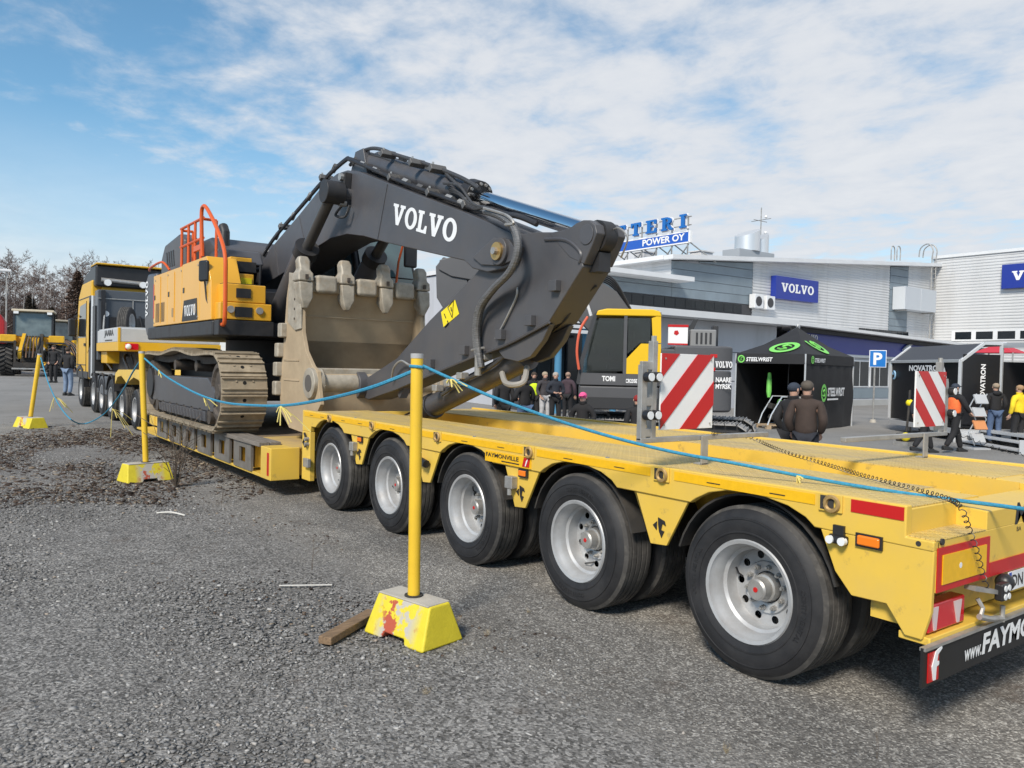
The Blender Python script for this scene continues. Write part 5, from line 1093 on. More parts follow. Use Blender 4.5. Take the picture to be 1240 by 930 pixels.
rc_ = MB(); q = oy(508, 396, 34); rcar = thing('red_car', 'red parked car half hidden behind the excavator arm', 'car', (q.x, 34, gz(q.x, 34)))
MB().prism([(-2.1, .35), (2.1, .35), (2.1, .75), (1.5, .9), (.9, 1.4), (-1.0, 1.42), (-1.8, .95), (-2.1, .85)], 'y', -.85, .85).build('body', mat('car_red', (.45, .03, .03), .25, coat=.5), rcar, bevel=.08)
for x in (-1.3, 1.3):
    for y in (-.78, .78): MB().cyl((x, y-.1, .32), (x, y+.1, .32), .32, n=18).build('wheel', RUB, rcar)
for s in (-1, 1): MB().prism([(1.3, .95), (.85, 1.34), (-.9, 1.36), (-1.5, .98)], 'y', s*.853-.002, s*.853+.002).build('side_window', GLZ, rcar)
# ------------------------------------------------------------------ bollards and rope
CONC = mat('concrete_block', (.42, .39, .34), .9, var=.15, vscale=8, bump=.3, bscale=60)
def chipped_paint():
    m = mat('chipped_yellow_paint', (.66, .54, .03), .6, var=.08, vscale=12, bump=.25, bscale=70); t = m.node_tree; b = t.nodes['Principled BSDF']
    tcn = t.nodes.new('ShaderNodeTexCoord'); old = b.inputs['Base Color'].links[0].from_socket
    def layer(cur, col, sc, lo, hi, off):
        mp_ = t.nodes.new('ShaderNodeMapping'); mp_.inputs['Location'].default_value = (off, off*2, 0); t.links.new(tcn.outputs['Object'], mp_.inputs[0])
        n = t.nodes.new('ShaderNodeTexNoise'); n.inputs['Scale'].default_value = sc; n.inputs['Detail'].default_value = 7; n.inputs['Roughness'].default_value = .6; t.links.new(mp_.outputs[0], n.inputs['Vector'])
        r = t.nodes.new('ShaderNodeMapRange'); r.inputs[1].default_value = lo; r.inputs[2].default_value = hi; t.links.new(n.outputs[0], r.inputs[0])
        # wear sits on the middle of the long sides and along the top edge, measured on the block itself
        s = t.nodes.new('ShaderNodeSeparateXYZ'); t.links.new(tcn.outputs['Object'], s.inputs[0]); ab = t.nodes.new('ShaderNodeMath'); ab.operation = 'ABSOLUTE'; t.links.new(s.outputs[1], ab.inputs[0])
        g = t.nodes.new('ShaderNodeMapRange'); g.inputs[1].default_value = .19; g.inputs[2].default_value = .10; t.links.new(ab.outputs[0], g.inputs[0])
        mu = t.nodes.new('ShaderNodeMath'); mu.operation = 'MULTIPLY'; t.links.new(r.outputs[0], mu.inputs[0]); t.links.new(g.outputs[0], mu.inputs[1])
        mx_ = t.nodes.new('ShaderNodeMix'); mx_.data_type = 'RGBA'; t.links.new(mu.outputs[0], mx_.inputs[0]); t.links.new(cur, mx_.inputs[6]); mx_.inputs[7].default_value = (*col, 1); return mx_.outputs[2]
    c = layer(old, (.45, .42, .37), 6, .45, .48, 0); c = layer(c, (.42, .08, .04), 8, .54, .57, 3.3); t.links.new(c, b.inputs['Base Color']); return m
BPAINT = chipped_paint()
POLE = mat('pole_yellow', (.74, .47, .03), .4, var=.06, vscale=5, dirt=(.35, .25, .1), dscale=14, damt=.5, dlo=.62, dhi=.72)
def bollard(label, loc, rz, top, r=.036, L=.52, W_=.33, H_=.235):
    t = thing('rope_bollard', label, 'bollard', loc, rz, 'yellow rope bollards')
    # block: long along local y, arch cut under the long sides
    b = MB(); l, w2, tl, tw = L/2, W_/2, L/2-.035, W_/2-.085
    for a, c in ((-l, -.10), (.10, l)):
        b.add([], [])
    # side profile with arched foot in y-z, tapered in x by hand
    prof = [(-l, 0), (-.10, 0), (-.085, .035), (.085, .035), (.10, 0), (l, 0), (tl, H_), (-tl, H_)]
    def wx(z): return w2+(tw-w2)*z/H_
    vs = [(s*wx(z), y, z) for s in (-1, 1) for y, z in prof]; n = len(prof)
    b.add(vs, [tuple(range(n)), tuple(range(2*n-1, n-1, -1))]+[(i, (i+1) % n, (i+1) % n+n, i+n) for i in range(n)])
    base = b.build('block', BPAINT, t, bevel=.014)
    MB().box(-tw-.004, tw+.004, -tl+.01, tl-.01, H_-.006, H_+.004).build('block_top', CONC, base, bevel=.003)
    MB().cyl((0, 0, H_), (0, 0, H_+.012), .055, n=18).build('collar', DARK, t)
    tp = Vector(top)-Vector(loc); tp.rotate(Euler((0, 0, -rz)))
    d = (tp-Vector((0, 0, H_))).normalized()
    MB().cyl((0, 0, H_-.0), tp, r, n=20).build('pole', POLE, t); MB().cyl(tp, tp+d*.028, r+.002, n=20).build('pole_cap', mat('cap_grey', (.38, .38, .38), .6), t)
    return t
qa = oz(501, 722, .235)
topA = od(505, 434, (qa-CP).dot(_f))
bollard('yellow pole in a flaking yellow concrete block beside the trailer wheels and a plank', (qa.x, qa.y, 0), radians(13), topA)
qb = oz(176.5, 560, .235); tb2 = od(171.5, 428, (qb-CP).dot(_f))
bollard('yellow pole in a striped yellow concrete block beside a bare twiggy shrub', (qb.x, qb.y, 0), radians(-78), tb2, L=.60, W_=.36)
qc = oz(37, 505, .235); tc3 = od(48, 430, (qc-CP).dot(_f))
bollard('leaning yellow pole in a yellow concrete block at the far end of the blue rope', (qc.x, qc.y, 0), radians(20), tc3, r=.045, L=.75, W_=.42)
re_ = od(1420, 630, (qa-CP).dot(_f)-1.55); bollard('yellow pole in a concrete block standing close behind the trailer tail', (re_.x, re_.y, 0), radians(40), (re_.x+.01, re_.y, re_.z+.05))
ROPE = mat('blue_rope', (.035, .25, .40), .75, var=.25, vscale=60, bump=.5, bscale=160)
ROPEY = mat('yellow_strand', (.70, .58, .18), .8)
rope = thing('rope_line', 'blue rope strung between the yellow bollards with frayed yellow ties', 'rope', (qa.x, qa.y, 0), world=True)
Da, Db, Dc = [(q-CP).dot(_f) for q in (qa, qb, qc)]
def rpath(pts): return smoothpath([od(px, py, D) for px, py, D in pts], 8)
MB().tube(rpath([(171, 435, Db), (160, 452, Db+1.5), (146, 477, Db+3), (125, 502, Db+5), (103, 513, Db+6), (86, 508, Dc-2), (70, 488, Dc-1), (58, 462, Dc-.5), (49, 432, Dc)]), .012, 6).build('rope', ROPE, rope)
MB().tube(rpath([(175, 434, Db), (200, 455, Db-.8), (235, 475, Db-1.9), (270, 487, Db-2.9), (310, 491, Db-3.8), (350, 490.5, Db-4.4), (400, 482, Db-5.0), (450, 469, Db-5.5), (499, 450, Da)]), .011, 6).build('rope', ROPE, rope)
MB().tube(rpath([(510, 442, Da), (545, 458, Da-.02), (600, 482, Da-.05), (700, 517, Da-.1), (800, 544, Da-.2), (900, 563, Da-.35), (1000, 582, Da-.55), (1100, 598, Da-.8), (1200, 611, Da-1.05), (1290, 622, Da-1.3), (1420, 630, Da-1.55)]), .0095, 8).build('rope', ROPE, rope)
tie = od(505, 446, Da); MB().tube([tie+Vector((.04*cos(t*.7), .04*sin(t*.7), .012*sin(t*.35))) for t in range(9)], .009, 6, closed=True).build('rope_knot', ROPE, rope)
for px, py, D, n, s in ((545, 459, Da-.02, 9, .10), (246, 480, Db-2.2, 7, .16), (340, 492, Db-4.3, 8, .20), (192, 448, Db-.6, 5, .14), (66, 480, Dc-.7, 6, .5), (136, 495, Db+4, 6, .55), (965, 576, Da-.48, 7, .05)):
    b0 = od(px, py, D); rr = random.Random(px)
    for k in range(n):
        d = Vector((rr.uniform(-.4, 1), rr.uniform(-1, .4), rr.uniform(-1.0, -.1)))*s*rr.uniform(.4, 1); MB().tube([b0, b0+d*.5+Vector((0, 0, .02*s)), b0+d+Vector((0, 0, -.1*s))], .0028*(1+D*.10), 4).build('rope_strand', ROPEY, rope)
# loose plank, strips and dry plants on the gravel
a, b_ = oz(393, 776, .03), oz(452, 742, .03)
d = (b_-a); pk = MB().bar(a, b_, .085, .045).build('wood_plank', mat('weathered_plank', (.20, .13, .075), .85, var=.4, vscale=4, stretch=(3, 20, 20), bump=.3, bscale=30), None, bevel=.006); tag(pk, 'short weathered wooden plank lying against the concrete block', 'plank')
a, b_ = oz(338, 709, .012), oz(402, 708, .012); st_ = MB().bar(a, b_, .012, .006).build('plastic_strip', mat('pale_strip', (.62, .60, .56), .6), None); tag(st_, 'thin pale plastic strip lying straight on the gravel', 'strip')
a, b_ = oz(190, 621, .012), oz(224, 624, .012); st_ = MB().tube(smoothpath([a, (a+b_)/2+Vector((0, 0, .02)), b_]), .008, 5).build('plastic_strip', MATS['pale_strip'], None); tag(st_, 'bent pale strip on the far gravel', 'strip')
def twig_plant(name, label, base, h, n, spread, m, seed, cat):
    g = random.Random(seed); t = thing(name, label, cat, base)
    b = MB()
    for k in range(n):
        a = g.uniform(0, 2*pi); d = Vector((cos(a)*spread*g.uniform(.2, 1), sin(a)*spread*g.uniform(.2, 1), 1)).normalized(); L = h*g.uniform(.5, 1); p = [Vector((0, 0, -.01))]
        for i in range(5): p.append(p[-1]+d*L/5+Vector((g.uniform(-.02, .02), g.uniform(-.02, .02), 0))*h)
        b = MB().tube(p, [.006*h*(1-i/7) for i in range(6)], 4); 
        for j in range(3): q = p[2+j]; e = Vector((g.uniform(-1, 1), g.uniform(-1, 1), g.uniform(.3, 1))).normalized(); b.tube([q-e*.002, q+e*L*.12, q+e*L*.25], .003*h*1.3, 3)
        o = b.build('stem', m, t); o['kind'] = 'stuff'
    return t
TW = mat('dry_twig', (.10, .075, .055), .9); DG = mat('dry_grass', (.34, .26, .14), .9)
q = oz(213, 590, 0); twig_plant('bare_shrub', 'small bare twiggy shrub growing beside the striped bollard block', q, 1.05, 16, .45, TW, 4, 'shrub')
for i, (px, py, h, lb) in enumerate(((515, 842, .07, 'dry straw-coloured grass tuft just in front of the flaking concrete block'), (880, 912, .06, 'low dry grass tuft on the open asphalt beside the dead stalk'), (590, 770, .07, 'dry grass tuft between the concrete block and the trailer wheels'), (640, 742, .05, 'tiny dry grass tuft close to the shadow of the trailer wheels'), (555, 752, .06, 'dry grass tuft tight behind the flaking concrete block'))):
    q = oz(px, py, 0); twig_plant('dry_grass_tuft', lb, q, h, 14, .9, DG, 20+i, 'grass tuft')['group'] = 'dry grass tufts'
for i, (px, py, h, lb) in enumerate(((1062, 918, .20, 'thin dead stalk standing alone on the asphalt behind the trailer tail'), (378, 690, .3, 'thin dead stalk on the gravel above the straight pale strip'), (268, 610, .4, 'thin dead stalk beside the bent pale strip near the low bed'))):
    q = oz(px, py, 0); twig_plant('dead_stalk', lb, q, h, 2, .08, TW, 50+i, 'stalk')['group'] = 'dead stalks'
# a few big clods
# ------------------------------------------------------------------ parking sign
qp = gdepth(1059, 31); ps = thing('parking_sign', 'blue square parking sign with a white P on a thin grey post', 'sign', qp, world=True)
tp_ = od(1064.5, 424, 31); MB().cyl(qp-Vector((0, 0, .1)), Vector((qp.x, qp.y, tp_.z)), .035, n=8).build('post', STEEL, ps)
MB().cyl(qp-Vector((0, 0, .05)), qp+Vector((0, 0, .12)), .14, .1, n=12).build('post_foot', CONC, ps)
c_ = od(1063, 434.5, 30.9); rt = Vector((cos(YAW+.35), -sin(YAW+.35), 0)); nv = Vector((rt.y, -rt.x, 0))
MT = Matrix((rt, -nv, Vector((0, 0, 1)))).transposed()
s_ = MB().obox(c_, (.62, .02, .68), MT).build('sign_plate', LWHITE, ps, bevel=.01); MB().obox(c_+nv*.012, (.57, .004, .63), MT).build('sign_face', mat('parking_blue', (.01, .16, .50), .35), s_)
letters('lettering', text_geo('P', 1, .03), LWHITE, s_, c_+nv*.016-rt*.16-Vector((0, 0, .24)), rt, (0, 0, 1), .002, (.32, .48))
# ------------------------------------------------------------------ black pop-up tent
TENT = mat('black_tent_fabric', (.018, .018, .020), .75, var=.15, vscale=3, bump=.25, bscale=5)
TGREEN = mat('tent_green', (.20, .62, .12), .6)
def ground_depth(px, D): return gdepth(px, D)
tn = thing('event_tent', 'black pop-up event tent with green round emblems and white lettering', 'tent', gdepth(965, 27), world=True)
gA, gB = gdepth(891, 27.0), gdepth(1033, 28.6); 
zg = -.3
cornF = gdepth(975, 25.3)             # front corner between the two seen sides
L0 = Vector((gA.x, gA.y, zg)); R0 = Vector((gB.x, gB.y, zg)); F0 = Vector((cornF.x, cornF.y, zg)); K0 = L0+R0-F0
he = od(976, 441, 25.3).z
apex = (L0+R0)/2; apex.z = od(967, 401, 27.3).z+.16
def up(p, z): return Vector((p.x, p.y, z))
drop = .33
for a, b_ in ((L0, F0), (F0, R0), (R0, K0), (K0, L0)):
    out = ((a+b_)/2-apex); out.z = 0; out.normalize()
    MB().add([up(a, he+drop)+out*.02, up(b_, he+drop)+out*.02, up(b_, he)+out*.03, up(a, he)+out*.03], [(0, 1, 2, 3)]).build('valance', TENT, tn, smooth=0)
    q1, q2 = (up(a, he+drop)*.55+up(apex, apex.z)*.45), (up(b_, he+drop)*.55+up(apex, apex.z)*.45); dn = Vector((0, 0, -.10))
    MB().add([up(a, he+drop), up(b_, he+drop), q2+dn, q1+dn, up(apex, apex.z)], [(0, 1, 2, 3), (3, 2, 4)]).build('roof_panel', TENT, tn, smooth=0)
def wall_panel(a, b_, t0, t1, name='tent_wall', seed=0):
    g = random.Random(seed); n, m_ = 16, 8; a2, b2 = a.lerp(b_, t0), a.lerp(b_, t1); out = (a+b_)/2-apex; out.z = 0; out.normalize(); vs = []
    for j in range(m_+1):
        for i in range(n+1):
            p = a2.lerp(b2, i/n); z = zg+.02+(he+.05-zg)*j/m_; w_ = .035*sin(i*1.1+j*.5+seed)*(1-j/m_)+.02*sin(i*2.3-j*.9)
            vs.append(up(p, z)+out*w_)
    MB().add(vs, [(j*(n+1)+i, j*(n+1)+i+1, (j+1)*(n+1)+i+1, (j+1)*(n+1)+i) for j in range(m_) for i in range(n)]).build(name, TENT, tn, smooth=60)
wall_panel(F0, R0, 0, 1, seed=1); wall_panel(R0, K0, 0, 1, seed=2); wall_panel(K0, L0, 0, 1, seed=3)
for p in (L0, F0, R0, K0): MB().cyl(p-Vector((0, 0, .03)), up(p, he+drop), .03, n=8).build('tent_leg', SILB, tn)
def emblem(c, rt, upv, w_, h_, parent):
    nv = rt.cross(upv); b = MB(); n = 28
    vs = []
    for r_ in (1.0, .66): vs += [c+rt*(w_*r_*cos(2*pi*i/n))+upv*(h_*r_*sin(2*pi*i/n))+nv*.012 for i in range(n)]
    MB().add(vs, [(i, (i+1) % n, (i+1) % n+n, i+n) for i in range(n)]).build('emblem_ring', TGREEN, parent, smooth=0)
    sp2 = [(-.6, -.25), (-.1, -.45), (.35, -.2), (.0, .0), (-.35, .2), (.1, .45), (.6, .25)]
    pp = [c+rt*(x*w_*.62)+upv*(y*h_*.9)+nv*.014 for x, y in sp2]; MB().tube(pp, .035*w_/.45, 4).build('emblem_mark', TGREEN, parent)
# emblems on the two roof panels seen, lettering on valances and wall
for a, b_, f, fw_ in ((L0, F0, .60, .42), (F0, R0, .45, .40)):
    q1, q2 = up(a, he+drop), up(b_, he+drop); rt = (q2-q1).normalized(); mid = q1.lerp(q2, f); upv = (up(apex, apex.z)+Vector((0, 0, -.12))-q1.lerp(q2, .5)); nn = rt.cross(upv).normalized(); upv = nn.cross(rt).normalized()
    p3 = (q1*.55+up(apex, apex.z)*.45)+Vector((0, 0, -.1)); upv = (p3-q1); upv = (upv-rt*upv.dot(rt)).normalized()
    emblem(mid+upv*.60+rt.cross(upv)*.03, rt, upv, fw_*1.15, .56, tn)
for a, b_, f in ((L0, F0, .04), (F0, R0, .08)):
    rt = (b_-a).normalized(); L_ = (b_-a).length; o_ = up(a+rt*(L_*f), he+.07)+rt.cross(Vector((0, 0, 1)))*.04
    emblem(o_+rt*.12+Vector((0, 0, .08)), rt, Vector((0, 0, 1)), .13, .13, tn)
    letters('lettering', text_geo('STEELWRIST', 1, .03, .15), LWHITE, tn, o_+rt*.30, rt, (0, 0, 1), .01, (.95, .14))
rt = (R0-F0).normalized(); nn = rt.cross(Vector((0, 0, 1))); o_ = up(F0.lerp(R0, .36), .82)+nn*.10
emblem(o_+rt*(-.22)+Vector((0, 0, .12)), rt, Vector((0, 0, 1)), .24, .30, tn)
letters('lettering', text_geo('STEELWRIST', 1, .035, .12), LWHITE, tn, o_+rt*.12, rt, (0, 0, 1), .01, (1.6, .30)); MB().bar(o_+rt*.14-Vector((0, 0, .10))+nn*.01, o_+rt*1.1-Vector((0, 0, .10))+nn*.01, .012, .055).build('fine_print', LWHITE, tn)
# display rack on a pallet inside the tent
pr = gdepth(947, 26.5); pal = thing('wood_pallet', 'wooden pallet on the asphalt under the tool rack', 'pallet', pr, radians(-30))
WD = mat('pallet_wood', (.38, .28, .18), .85, var=.25, vscale=5)
for k in range(5): MB().box(-.7, .7, -.45+k*.19, -.33+k*.19, .11, .135).build('deck_board', WD, pal)
for x in (-.6, 0, .6):
    for y in (-.38, .38): MB().box(x-.08, x+.08, y-.07, y+.07, .0, .109).build('block', WD, pal)
rk = thing('tool_rack', 'silver tube rack holding dark tiltrotator tools on a pallet', 'rack', (pr.x, pr.y, pr.z+.135), radians(-30))
for y in (-.38, .35):
    MB().tube([(-.62, y, 0), (-.5, y, .35), (-.15, y, .95), (.5, y, .95)], .025, 6).build('rack_frame', SILB, rk); MB().tube([(.2, y, 0), (.35, y, .5), (.5, y, .95)], .025, 6).build('rack_frame', SILB, rk)
for k in range(9):
    g = random.Random(k); MB().obox((g.uniform(-.3, .45), g.uniform(-.3, .3), g.uniform(.12, .75)), (g.uniform(.2, .45), g.uniform(.15, .3), g.uniform(.12, .28)), Euler((g.uniform(-.4, .4), g.uniform(-.4, .4), g.uniform(0, 3))).to_matrix()).build('tool_block', DARK, rk, bevel=.03)
for k in range(4): MB().tube(smoothpath([(-.1+k*.15, .1, .6), (-.15+k*.18, -.2, .85), (.05+k*.1, -.35, .6)]), .02, 5).build('hose', SILB if k % 2 else TGREEN, rk)
gb = gdepth(932, 26.9); ff = MB(); ff.loft([[(gb.x+r_*cos(a), gb.y+r_*sin(a), gb.z+.135+.9+z) for a in np.linspace(0, 2*pi, 9)[:-1]] for r_, z in ((.05, 0), (.09, .2), (.085, .6), (.05, .85))])
o = ff.build('rolled_banner', TGREEN, None); tag(o, 'bright green rolled banner standing on top of the tool rack', 'banner')
# ------------------------------------------------------------------ black exhibition trailer with fold-down stage
nvt = thing('exhibition_trailer', 'black exhibition trailer with white edge frame, NOVATRON lettering and open stage side', 'trailer', gdepth(1130, 25), world=True)
BK = mat('trailer_black', (.013, .013, .015), .35, var=.1); ALU = mat('aluminium_profile', (.62, .63, .64), .4, .4)
D0 = 25.0
nl, nr = gdepth(1079, 27.0), gdepth(1163, 22.6); zf = zg+.42
a0 = Vector((nl.x, nl.y, 0)); b0 = Vector((nr.x, nr.y, 0)); rt = (b0-a0).normalized(); nn = rt.cross(Vector((0, 0, 1))); back = -nn*2.3
zt1 = od(1163, 437, 22.6).z; zt2 = zt1+.52
def NB(name, c, sx, sy, sz, m, parent=nvt, bevel=.01): return MB().obox(c, (sx, sy, sz), Matrix((rt, -nn, Vector((0, 0, 1)))).transposed()).build(name, m, parent, bevel=bevel)
Ln = (b0-a0).length; mid = (a0+b0)/2
NB('side_panel', up(mid+back*.5, (zf+zt1)/2), Ln-.06, 2.3-.06, zt1-zf, BK)
NB('floor_frame', up(mid+back*.5, zf-.12), Ln, 2.3, .16, ALU); 
# sloped black upper side
MB().add([up(a0, zt1), up(b0, zt1), up(b0+back*.28, zt2), up(a0+back*.28, zt2)], [(0, 1, 2, 3)]).add([up(a0+back*.28, zt2), up(b0+back*.28, zt2), up(b0+back, zt2), up(a0+back, zt2)], [(0, 1, 2, 3)]).build('roof', mat('roof_black', (.05, .052, .06), .5), nvt, smooth=0)
def fb_(p, q, w_=.09): MB().bar(p, q, w_, w_).build('edge_frame', ALU, nvt, bevel=.008)
for p, q in ((up(a0, zf), up(a0, zt1)), (up(b0, zf), up(b0, zt1)), (up(a0, zt1), up(b0, zt1)), (up(a0, zt1), up(a0+back*.28, zt2)), (up(b0, zt1), up(b0+back*.28, zt2)), (up(b0+back*.28, zt2), up(b0+back*.55, zt2)), (up(b0+back*.5, zf), up(b0+back*.5, zt2))): fb_(p, q)
wl_ = Ln; o_ = up(a0.lerp(b0, .30), zt1-.31)+nn*.006
letters('lettering', text_geo('NOVATRON', 1, .04), LWHITE, nvt, o_, rt, (0, 0, 1), .006, (Ln*.48, .19))
MB().add([up(a0.lerp(b0, .78), zt1-.50)+nn*.01, up(a0.lerp(b0, .84), zt1-.50)+nn*.01, up(a0.lerp(b0, .80), zt1-.16)+nn*.01], [(0, 1, 2)]).build('logo_mark', LWHITE, nvt, smooth=0)
q = up(a0.lerp(b0, .06), zt1-.45)+nn*.012; MB().tube([q+rt*(.09*cos(t))+Vector((0, 0, .13*sin(t))) for t in np.linspace(-1.9, 3.0, 9)], .03, 5).build('logo_mark', mat('logo_pale_blue', (.25, .45, .65), .5), nvt)
# end panel with vertical lettering
eb = back.normalized(); NB('end_panel', up(b0+back*.25+rt*.02, (zf+zt1)/2+.15), .03, 1.05, zt1-zf+.1, BK)
letters('lettering', text_geo('NOVATRON', 1, .03), LWHITE, nvt, up(b0+back*.30+rt*.045, zf+.75), (0, 0, 1), -eb, .004, (1.1, .14))
# stage roof flap and interior
s0 = b0+back*.5; s1 = s0+rt*3.4; 
MB().add([up(s0, zt2+.02), up(s1, zt2-.05), up(s1+back*.5, zt2-.02), up(s0+back*.5, zt2+.05)], [(0, 1, 2, 3)]).add([up(s0, zt2-.12), up(s1, zt2-.19), up(s1, zt2-.05), up(s0, zt2+.02)], [(0, 1, 2, 3)]).build('stage_roof', ALU, nvt, smooth=0)
MB().add([up(s0+back*.6, zf), up(s1+back*.6, zf), up(s1+back*.6, zt2-.1), up(s0+back*.6, zt2-.1)], [(0, 1, 2, 3)]).build('back_curtain', BK, nvt, smooth=0)
MB().add([up(s0.lerp(s1, .45)+back*.45, zf), up(s1+back*.45, zf), up(s1+back*.45, zt2-.2), up(s0.lerp(s1, .52)+back*.45, zt2-.2)], [(0, 1, 2, 3)]).build('yellow_backdrop', mat('backdrop_yellow', (.50, .32, .03), .6), nvt, smooth=0)
NB('stage_floor', up((s0+s1)/2+back*.1, zf-.05), 3.4, 1.6, .09, ALU)
fb_(up(s0.lerp(s1, .42), zf), up(s0.lerp(s1, .42), zt2-.1), .07); fb_(up(s1, zf), up(s1, zt2-.15), .07)
for k in range(2): NB('stage_step', up(s0.lerp(s1, .5)+nn*(.85+.32*k), zf-.18-.16*k), 3.0, .32, .05, ALU)
for k in range(2): NB('step_side', up(s0.lerp(s1, .05+.9*k)+nn*1.0, zf-.24), .04, .75, .36, ALU)
for f in (.12, .85): MB().cyl(up(a0.lerp(b0, f)+back*.2, zg-.08), up(a0.lerp(b0, f)+back*.2, zf-.1), .05, n=8).build('support_leg', STEEL, nvt)
for f in (1.05,): MB().cyl(up(b0+nn*.1+rt*.05, zg-.05), up(b0+nn*.1+rt*.05, zf-.05), .045, n=8).build('support_leg', STEEL, nvt)
for f in (.45, .6):
    c = up(a0.lerp(b0, f)+back*.12, zg+.33); MB().cyl(c-nn*.1, c+nn*.1, .33, n=20).build('wheel', RUB, nvt)
rtp = s0.lerp(s1, .55)+back*1.6
rdt = thing('red_canopy', 'small red pointed canopy roof showing above the exhibition trailer', 'canopy', gdepth(1212, 34), world=True)
ap = od(1212, 415, 34); w_ = .8; cs = [ap+Vector((dx*w_, dy*w_, -.45)) for dx, dy in ((-1, -1), (1, -1), (1, 1), (-1, 1))]
MB().add(cs+[ap], [(0, 1, 4), (1, 2, 4), (2, 3, 4), (3, 0, 4)]).build('canopy_roof', mat('canopy_red', (.50, .03, .05), .6), rdt, smooth=0)
for c in cs: MB().cyl(up(c, -.35), c, .03, n=6).build('canopy_leg', STEEL, rdt)
# brochure stand
bs = thing('brochure_stand', 'folding zigzag metal brochure stand in front of the stage steps', 'stand', gdepth(1186, 20.6), radians(-25))
zz0 = .1
for k in range(4):
    s = 1 if k % 2 else -1
    for x in (-.16, .16): MB().bar((x-.10*s, 0, zz0+k*.34), (x+.10*s, 0, zz0+(k+1)*.34), .02, .02).build('zigzag_strut', ALU, bs)
    MB().obox((.02*s, -.06, zz0+.2+k*.34), (.36, .04, .26), Euler((radians(-28), 0, 0)).to_matrix()).build('brochure_tray', ALU if k != 1 else mat('brochure_orange', (.6, .25, .1), .6), bs)
MB().box(-.25, .25, -.2, .2, 0, .04).build('stand_foot', ALU, bs)
q = gdepth(1100, 21.3); cm = thing('rammer_machine', 'small compact machine with yellow cap standing behind the striped board', 'machine', q)
MB().obox((0, 0, .22), (.5, .35, .22)).build('base', DARK, cm, bevel=.04); MB().ball((-.22, -.1, .24), .12).build('cap', YLB, cm); MB().tube([(0, 0, .3), (.08, 0, .9), (.12, 0, 1.5)], .03, 6).build('handle', DARK, cm); MB().box(-.3, .3, -.2, .2, 0, .11).build('skid', STEEL, cm); MB().ball((.13, 0, 1.15), .1).build('yellow_tag', YLB, cm)
# ------------------------------------------------------------------ heavy haulage truck ahead of the trailer
TKY = mat('truck_yellow', (.66, .38, .015), .4, var=.05, vscale=2, dirt=(.40, .28, .10), dscale=2, damt=.3)
TKG = mat('truck_panel_grey', (.075, .085, .10), .35, var=.1, vscale=1)
GRW = mat('box_grey', (.46, .47, .48), .45, var=.05)
trk = thing('haulage_truck', 'yellow heavy haulage truck with grey rear tower coupled to the lowbed trailer', 'truck', (4.6, 24, .07), world=True)
TX = 3.36
MB().prism([(24.75, .95), (27.45, .95), (27.7, 1.3), (27.7, 2.4), (27.25, 3.4), (26.6, 3.75), (24.75, 3.75)], 'x', TX, 5.85).build('cab', TKY, trk, bevel=.05)
MB().prism([(25.7, 2.15), (27.3, 2.15), (27.2, 2.5), (26.9, 3.1), (25.7, 3.15)], 'x', TX-.006, TX+.002).build('side_window', GLZ, trk, smooth=0)
for p, q in (((TX-.004, 25.62, 1.0), (TX-.004, 25.62, 3.2)), ((TX-.004, 27.3, 1.0), (TX-.004, 27.3, 2.2)), ((TX-.004, 25.62, 1.35), (TX-.004, 27.6, 1.35)), ((TX-.004, 24.8, 3.3), (TX-.004, 27.1, 3.3))): MB().bar(p, q, .02, .02).build('panel_gap', BLK, trk)
MB().box(TX-.02, TX+.002, 25.2, 27.5, .96, 1.16).build('cab_step', BLK, trk, bevel=.01); MB().box(TX-.03, TX, 25.75, 25.95, 1.9, 1.98).build('door_handle', BLK, trk); MB().box(TX-.012, TX+.3, 24.76, 25.1, 1.0, 3.3).build('cab_rear_trim', BLK, trk, bevel=.01)
MB().prism([(24.78, 1.9), (25.35, 1.7), (25.6, 2.3), (25.3, 3.0), (24.78, 3.2)], 'x', TX-.012, TX-.004).build('side_deflector', TKY, trk, smooth=0)
MB().prism([(24.4, 3.55), (26.9, 3.55), (26.6, 3.95), (25.2, 4.15), (24.4, 4.15)], 'x', TX+.05, 5.8).build('roof_spoiler', BLK, trk, bevel=.06)
MB().box(TX+.05, 5.8, 24.3, 25.3, 4.152, 4.20).build('spoiler_top', TKY, trk, bevel=.02)
MB().box(3.6, 5.7, 24.55, 24.75, 3.42, 3.60).build('rear_band', TKY, trk, bevel=.02)
MB().tube([(3.55, 24.38, 3.74), (5.75, 24.38, 3.66)], .06, 10).build('work_light_bar', STEEL, trk)
for x in (3.7, 4.6, 5.4): MB().cyl((x, 24.25, 3.66), (x, 24.36, 3.66), .09, n=12).build('work_lamp', GLS, trk)
MB().box(3.42, 5.8, 24.05, 24.6, 1.5, 3.44).build('hydraulic_tower', TKG, trk, bevel=.03)
for p, q in (((3.42, 24.03, 3.2), (5.8, 24.03, 3.2)), ((4.3, 24.03, 3.2), (4.3, 24.03, 2.5))): MB().bar(p, q, .02, .025).build('tower_seam', STEEL, trk)
MB().cyl((3.62, 24.0, 2.78), (3.62, 24.05, 2.78), .08, n=14).build('round_cap', GLS, trk)
for x, y in ((3.40, 24.7), (3.52, 24.66)): MB().tube([(x, y, 1.0), (x, y, 3.3)], .05, 10).build('exhaust_pipe', SILB, trk)
MB().box(TX+.02, 3.6, 24.2, 24.7, .9, 3.0).build('side_cover', BLK, trk)
MB().box(TX-.25, TX-.03, 27.35, 27.6, 2.2, 2.75).build('mirror', BLK, trk, bevel=.05); MB().bar((TX-.1, 27.45, 2.8), (TX+.05, 27.4, 2.9), .05, .05).build('mirror_arm', BLK, trk)
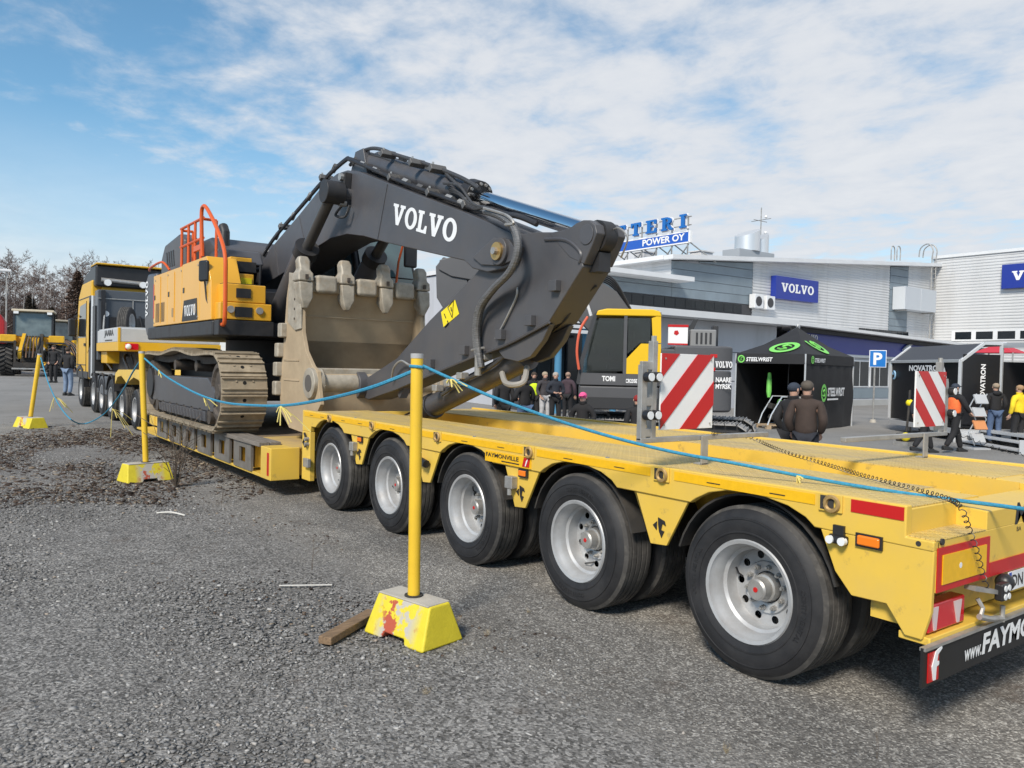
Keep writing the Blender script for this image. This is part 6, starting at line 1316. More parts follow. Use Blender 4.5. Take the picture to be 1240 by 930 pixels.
MB().box(3.75, 5.45, 20.9, 27.4, .72, 1.02).build('chassis', DARK, trk); MB().box(TX+.02, 3.75, 22.2, 23.65, .62, 1.1).build('side_tank', TKG, trk, bevel=.03); MB().box(3.4, 5.8, 21.2, 24.6, 1.15, 1.2).build('catwalk', STEEL, trk)
for y, key in ((26.75, 0), (24.35, 0), (22.95, 0), (21.6, 0)):
    g_ = gz(3.5, y); put_wheel('truck', trk, (TX+.02, y, .52+g_), spin=y); put_wheel('truck', trk, (5.83, y, .52+g_), True, spin=y)
    if y < 26: put_wheel('truck', trk, (TX+.36, y, .52+g_), full=False)
    MB().cyl((3.6, y, .52+g_), (5.6, y, .52+g_), .07, n=8).build('axle', DARK, trk); MB().lathe([(.60, 0), (.62, .0), (.62, .30), (.60, .30)], o=(TX+.03, y, .52+g_), n=28).build('fender', BLK, trk) if False else None
gt = random.Random(77)
for k in range(9):
    x = 3.6+k*.22; MB().tube(smoothpath([(x, 24.03, gt.uniform(2.2, 3.3)), (x+gt.uniform(-.2, .2), 23.8, gt.uniform(1.6, 2.2)), (x+gt.uniform(-.2, .2), 23.7, 1.25)]), .025, 6).build('hydraulic_hose', BLK if k % 3 else STEEL, trk)
for x in (3.55, 5.65): MB().box(x-.05, x+.05, 23.95, 24.05, 1.5, 3.42).build('tower_post', BLK, trk)
for k in range(3): MB().box(3.7+k*.7, 4.2+k*.7, 24.02, 24.045, 2.0, 2.7).build('tower_hatch', BLK, trk, bevel=.02)
MB().box(TX-.03, TX+.3, 25.9, 26.0, .7, 1.0).build('mudguard', BLK, trk); MB().prism([(26.1, .98), (26.15, 1.22), (26.75, 1.36), (27.35, 1.22), (27.4, .98), (27.28, .98), (27.2, 1.15), (26.75, 1.24), (26.3, 1.15), (26.22, .98)], 'x', TX-.03, TX+.35).build('mudguard', BLK, trk)
for y in (24.35, 22.95, 21.6): MB().prism([(y+.62*cos(a), .6+.58*sin(a)) for a in np.linspace(.3, pi-.3, 12)]+[(y+.58*cos(a), .6+.54*sin(a)) for a in np.linspace(pi-.3, .3, 12)], 'x', TX, TX+.6).build('mudguard', BLK, trk)
# ballast and tool box at the back of the truck
z0, z1 = yz(144, 425, 3.42)[1], yz(144, 397, 3.42)[1]; yb_ = yz(144, 410, 3.42)[0]; yf_ = yz(118, 415, 3.42)[0]
bx_ = MB().box(3.42, 5.78, yb_, yf_, z0+.22, z1).build('ballast_box', GRW, trk, bevel=.02)
for a in ((3.40, 5.80, yb_-.02, yf_+.02, z0+.0, z0+.22),): MB().box(*a).build('box_sill', TKY, trk, bevel=.01)
MB().box(3.405, 3.45, yb_-.012, yb_+.10, z0+.222, z1+.01).build('box_post', TKY, trk)
MB().box(3.5, 3.9, yf_-1.0, yf_-.1, z0-.32, z0-.002).build('tool_locker', TKY, trk, bevel=.02); MB().box(3.8, 5.5, yb_+.1, yf_, 1.2, z0-.002).build('box_mount', DARK, trk)
letters('lettering', text_geo('JAARA', 1, .04), BLK, trk, (3.418, yf_-1.15, z0+.34), (0, -1, 0), (0, 0, 1), .004, (1.35, (z1-z0)*.36))
MB().box(3.412, 3.4195, yf_-2.3, yf_-1.25, z0+.26, z0+.29).build('fine_print', BLK, trk)
rl = MB().box(3.55, 3.85, yb_-.06, yb_-.021, z0+.03, z0+.19).build('rear_lamp', REDL, trk, bevel=.02); MB().ball((3.62, yb_-.06, z0+.11), .07, 10, 6).build('lamp_lens', GLS, rl)
MB().box(3.455, 5.74, yb_+.05, yf_-.05, z1+.001, z1+.03).build('box_lid', GRW, trk)
for x in (4.15, 4.55): MB().tube(smoothpath([(x, yb_+.3, z1), (x, yb_+.25, z1+.42), (x+.15, yb_+.25, z1+.5), (x+.32, yb_+.3, z1+.42), (x+.32, yb_+.35, z1)]), .025, 6).build('grab_rail', SILB, trk)
sw = put_wheel('trailer', trk, (4.12, yf_-.9, z1+.20), full=False); sw.rotation_euler = (0, 0, radians(154)); sw.name = 'spare_wheel'
# ------------------------------------------------------------------ second excavator in the yard (local: x forward, y left)
s = .0179; t0 = gdepth(790, 18.35)
tm = thing('compact_excavator', 'grey and yellow short-tail crawler excavator with TOMI lettering parked behind the trailer', 'excavator', t0, pi-YAW-radians(4))
def lx(px): return (800-px)*s
def lh(py): return 1.9+(450-py)*s
MGY = mat('machine_grey', (.085, .085, .09), .45, var=.08, vscale=1); MDK = mat('machine_dark', (.03, .03, .032), .5)
MYE = mat('machine_yellow', (.78, .48, .01), .35); TG = mat('track_grey_steel', (.34, .33, .32), .55, .4, var=.2, vscale=9, dirt=(.12, .11, .10), dscale=5)
for yy in (.62, -1.42):
    b = bpy.data.objects
    def mini_track(y0, y1, n=40, R=.36, xa=-1.95, xb=1.6, zc=.40):
        pts = []; 
        for i in range(30): pts.append((xa+(xb-xa)*i/30, zc-R))
        for i in range(14): a = -pi/2+pi*i/14; pts.append((xb+R*cos(a), zc+R*sin(a)))
        for i in range(30): pts.append((xb-(xb-xa)*i/30, zc+R))
        for i in range(14): a = pi/2+pi*i/14; pts.append((xa+R*cos(a), zc+R*sin(a)))
        P = [Vector((a, 0, c)) for a, c in pts]; cum = [0]
        for i in range(len(P)): cum.append(cum[-1]+(P[(i+1) % len(P)]-P[i]).length)
        T = cum[-1]
        def at(q):
            q %= T
            for i in range(len(P)):
                if cum[i+1] >= q: return P[i].lerp(P[(i+1) % len(P)], (q-cum[i])/(cum[i+1]-cum[i])), (P[(i+1) % len(P)]-P[i]).normalized()
        h = T/n*.47; w2 = (y1-y0)/2; sm = MB().box(-h, h, -w2, w2, 0, .025)
        for xx in (-h+.012, 0, h-.03): sm.box(xx-.009, xx+.009, -w2+.003, w2-.003, .025, .05)
        me = sm.mesh('track_shoe', TG, 0); belt = MB().loft([[(q.x-0, y, q.z) for q in [at(T*k/60)[0] for k in range(60)]] for y in (y0+.12, y1-.12)], cap=True).build('track_belt', MDK, tm)
        for k in range(n):
            q, d = at(k*T/n); nrm = Vector((d.z, 0, -d.x)); o = bpy.data.objects.new('track_shoe', me); COL.objects.link(o); o.parent = belt; o.location = (q.x, (y0+y1)/2, q.z)
            o.rotation_euler = Matrix((d, nrm.cross(d), nrm)).transposed().to_euler()
        MB().prism([(xa-.1, .28), (xb+.1, .28), (xb, .58), (xa, .58)], 'y', y0+.06, y0+.12).build('track_frame', MGY, belt)
        MB().prism([(xa-.1, .28), (xb+.1, .28), (xb, .58), (xa, .58)], 'y', y1-.12, y1-.06).build('track_frame', MGY, belt)
        for xx in (xa, xb): MB().cyl((xx, y0+.03, zc), (xx, y1-.03, zc), .26, n=20).build('idler', MDK, belt)
        belt.rotation_euler = (0, 0, radians(-16))
    mini_track(yy, yy+.8)
MB().box(-1.0, 1.0, -.62, .62, .4, .85).build('car_body', MDK, tm, bevel=.03); MB().cyl((-.1, 0, .8), (-.1, 0, 1.05), .6, n=24).build('slew_ring', MDK, tm)
# upper body: rounded tail
def tail(x0, x1, y0, y1, R=.38, n=8):
    pts = [(x1, y0), (x1, y1)]
    pts += [(x0+R-R*sin(a), y1-R+R*cos(a)) for a in np.linspace(0, pi/2, n)]+[(x0+R-R*cos(a), y0+R-R*sin(a)) for a in np.linspace(0, pi/2, n)]; return pts
MB().prism(tail(lx(889), 1.55, -1.4, 1.4), 'z', lh(500), lh(472)).build('deck', MDK, tm, bevel=.03)
MB().prism(tail(lx(890), -.55, -1.42, 1.42), 'z', lh(499), lh(466)).build('counterweight', MGY, tm, bevel=.04); MB().prism(tail(lx(889), -.5, -1.41, 1.41), 'z', lh(465), lh(450)).build('counterweight', MGY, tm, bevel=.03)
MB().prism(tail(lx(890), -.3, -1.42, 1.42), 'z', lh(449), lh(420)).build('tail_cover', MGY, tm, bevel=.05)
MB().box(-.55, 1.5, -1.38, .1, lh(471), 2.2).build('right_body', MGY, tm, bevel=.05)
MB().box(-.5, .0, .1, 1.40, lh(471), lh(425)).build('side_cover', MGY, tm, bevel=.03)
hd = MB().box(lx(872), lx(840), -.3, .9, lh(421), lh(399)).build('engine_hood', mat('hood_grey', (.22, .22, .22), .5), tm, bevel=.03)
for k in range(4): MB().box(lx(866)+k*.1, lx(866)+k*.1+.045, .901, .91, lh(417), lh(403)).build('hood_vent', MDK, hd)
for px in (838, 874): MB().box(lx(px)-.06, lx(px)+.06, .3, .6, lh(421), lh(393)).build('hood_post', MDK, tm, bevel=.02)
MB().prism([(lx(842), lh(398)), (lx(850), lh(398)), (lx(856), lh(384)), (lx(850), lh(384))], 'y', .1, .16).build('air_intake', MDK, tm)
pn = MB().box(lx(836), lx(812), .98, 1.0, lh(419), lh(395)).build('notice_board', LWHITE, tm); MB().box(lx(836)-.01, lx(812)+.01, 1.001, 1.006, lh(397), lh(394)).build('notice_stripe', RED, pn); MB().box(lx(836), lx(812), 1.001, 1.005, lh(419), lh(417)).build('notice_stripe', RED, pn); MB().cyl((lx(822), 1.001, lh(404)), (lx(822), 1.006, lh(404)), .06, n=5).build('notice_mark', RED, pn)
# cab
cabp = [(lx(797), lh(470)), (lx(703), lh(470)), (lx(707), lh(440)), (lx(721), lh(386)), (lx(726), lh(381)), (lx(797), lh(381))]
CABM = mat('cab_frame_dark', (.045, .046, .05), .4)
cb = MB().box(lx(797), lx(704), .42, 1.40, lh(471), lh(456)).build('cab_floor', CABM, tm, bevel=.02)
for y in (.46, 1.36):
    for k in range(2, len(cabp)): a, c = cabp[k-1], cabp[k]; MB().bar((a[0], y, a[1]), (c[0], y, c[1]), .08, .08, (0, 1, 0)).build('cab_pillar', CABM, cb)
    MB().bar((cabp[0][0], y, cabp[0][1]), (cabp[5][0], y, cabp[5][1]), .12, .12, (0, 1, 0)).build('cab_pillar', CABM, cb)
MB().box(lx(796), lx(788), .5, 1.3, lh(456), lh(425)).build('cab_back', CABM, cb)
MB().obox((lx(770), .92, lh(436)), (.14, .5, .75), Euler((0, radians(-10), 0)).to_matrix()).build('seat_back', MDK, cb, bevel=.05); MB().box(lx(768), lx(738), .67, 1.17, lh(452), lh(444)).build('seat', MDK, cb, bevel=.04)
MB().obox((lx(768), .92, lh(408)), (.10, .28, .2)).build('head_rest', MDK, cb, bevel=.04)
for y in (.62, 1.22): MB().box(lx(760), lx(738), y-.06, y+.06, lh(438), lh(434)).build('arm_rest', MDK, cb); MB().cyl((lx(739), y, lh(436)), (lx(737), y, lh(424)), .025, n=8).build('joystick', MDK, cb)
MB().obox((lx(722), .75, lh(425)), (.05, .25, .2)).build('monitor', MDK, cb)
CGL = mat('cab_clear_glass', (.16, .19, .19), .03, trans=.9, spec=.5)
MB().prism([cabp[k] for k in (1, 2, 3, 4, 5, 0)], 'y', .455, .461).build('far_glass', CGL, cb, smooth=0)
MB().prism([(lx(801), lh(386)), (lx(722), lh(386)), (lx(724), lh(380)), (lx(735), lh(377.5)), (lx(790), lh(377.5)), (lx(799), lh(380))], 'y', .38, 1.44).build('cab_roof', MYE, tm, bevel=.025)
MB().prism([(lx(757), lh(453)), (lx(712.5), lh(453)), (lx(714), lh(440)), (lx(726), lh(389)), (lx(757), lh(389))], 'y', 1.401, 1.407).build('door_glass', CGL, cb, smooth=0)
MB().prism([(lx(788), lh(418)), (lx(776), lh(418)), (lx(761), lh(432)), (lx(761), lh(388)), (lx(788), lh(388))], 'y', 1.401, 1.407).build('side_glass', CGL, cb, smooth=0)
MB().prism([(lx(801), lh(456)), (lx(757), lh(456)), (lx(757), lh(441)), (lx(777), lh(419)), (lx(801), lh(419))], 'y', 1.402, 1.425).build('yellow_panel', MYE, cb)
MB().prism([(lx(801), lh(418)), (lx(791), lh(418)), (lx(789), lh(388)), (lx(800), lh(384))], 'y', 1.402, 1.425).build('yellow_pillar', MYE, cb)
MB().prism([(lx(760), lh(470)), (lx(756), lh(470)), (lx(756), lh(386)), (lx(760), lh(386))], 'y', 1.403, 1.43).build('door_pillar', MGY, cb)
MB().prism([(lx(797), lh(470)), (lx(704), lh(470)), (lx(706), lh(456)), (lx(797), lh(456))], 'y', 1.401, 1.42).build('door_skirt', MGY, cb)
MB().prism([(lx(800), lh(487)), (lx(704), lh(487)), (lx(704), lh(471.5)), (lx(800), lh(471.5))], 'y', .42, 1.41).build('cab_base', MGY, tm, bevel=.04)
for px, py, t_, w_, h_ in ((731, 465.5, 'TOMI', 16*s, 6.5*s), (757.5, 467, 'ECR235E', 16*s, 5*s)):
    letters('lettering', text_geo(t_, 1, .04), LWHITE, cb, (lx(px), 1.421, lh(py)), (-1, 0, 0), (0, 0, 1), .004, (w_, h_))
letters('lettering', slab_geo('VOLVO'), LWHITE, tm, (lx(866), 1.425, lh(446)), (-1, 0, 0), (0, 0, 1), .004, (.36, .14))
for k, t_ in enumerate(('NAARE', 'MYRSK')): letters('lettering', text_geo(t_, 1, .03), LWHITE, tm, (lx(867), 1.43, lh(463.5+k*8.0)), (-1, 0, 0), (0, 0, 1), .004, (.33, .11))
MB().box(lx(868), lx(860), 1.42, 1.43, lh(434), lh(430)).build('red_stripe', RED, tm); MB().box(lx(866), lx(860), 1.42, 1.43, lh(450), lh(446)).build('red_stripe', RED, tm); MB().box(lx(864), lx(860), 1.42, 1.44, lh(468), lh(461)).build('marker_lamp', YLB, tm)
MB().tube(smoothpath([(lx(712), 1.5, lh(388)), (lx(703), 1.5, lh(405)), (lx(700), 1.5, lh(430)), (lx(703), 1.48, lh(452))]), .03, 8).build('hand_rail', mat('rail_orange_red', (.65, .12, .06), .5), tm)
MB().tube([(lx(716), 1.3, lh(386)), (lx(711), 1.35, lh(372))], .035, 6).build('mirror_arm', LWHITE, tm)
# boom reaching forward behind the big arm, with dipper and bucket
def lxb(px): return (800-px)*s*1.085+.05
def lhb(py): return 1.9+(450-py)*s*1.085
bm_ = [(lxb(800), lhb(432)), (lxb(778), lhb(385)), (lxb(757), lhb(357)), (lxb(735), lhb(344)), (lxb(690), lhb(333)), (lxb(620), lhb(322)), (lxb(556), lhb(318)), (lxb(541), lhb(322)), (lxb(540), lhb(334)), (lxb(556), lhb(342)), (lxb(620), lhb(352)), (lxb(690), lhb(372)), (lxb(715), lhb(395)), (lxb(760), lhb(440))]
MB().prism(bm_, 'y', -.35, .05).build('boom', MGY, tm, bevel=.02)
MB().prism([(lxb(536), lhb(330)), (lxb(545), lhb(318)), (lxb(556), lhb(321)), (lxb(575), lhb(345)), (lxb(592), lhb(425)), (lxb(578), lhb(430)), (lxb(552), lhb(390)), (lxb(538), lhb(368))], 'y', -.30, .0).build('dipper', MGY, tm, bevel=.02)
for k in range(5): MB().tube(smoothpath([(lxb(775), -.30+k*.07, lhb(382-k)), (lxb(755), -.3+k*.07, lhb(352-k*2)), (lxb(734), -.3+k*.07, lhb(341-k*1.5)), (lxb(700), -.3+k*.07, lhb(333-k))]), .02, 5).build('boom_hose', BLK, tm)
MB().prism([(1.75, .15), (1.85, .15), (1.95, .45), (1.9, .8), (1.8, .85), (1.82, .45)], 'y', -1.3, 1.3).build('dozer_blade', mat('blade_grey', (.32, .30, .27), .55, .3), tm); 
for y in (-.5, .5): MB().bar((1.0, y, .5), (1.85, y, .45), .14, .16).build('blade_arm', MGY, tm)
# ------------------------------------------------------------------ wheel loaders far left (local: facing -y towards the yard)
def wheel_loader(label, loc, rz):
    t = thing('wheel_loader', label, 'wheel loader', loc, rz, 'wheel loaders at the far side')
    YL = mat('loader_yellow', (.70, .40, .02), .4, var=.1)
    for x in (-1.15, 1.15):
        for y in (0, 3.3):
            wb = MB(); R = .86; w2 = .34
            o = MB().lathe([(.42, -w2), (.7, -w2-.03), (R-.07, -w2+.02), (R-.05, -w2+.06), (R-.05, w2-.06), (R-.07, w2-.02), (.7, w2+.03), (.42, w2)], o=(x, y, R), n=36).build('tyre', RUB, t)
            for k in range(22):
                a = 2*pi*k/22; c = Vector((0, cos(a), sin(a)));
                for sx in (-1, 1):
                    a2 = a+(.14 if sx > 0 else 0); c = Vector((0, cos(a2), sin(a2))); tg = Vector((0, -sin(a2), cos(a2)))
                    ax_ = (Vector((sx*.9, 0, 0))+tg*.45).normalized(); wb = MB().obox(Vector((x+sx*.17, y, R))+c*(R-.02), (.36, .09, .10), Matrix((ax_, c.cross(ax_), c)).transposed()); wb.build('tread_lug', TREADR, o)
            MB().lathe([(.001, -.1), (.25, -.1), (.3, -.02), (.42, -.06), (.42, .06), (.001, .06)], o=(x+(-.25 if x < 0 else .25), y, R), ax=((1 if x < 0 else -1), 0, 0), n=20).build('rim', YL, t)
    MB().box(-.45, .45, -.9, 4.6, .75, 1.35).build('frame', DARK, t, bevel=.05)
    for sx in (-1, 1):
        MB().box(sx*1.15-.42, sx*1.15+.42, -.75, .75, 1.78, 1.86).build('fender', DARK, t); MB().box(sx*1.15-.38, sx*1.15+.38, .5, 1.1, 1.86, 2.25).build('side_box', YL, t, bevel=.04)
        MB().bar((sx*.42, 1.2, 2.3), (sx*.42, -1.6, 1.1), .16, .34).build('lift_arm', YL if sx < 0 else DARK, t); MB().cyl((sx*.7, .6, 1.2), (sx*.6, -1.0, 1.5), .09, n=10).build('lift_cylinder', STEEL, t)
        MB().box(sx*.62-.05, sx*.62+.05, -1.75, -1.6, .45, 1.9).build('coupler_post', DARK, t)
    MB().box(-.7, .7, -1.76, -1.6, .5, .75).build('coupler_bar', DARK, t); MB().box(-.75, .75, -1.78, -1.58, .38, .46).build('coupler_bar', STEEL, t)
    for k in range(5): MB().tube(smoothpath([(-.3+k*.15, .4, 2.2), (-.25+k*.13, -.5, 2.0), (-.3+k*.16, -1.2, 1.5), (-.28+k*.15, -1.6, 1.0)]), .035, 6).build('hose', mat('rusty_hose', (.16, .09, .05), .7) if k % 2 else HOSE, t)
    MB().box(-1.0, 1.0, .9, 2.6, 1.5, 2.2).build('cab_base', YL, t, bevel=.05)
    MB().prism([(.85, 2.2), (2.7, 2.2), (2.6, 3.55), (1.0, 3.55)], 'x', -.88, .88).build('cab', mat('loader_glass', (.11, .135, .135), .12, spec=.8, var=.5, vscale=1.4), t); MB().box(-1.02, 1.02, .65, 2.75, 3.552, 3.68).build('cab_roof', mat('roof_cream', (.55, .48, .36), .5), t, bevel=.04)
    for sx in (-1, 1): MB().bar((sx*.92, .84, 2.2), (sx*.92, .98, 3.56), .09, .09).build('cab_pillar', BLK, t); MB().bar((sx*.92, 2.7, 2.2), (sx*.92, 2.6, 3.56), .09, .09).build('cab_pillar', BLK, t)
    for x in (-.8, .8): MB().box(x-.12, x+.12, .62, .68, 3.42, 3.55).build('work_lamp', GLS, t)
    MB().box(-.95, .95, 2.8, 5.2, 1.3, 2.35).build('engine_hood', YL, t, bevel=.1)
    return t
g1 = gdepth(38, 43.0); wheel_loader('big wheel loader without a bucket facing the yard beside two men', (g1.x, g1.y, g1.z), -YAW-radians(-35)+radians(-8))
g2 = gdepth(80, 55.0); wheel_loader('wheel loader standing behind the loader without a bucket', (g2.x, g2.y, g2.z), radians(20))
g3 = gdepth(-22, 47); rm = thing('red_lorry', 'red lorry cab beside the bucketless wheel loader', 'lorry', g3, -radians(5))
MB().prism([(-1.1, .6), (1.2, .6), (1.2, 3.1), (1.0, 3.5), (-1.1, 3.5)], 'y', -1.6, 1.6).build('cab', mat('lorry_red', (.38, .02, .025), .45), rm, bevel=.08); MB().box(-.9, .9, -1.612, -1.602, 1.9, 3.0).build('windscreen', GLZ, rm); MB().box(-1.0, 1.0, 1.7, 6, .7, 1.1).build('chassis', DARK, rm)
for y in (-.6, 4.5):
    for x in (-.95, .95): MB().cyl((x-.15, y, .5), (x+.15, y, .5), .5, n=20).build('wheel', RUB, rm)
# street lamp among the birches
g4 = gdepth(7, 70); lp = thing('street_lamp', 'tall thin street lamp with a white head among the birches', 'lamp', g4); hl = od(6, 328, 70).z-g4.z
MB().cyl((0, 0, 0), (0, 0, hl), .09, .05, n=8).build('post', STEEL, lp); MB().obox((-.2, -.1, hl), (1.1, .4, .22)).build('lamp_head', LWHITE, lp, bevel=.06)
# ------------------------------------------------------------------ people
SKIN = mat('skin', (.50, .30, .22), .55)
def skin_obj(name, V, E_, Rd, m, parent, sub=2, root=0):
    bm = bmesh.new(); ly = bm.verts.layers.skin.verify(); vs = [bm.verts.new(v) for v in V]
    for a, b in E_: bm.edges.new((vs[a], vs[b]))
    for i, v in enumerate(vs):
        r = Rd[i]; v[ly].radius = r if isinstance(r, tuple) else (r, r); v[ly].use_root = (i == root)
    me = bpy.data.meshes.new(name); bm.to_mesh(me); bm.free(); me.materials.append(m); o = link(me, name, parent)
    sk = o.modifiers.new('skin', 'SKIN'); sk.use_smooth_shade = True; sk.branch_smoothing = .6
    ss = o.modifiers.new('sub', 'SUBSURF'); ss.levels = sub; ss.render_levels = sub; return o
def hand_mesh():
    b = MB(); b.loft([[(x*w_, y*t_, z) for x, y in ((-1, -1), (1, -1), (1, 1), (-1, 1))] for z, w_, t_ in ((.0, .025, .018), (-.03, .04, .017), (-.09, .042, .014))])
    for i, (x, l) in enumerate(((-.032, .060), (-.011, .075), (.011, .07), (.032, .055))): b.tube([(x, 0, -.085), (x, .008, -.09-l*.5), (x, .025, -.09-l)], [.0095, .009, .007], 6)
    b.tube([(-.035, 0, -.03), (-.055, .015, -.06), (-.055, .03, -.09)], [.011, .010, .008], 6); return b.mesh('hand', SKIN, 60)
HAND = hand_mesh()
def cloth(c): return mat('cloth_%d_%d_%d' % tuple(int(v*255) for v in c), c, .85, var=.18, vscale=9, bump=.35, bscale=14)
def person(label, px, D, face, jacket, trousers, hair=(.05, .035, .025), cap=None, h=1.76, pose='stand', z=None, vest=None, shoe=(.02, .02, .02), tone=None, hood=False, ponytail=False):
    """face = heading in degrees relative to the camera's viewing direction (0 looks away from the camera, 180 towards it)"""
    q = gdepth(px, D); 
    if z is not None: q.z = z
    k = h/1.76; t = thing('person', label, 'person', q, -YAW-radians(face)*-1 if False else -(YAW+radians(face)), group=None)
    t.scale = (k, k, k)
    # local: +y forward, x right
    sh, hp, kn, an, stride = {}, {}, {}, {}, 0
    L = {'stand': ((-.11, .02), (.11, -.03)), 'walk': ((-.10, .34), (.10, -.32)), 'wide': ((-.15, .03), (.15, 0))}.get(pose, ((-.11, .02), (.11, -.02)))
    body = [(0, 0, .96), (0, -.01, 1.12), (0, 0, 1.32), (0, .0, 1.44), (0, .02, 1.52)]
    V = body+[(-.09, 0, .92), (L[0][0], L[0][1]*.55+.04, .50), (L[0][0], L[0][1], .09), (.09, 0, .92), (L[1][0], L[1][1]*.40+.05, .50), (L[1][0], L[1][1], .09 if pose != 'walk' else .16)]
    arms = {'stand': [((-.20, 0, 1.42), (-.27, -.04, 1.15), (-.26, .06, .90)), ((.20, 0, 1.42), (.27, -.04, 1.15), (.26, .06, .90))],
            'walk': [((-.20, 0, 1.42), (-.26, -.14, 1.18), (-.24, -.10, .93)), ((.20, 0, 1.42), (.27, .10, 1.17), (.23, .28, 1.0))],
            'front': [((-.20, 0, 1.42), (-.27, .0, 1.15), (-.08, .26, 1.10)), ((.20, 0, 1.42), (.27, .0, 1.15), (.08, .28, 1.12))],
            'pocket': [((-.185, 0, 1.41), (-.25, -.08, 1.15), (-.19, .07, .95)), ((.185, 0, 1.41), (.25, -.08, 1.15), (.19, .07, .95))],
            'point': [((-.20, 0, 1.42), (-.27, -.02, 1.15), (-.26, .08, .92)), ((.20, 0, 1.42), (.28, .12, 1.20), (.20, .38, 1.22))]}
    A = arms.get(pose if pose in arms else 'stand')
    skm = mat('skin_tone_%d' % int((tone or SKIN.node_tree.nodes['Principled BSDF'].inputs['Base Color'].default_value[0:3])[0]*100), tone or (.50, .30, .22), .55)
    # body: one continuous figure with neck and head
    BV = body+[(0, .03, 1.60), (0, .03, 1.69)]; BE = [(0, 1), (1, 2), (2, 3), (3, 4), (4, 5), (5, 6)]; BR = [(.12, .09), (.10, .08), (.10, .08), (.06, .06), (.05, .055), (.078, .095), (.062, .078)]
    n0 = len(BV); BV += V[5:]; BE += [(0, n0), (n0, n0+1), (n0+1, n0+2), (0, n0+3), (n0+3, n0+4), (n0+4, n0+5)]; BR += [.08, .055, .04, .08, .055, .04]
    for a in A: m0 = len(BV); BV += [(a[0][0]*.8, a[0][1], a[0][2]-.06), a[1], a[2]]; BE += [(2, m0), (m0, m0+1), (m0+1, m0+2)]; BR += [.035, .035, .03]
    bd = skin_obj('body', BV, BE, BR, skm, t)
    # face: nose, ears, eyes, mouth
    fb = MB().loft([[(x*w_, .115+d, z) for x in (-1, 1)]+[(0, .115+d+n_, z)] for w_, d, n_, z in ((.008, -.005, .004, 1.665), (.012, .0, .02, 1.635), (.017, .0, .028, 1.617), (.010, -.006, .004, 1.606))]); fb.build('nose', skm, bd)
    for sx in (-1, 1): MB().ball((sx*.083, .015, 1.63), (.012, .02, .032), 8, 6).build('ear', skm, bd); MB().ball((sx*.033, .112, 1.65), (.011, .008, .008), 8, 6).build('eye', BLK, bd)
    MB().box(-.024, .024, .112, .121, 1.582, 1.589).build('mouth', mat('lip', (.30, .10, .09), .6), bd)
    for i, a in enumerate(A):
        o = link(HAND, 'hand', bd); d = (Vector(a[2])-Vector(a[1])).normalized(); o.location = Vector(a[2])-d*.01; o.rotation_euler = d.to_track_quat('-Z', 'Y').to_euler()
    # clothes
    jc = cloth(jacket)
    JV = [(0, 0, .90), (0, -.01, 1.10), (0, 0, 1.30), (0, 0, 1.44), (0, .01, 1.50)]; JE = [(0, 1), (1, 2), (2, 3), (3, 4)]; JR = [(.185, .145), (.17, .13), (.175, .135), (.13, .115), (.07, .075)]
    for a in A: m0 = len(JV); JV += [a[0], a[1], tuple(Vector(a[1]).lerp(Vector(a[2]), .88))]; JE += [(3, m0), (m0, m0+1), (m0+1, m0+2)]; JR += [.085, .068, .052]
    jk = skin_obj('jacket', JV, JE, JR, jc, t)
    MB().lathe([(.08, -.03), (.088, .02), (.078, .035), (.07, .0)], o=(0, .012, 1.51), ax=(0, -.1, 1), n=14).build('collar', jc, jk)
    TV = [(0, 0, .98)]+V[5:]; TE = [(0, 1), (1, 2), (2, 3), (0, 4), (4, 5), (5, 6)]; TR = [(.155, .115), .11, .082, .068, .11, .082, .068]; skin_obj('trousers', TV, TE, TR, cloth(trousers), t)
    for f in (V[7], V[10]): MB().loft([[(f[0]+x*.048*w_, f[1]+y0+y*l_, f[2]-.09+zz_) for x, y in ((-1, -1), (1, -1), (1, 1), (-1, 1))] for zz_, w_, l_, y0 in ((0, 1, .14, .06), (.035, 1.05, .145, .06), (.075, .85, .09, .0), (.11, .75, .06, -.02))]).build('shoe', mat('shoe_%d' % int(shoe[0]*255), shoe, .6), t, bevel=.012)
    if cap: 
        c_ = MB().ball((0, .02, 1.665), (.092, .11, .085), 14, 8); c_.build('cap', cloth(cap), t); MB().loft([[(x*.07, .10, 1.675+dz) for x in (-1, 1)]+[(x*.05, .19, 1.66+dz) for x in (1, -1)] for dz in (0, .012)]).build('cap_peak', cloth(cap), t)
    else:
        MB().ball((0, .0, 1.672), (.093, .108, .082), 14, 8).build('hair', cloth(hair), t)
        if ponytail: MB().tube([(0, -.10, 1.66), (0, -.14, 1.55), (0, -.13, 1.42)], [.035, .03, .015], 8).build('ponytail', cloth(hair), t)
    if hood: MB().ball((0, -.09, 1.47), (.12, .07, .07), 12, 6).build('hood', jc, t)
    if vest:
        vm = cloth(vest); vo = skin_obj('vest', [(0, 0, .93), (0, -.01, 1.10), (0, 0, 1.30), (0, 0, 1.42)], [(0, 1), (1, 2), (2, 3)], [(.205, .16), (.19, .145), (.205, .15), (.17, .12)], vm, t)
        for z_ in (1.02, 1.16): MB().lathe([(.5, 0), (.5, .05)], o=(0, 0, 0), ax=(0, 0, 1), n=20) if False else None
    return t
NAVY, BLACKC, JEANS, GREY = (.02, .024, .035), (.014, .014, .016), (.07, .11, .20), (.30, .30, .31)
person('stout man in dark clothes standing in front of the bucketless wheel loader', 65, 36, 180, BLACKC, BLACKC, pose='pocket', h=1.74)
person('person in black jacket and light blue jeans beside the truck cab', 82, 28, 10, BLACKC, (.16, .22, .32), pose='pocket', h=1.74)
person('person in black standing with back turned below the bucket cylinder', 611, 19.5, -20, BLACKC, BLACKC, pose='pocket', h=1.70)
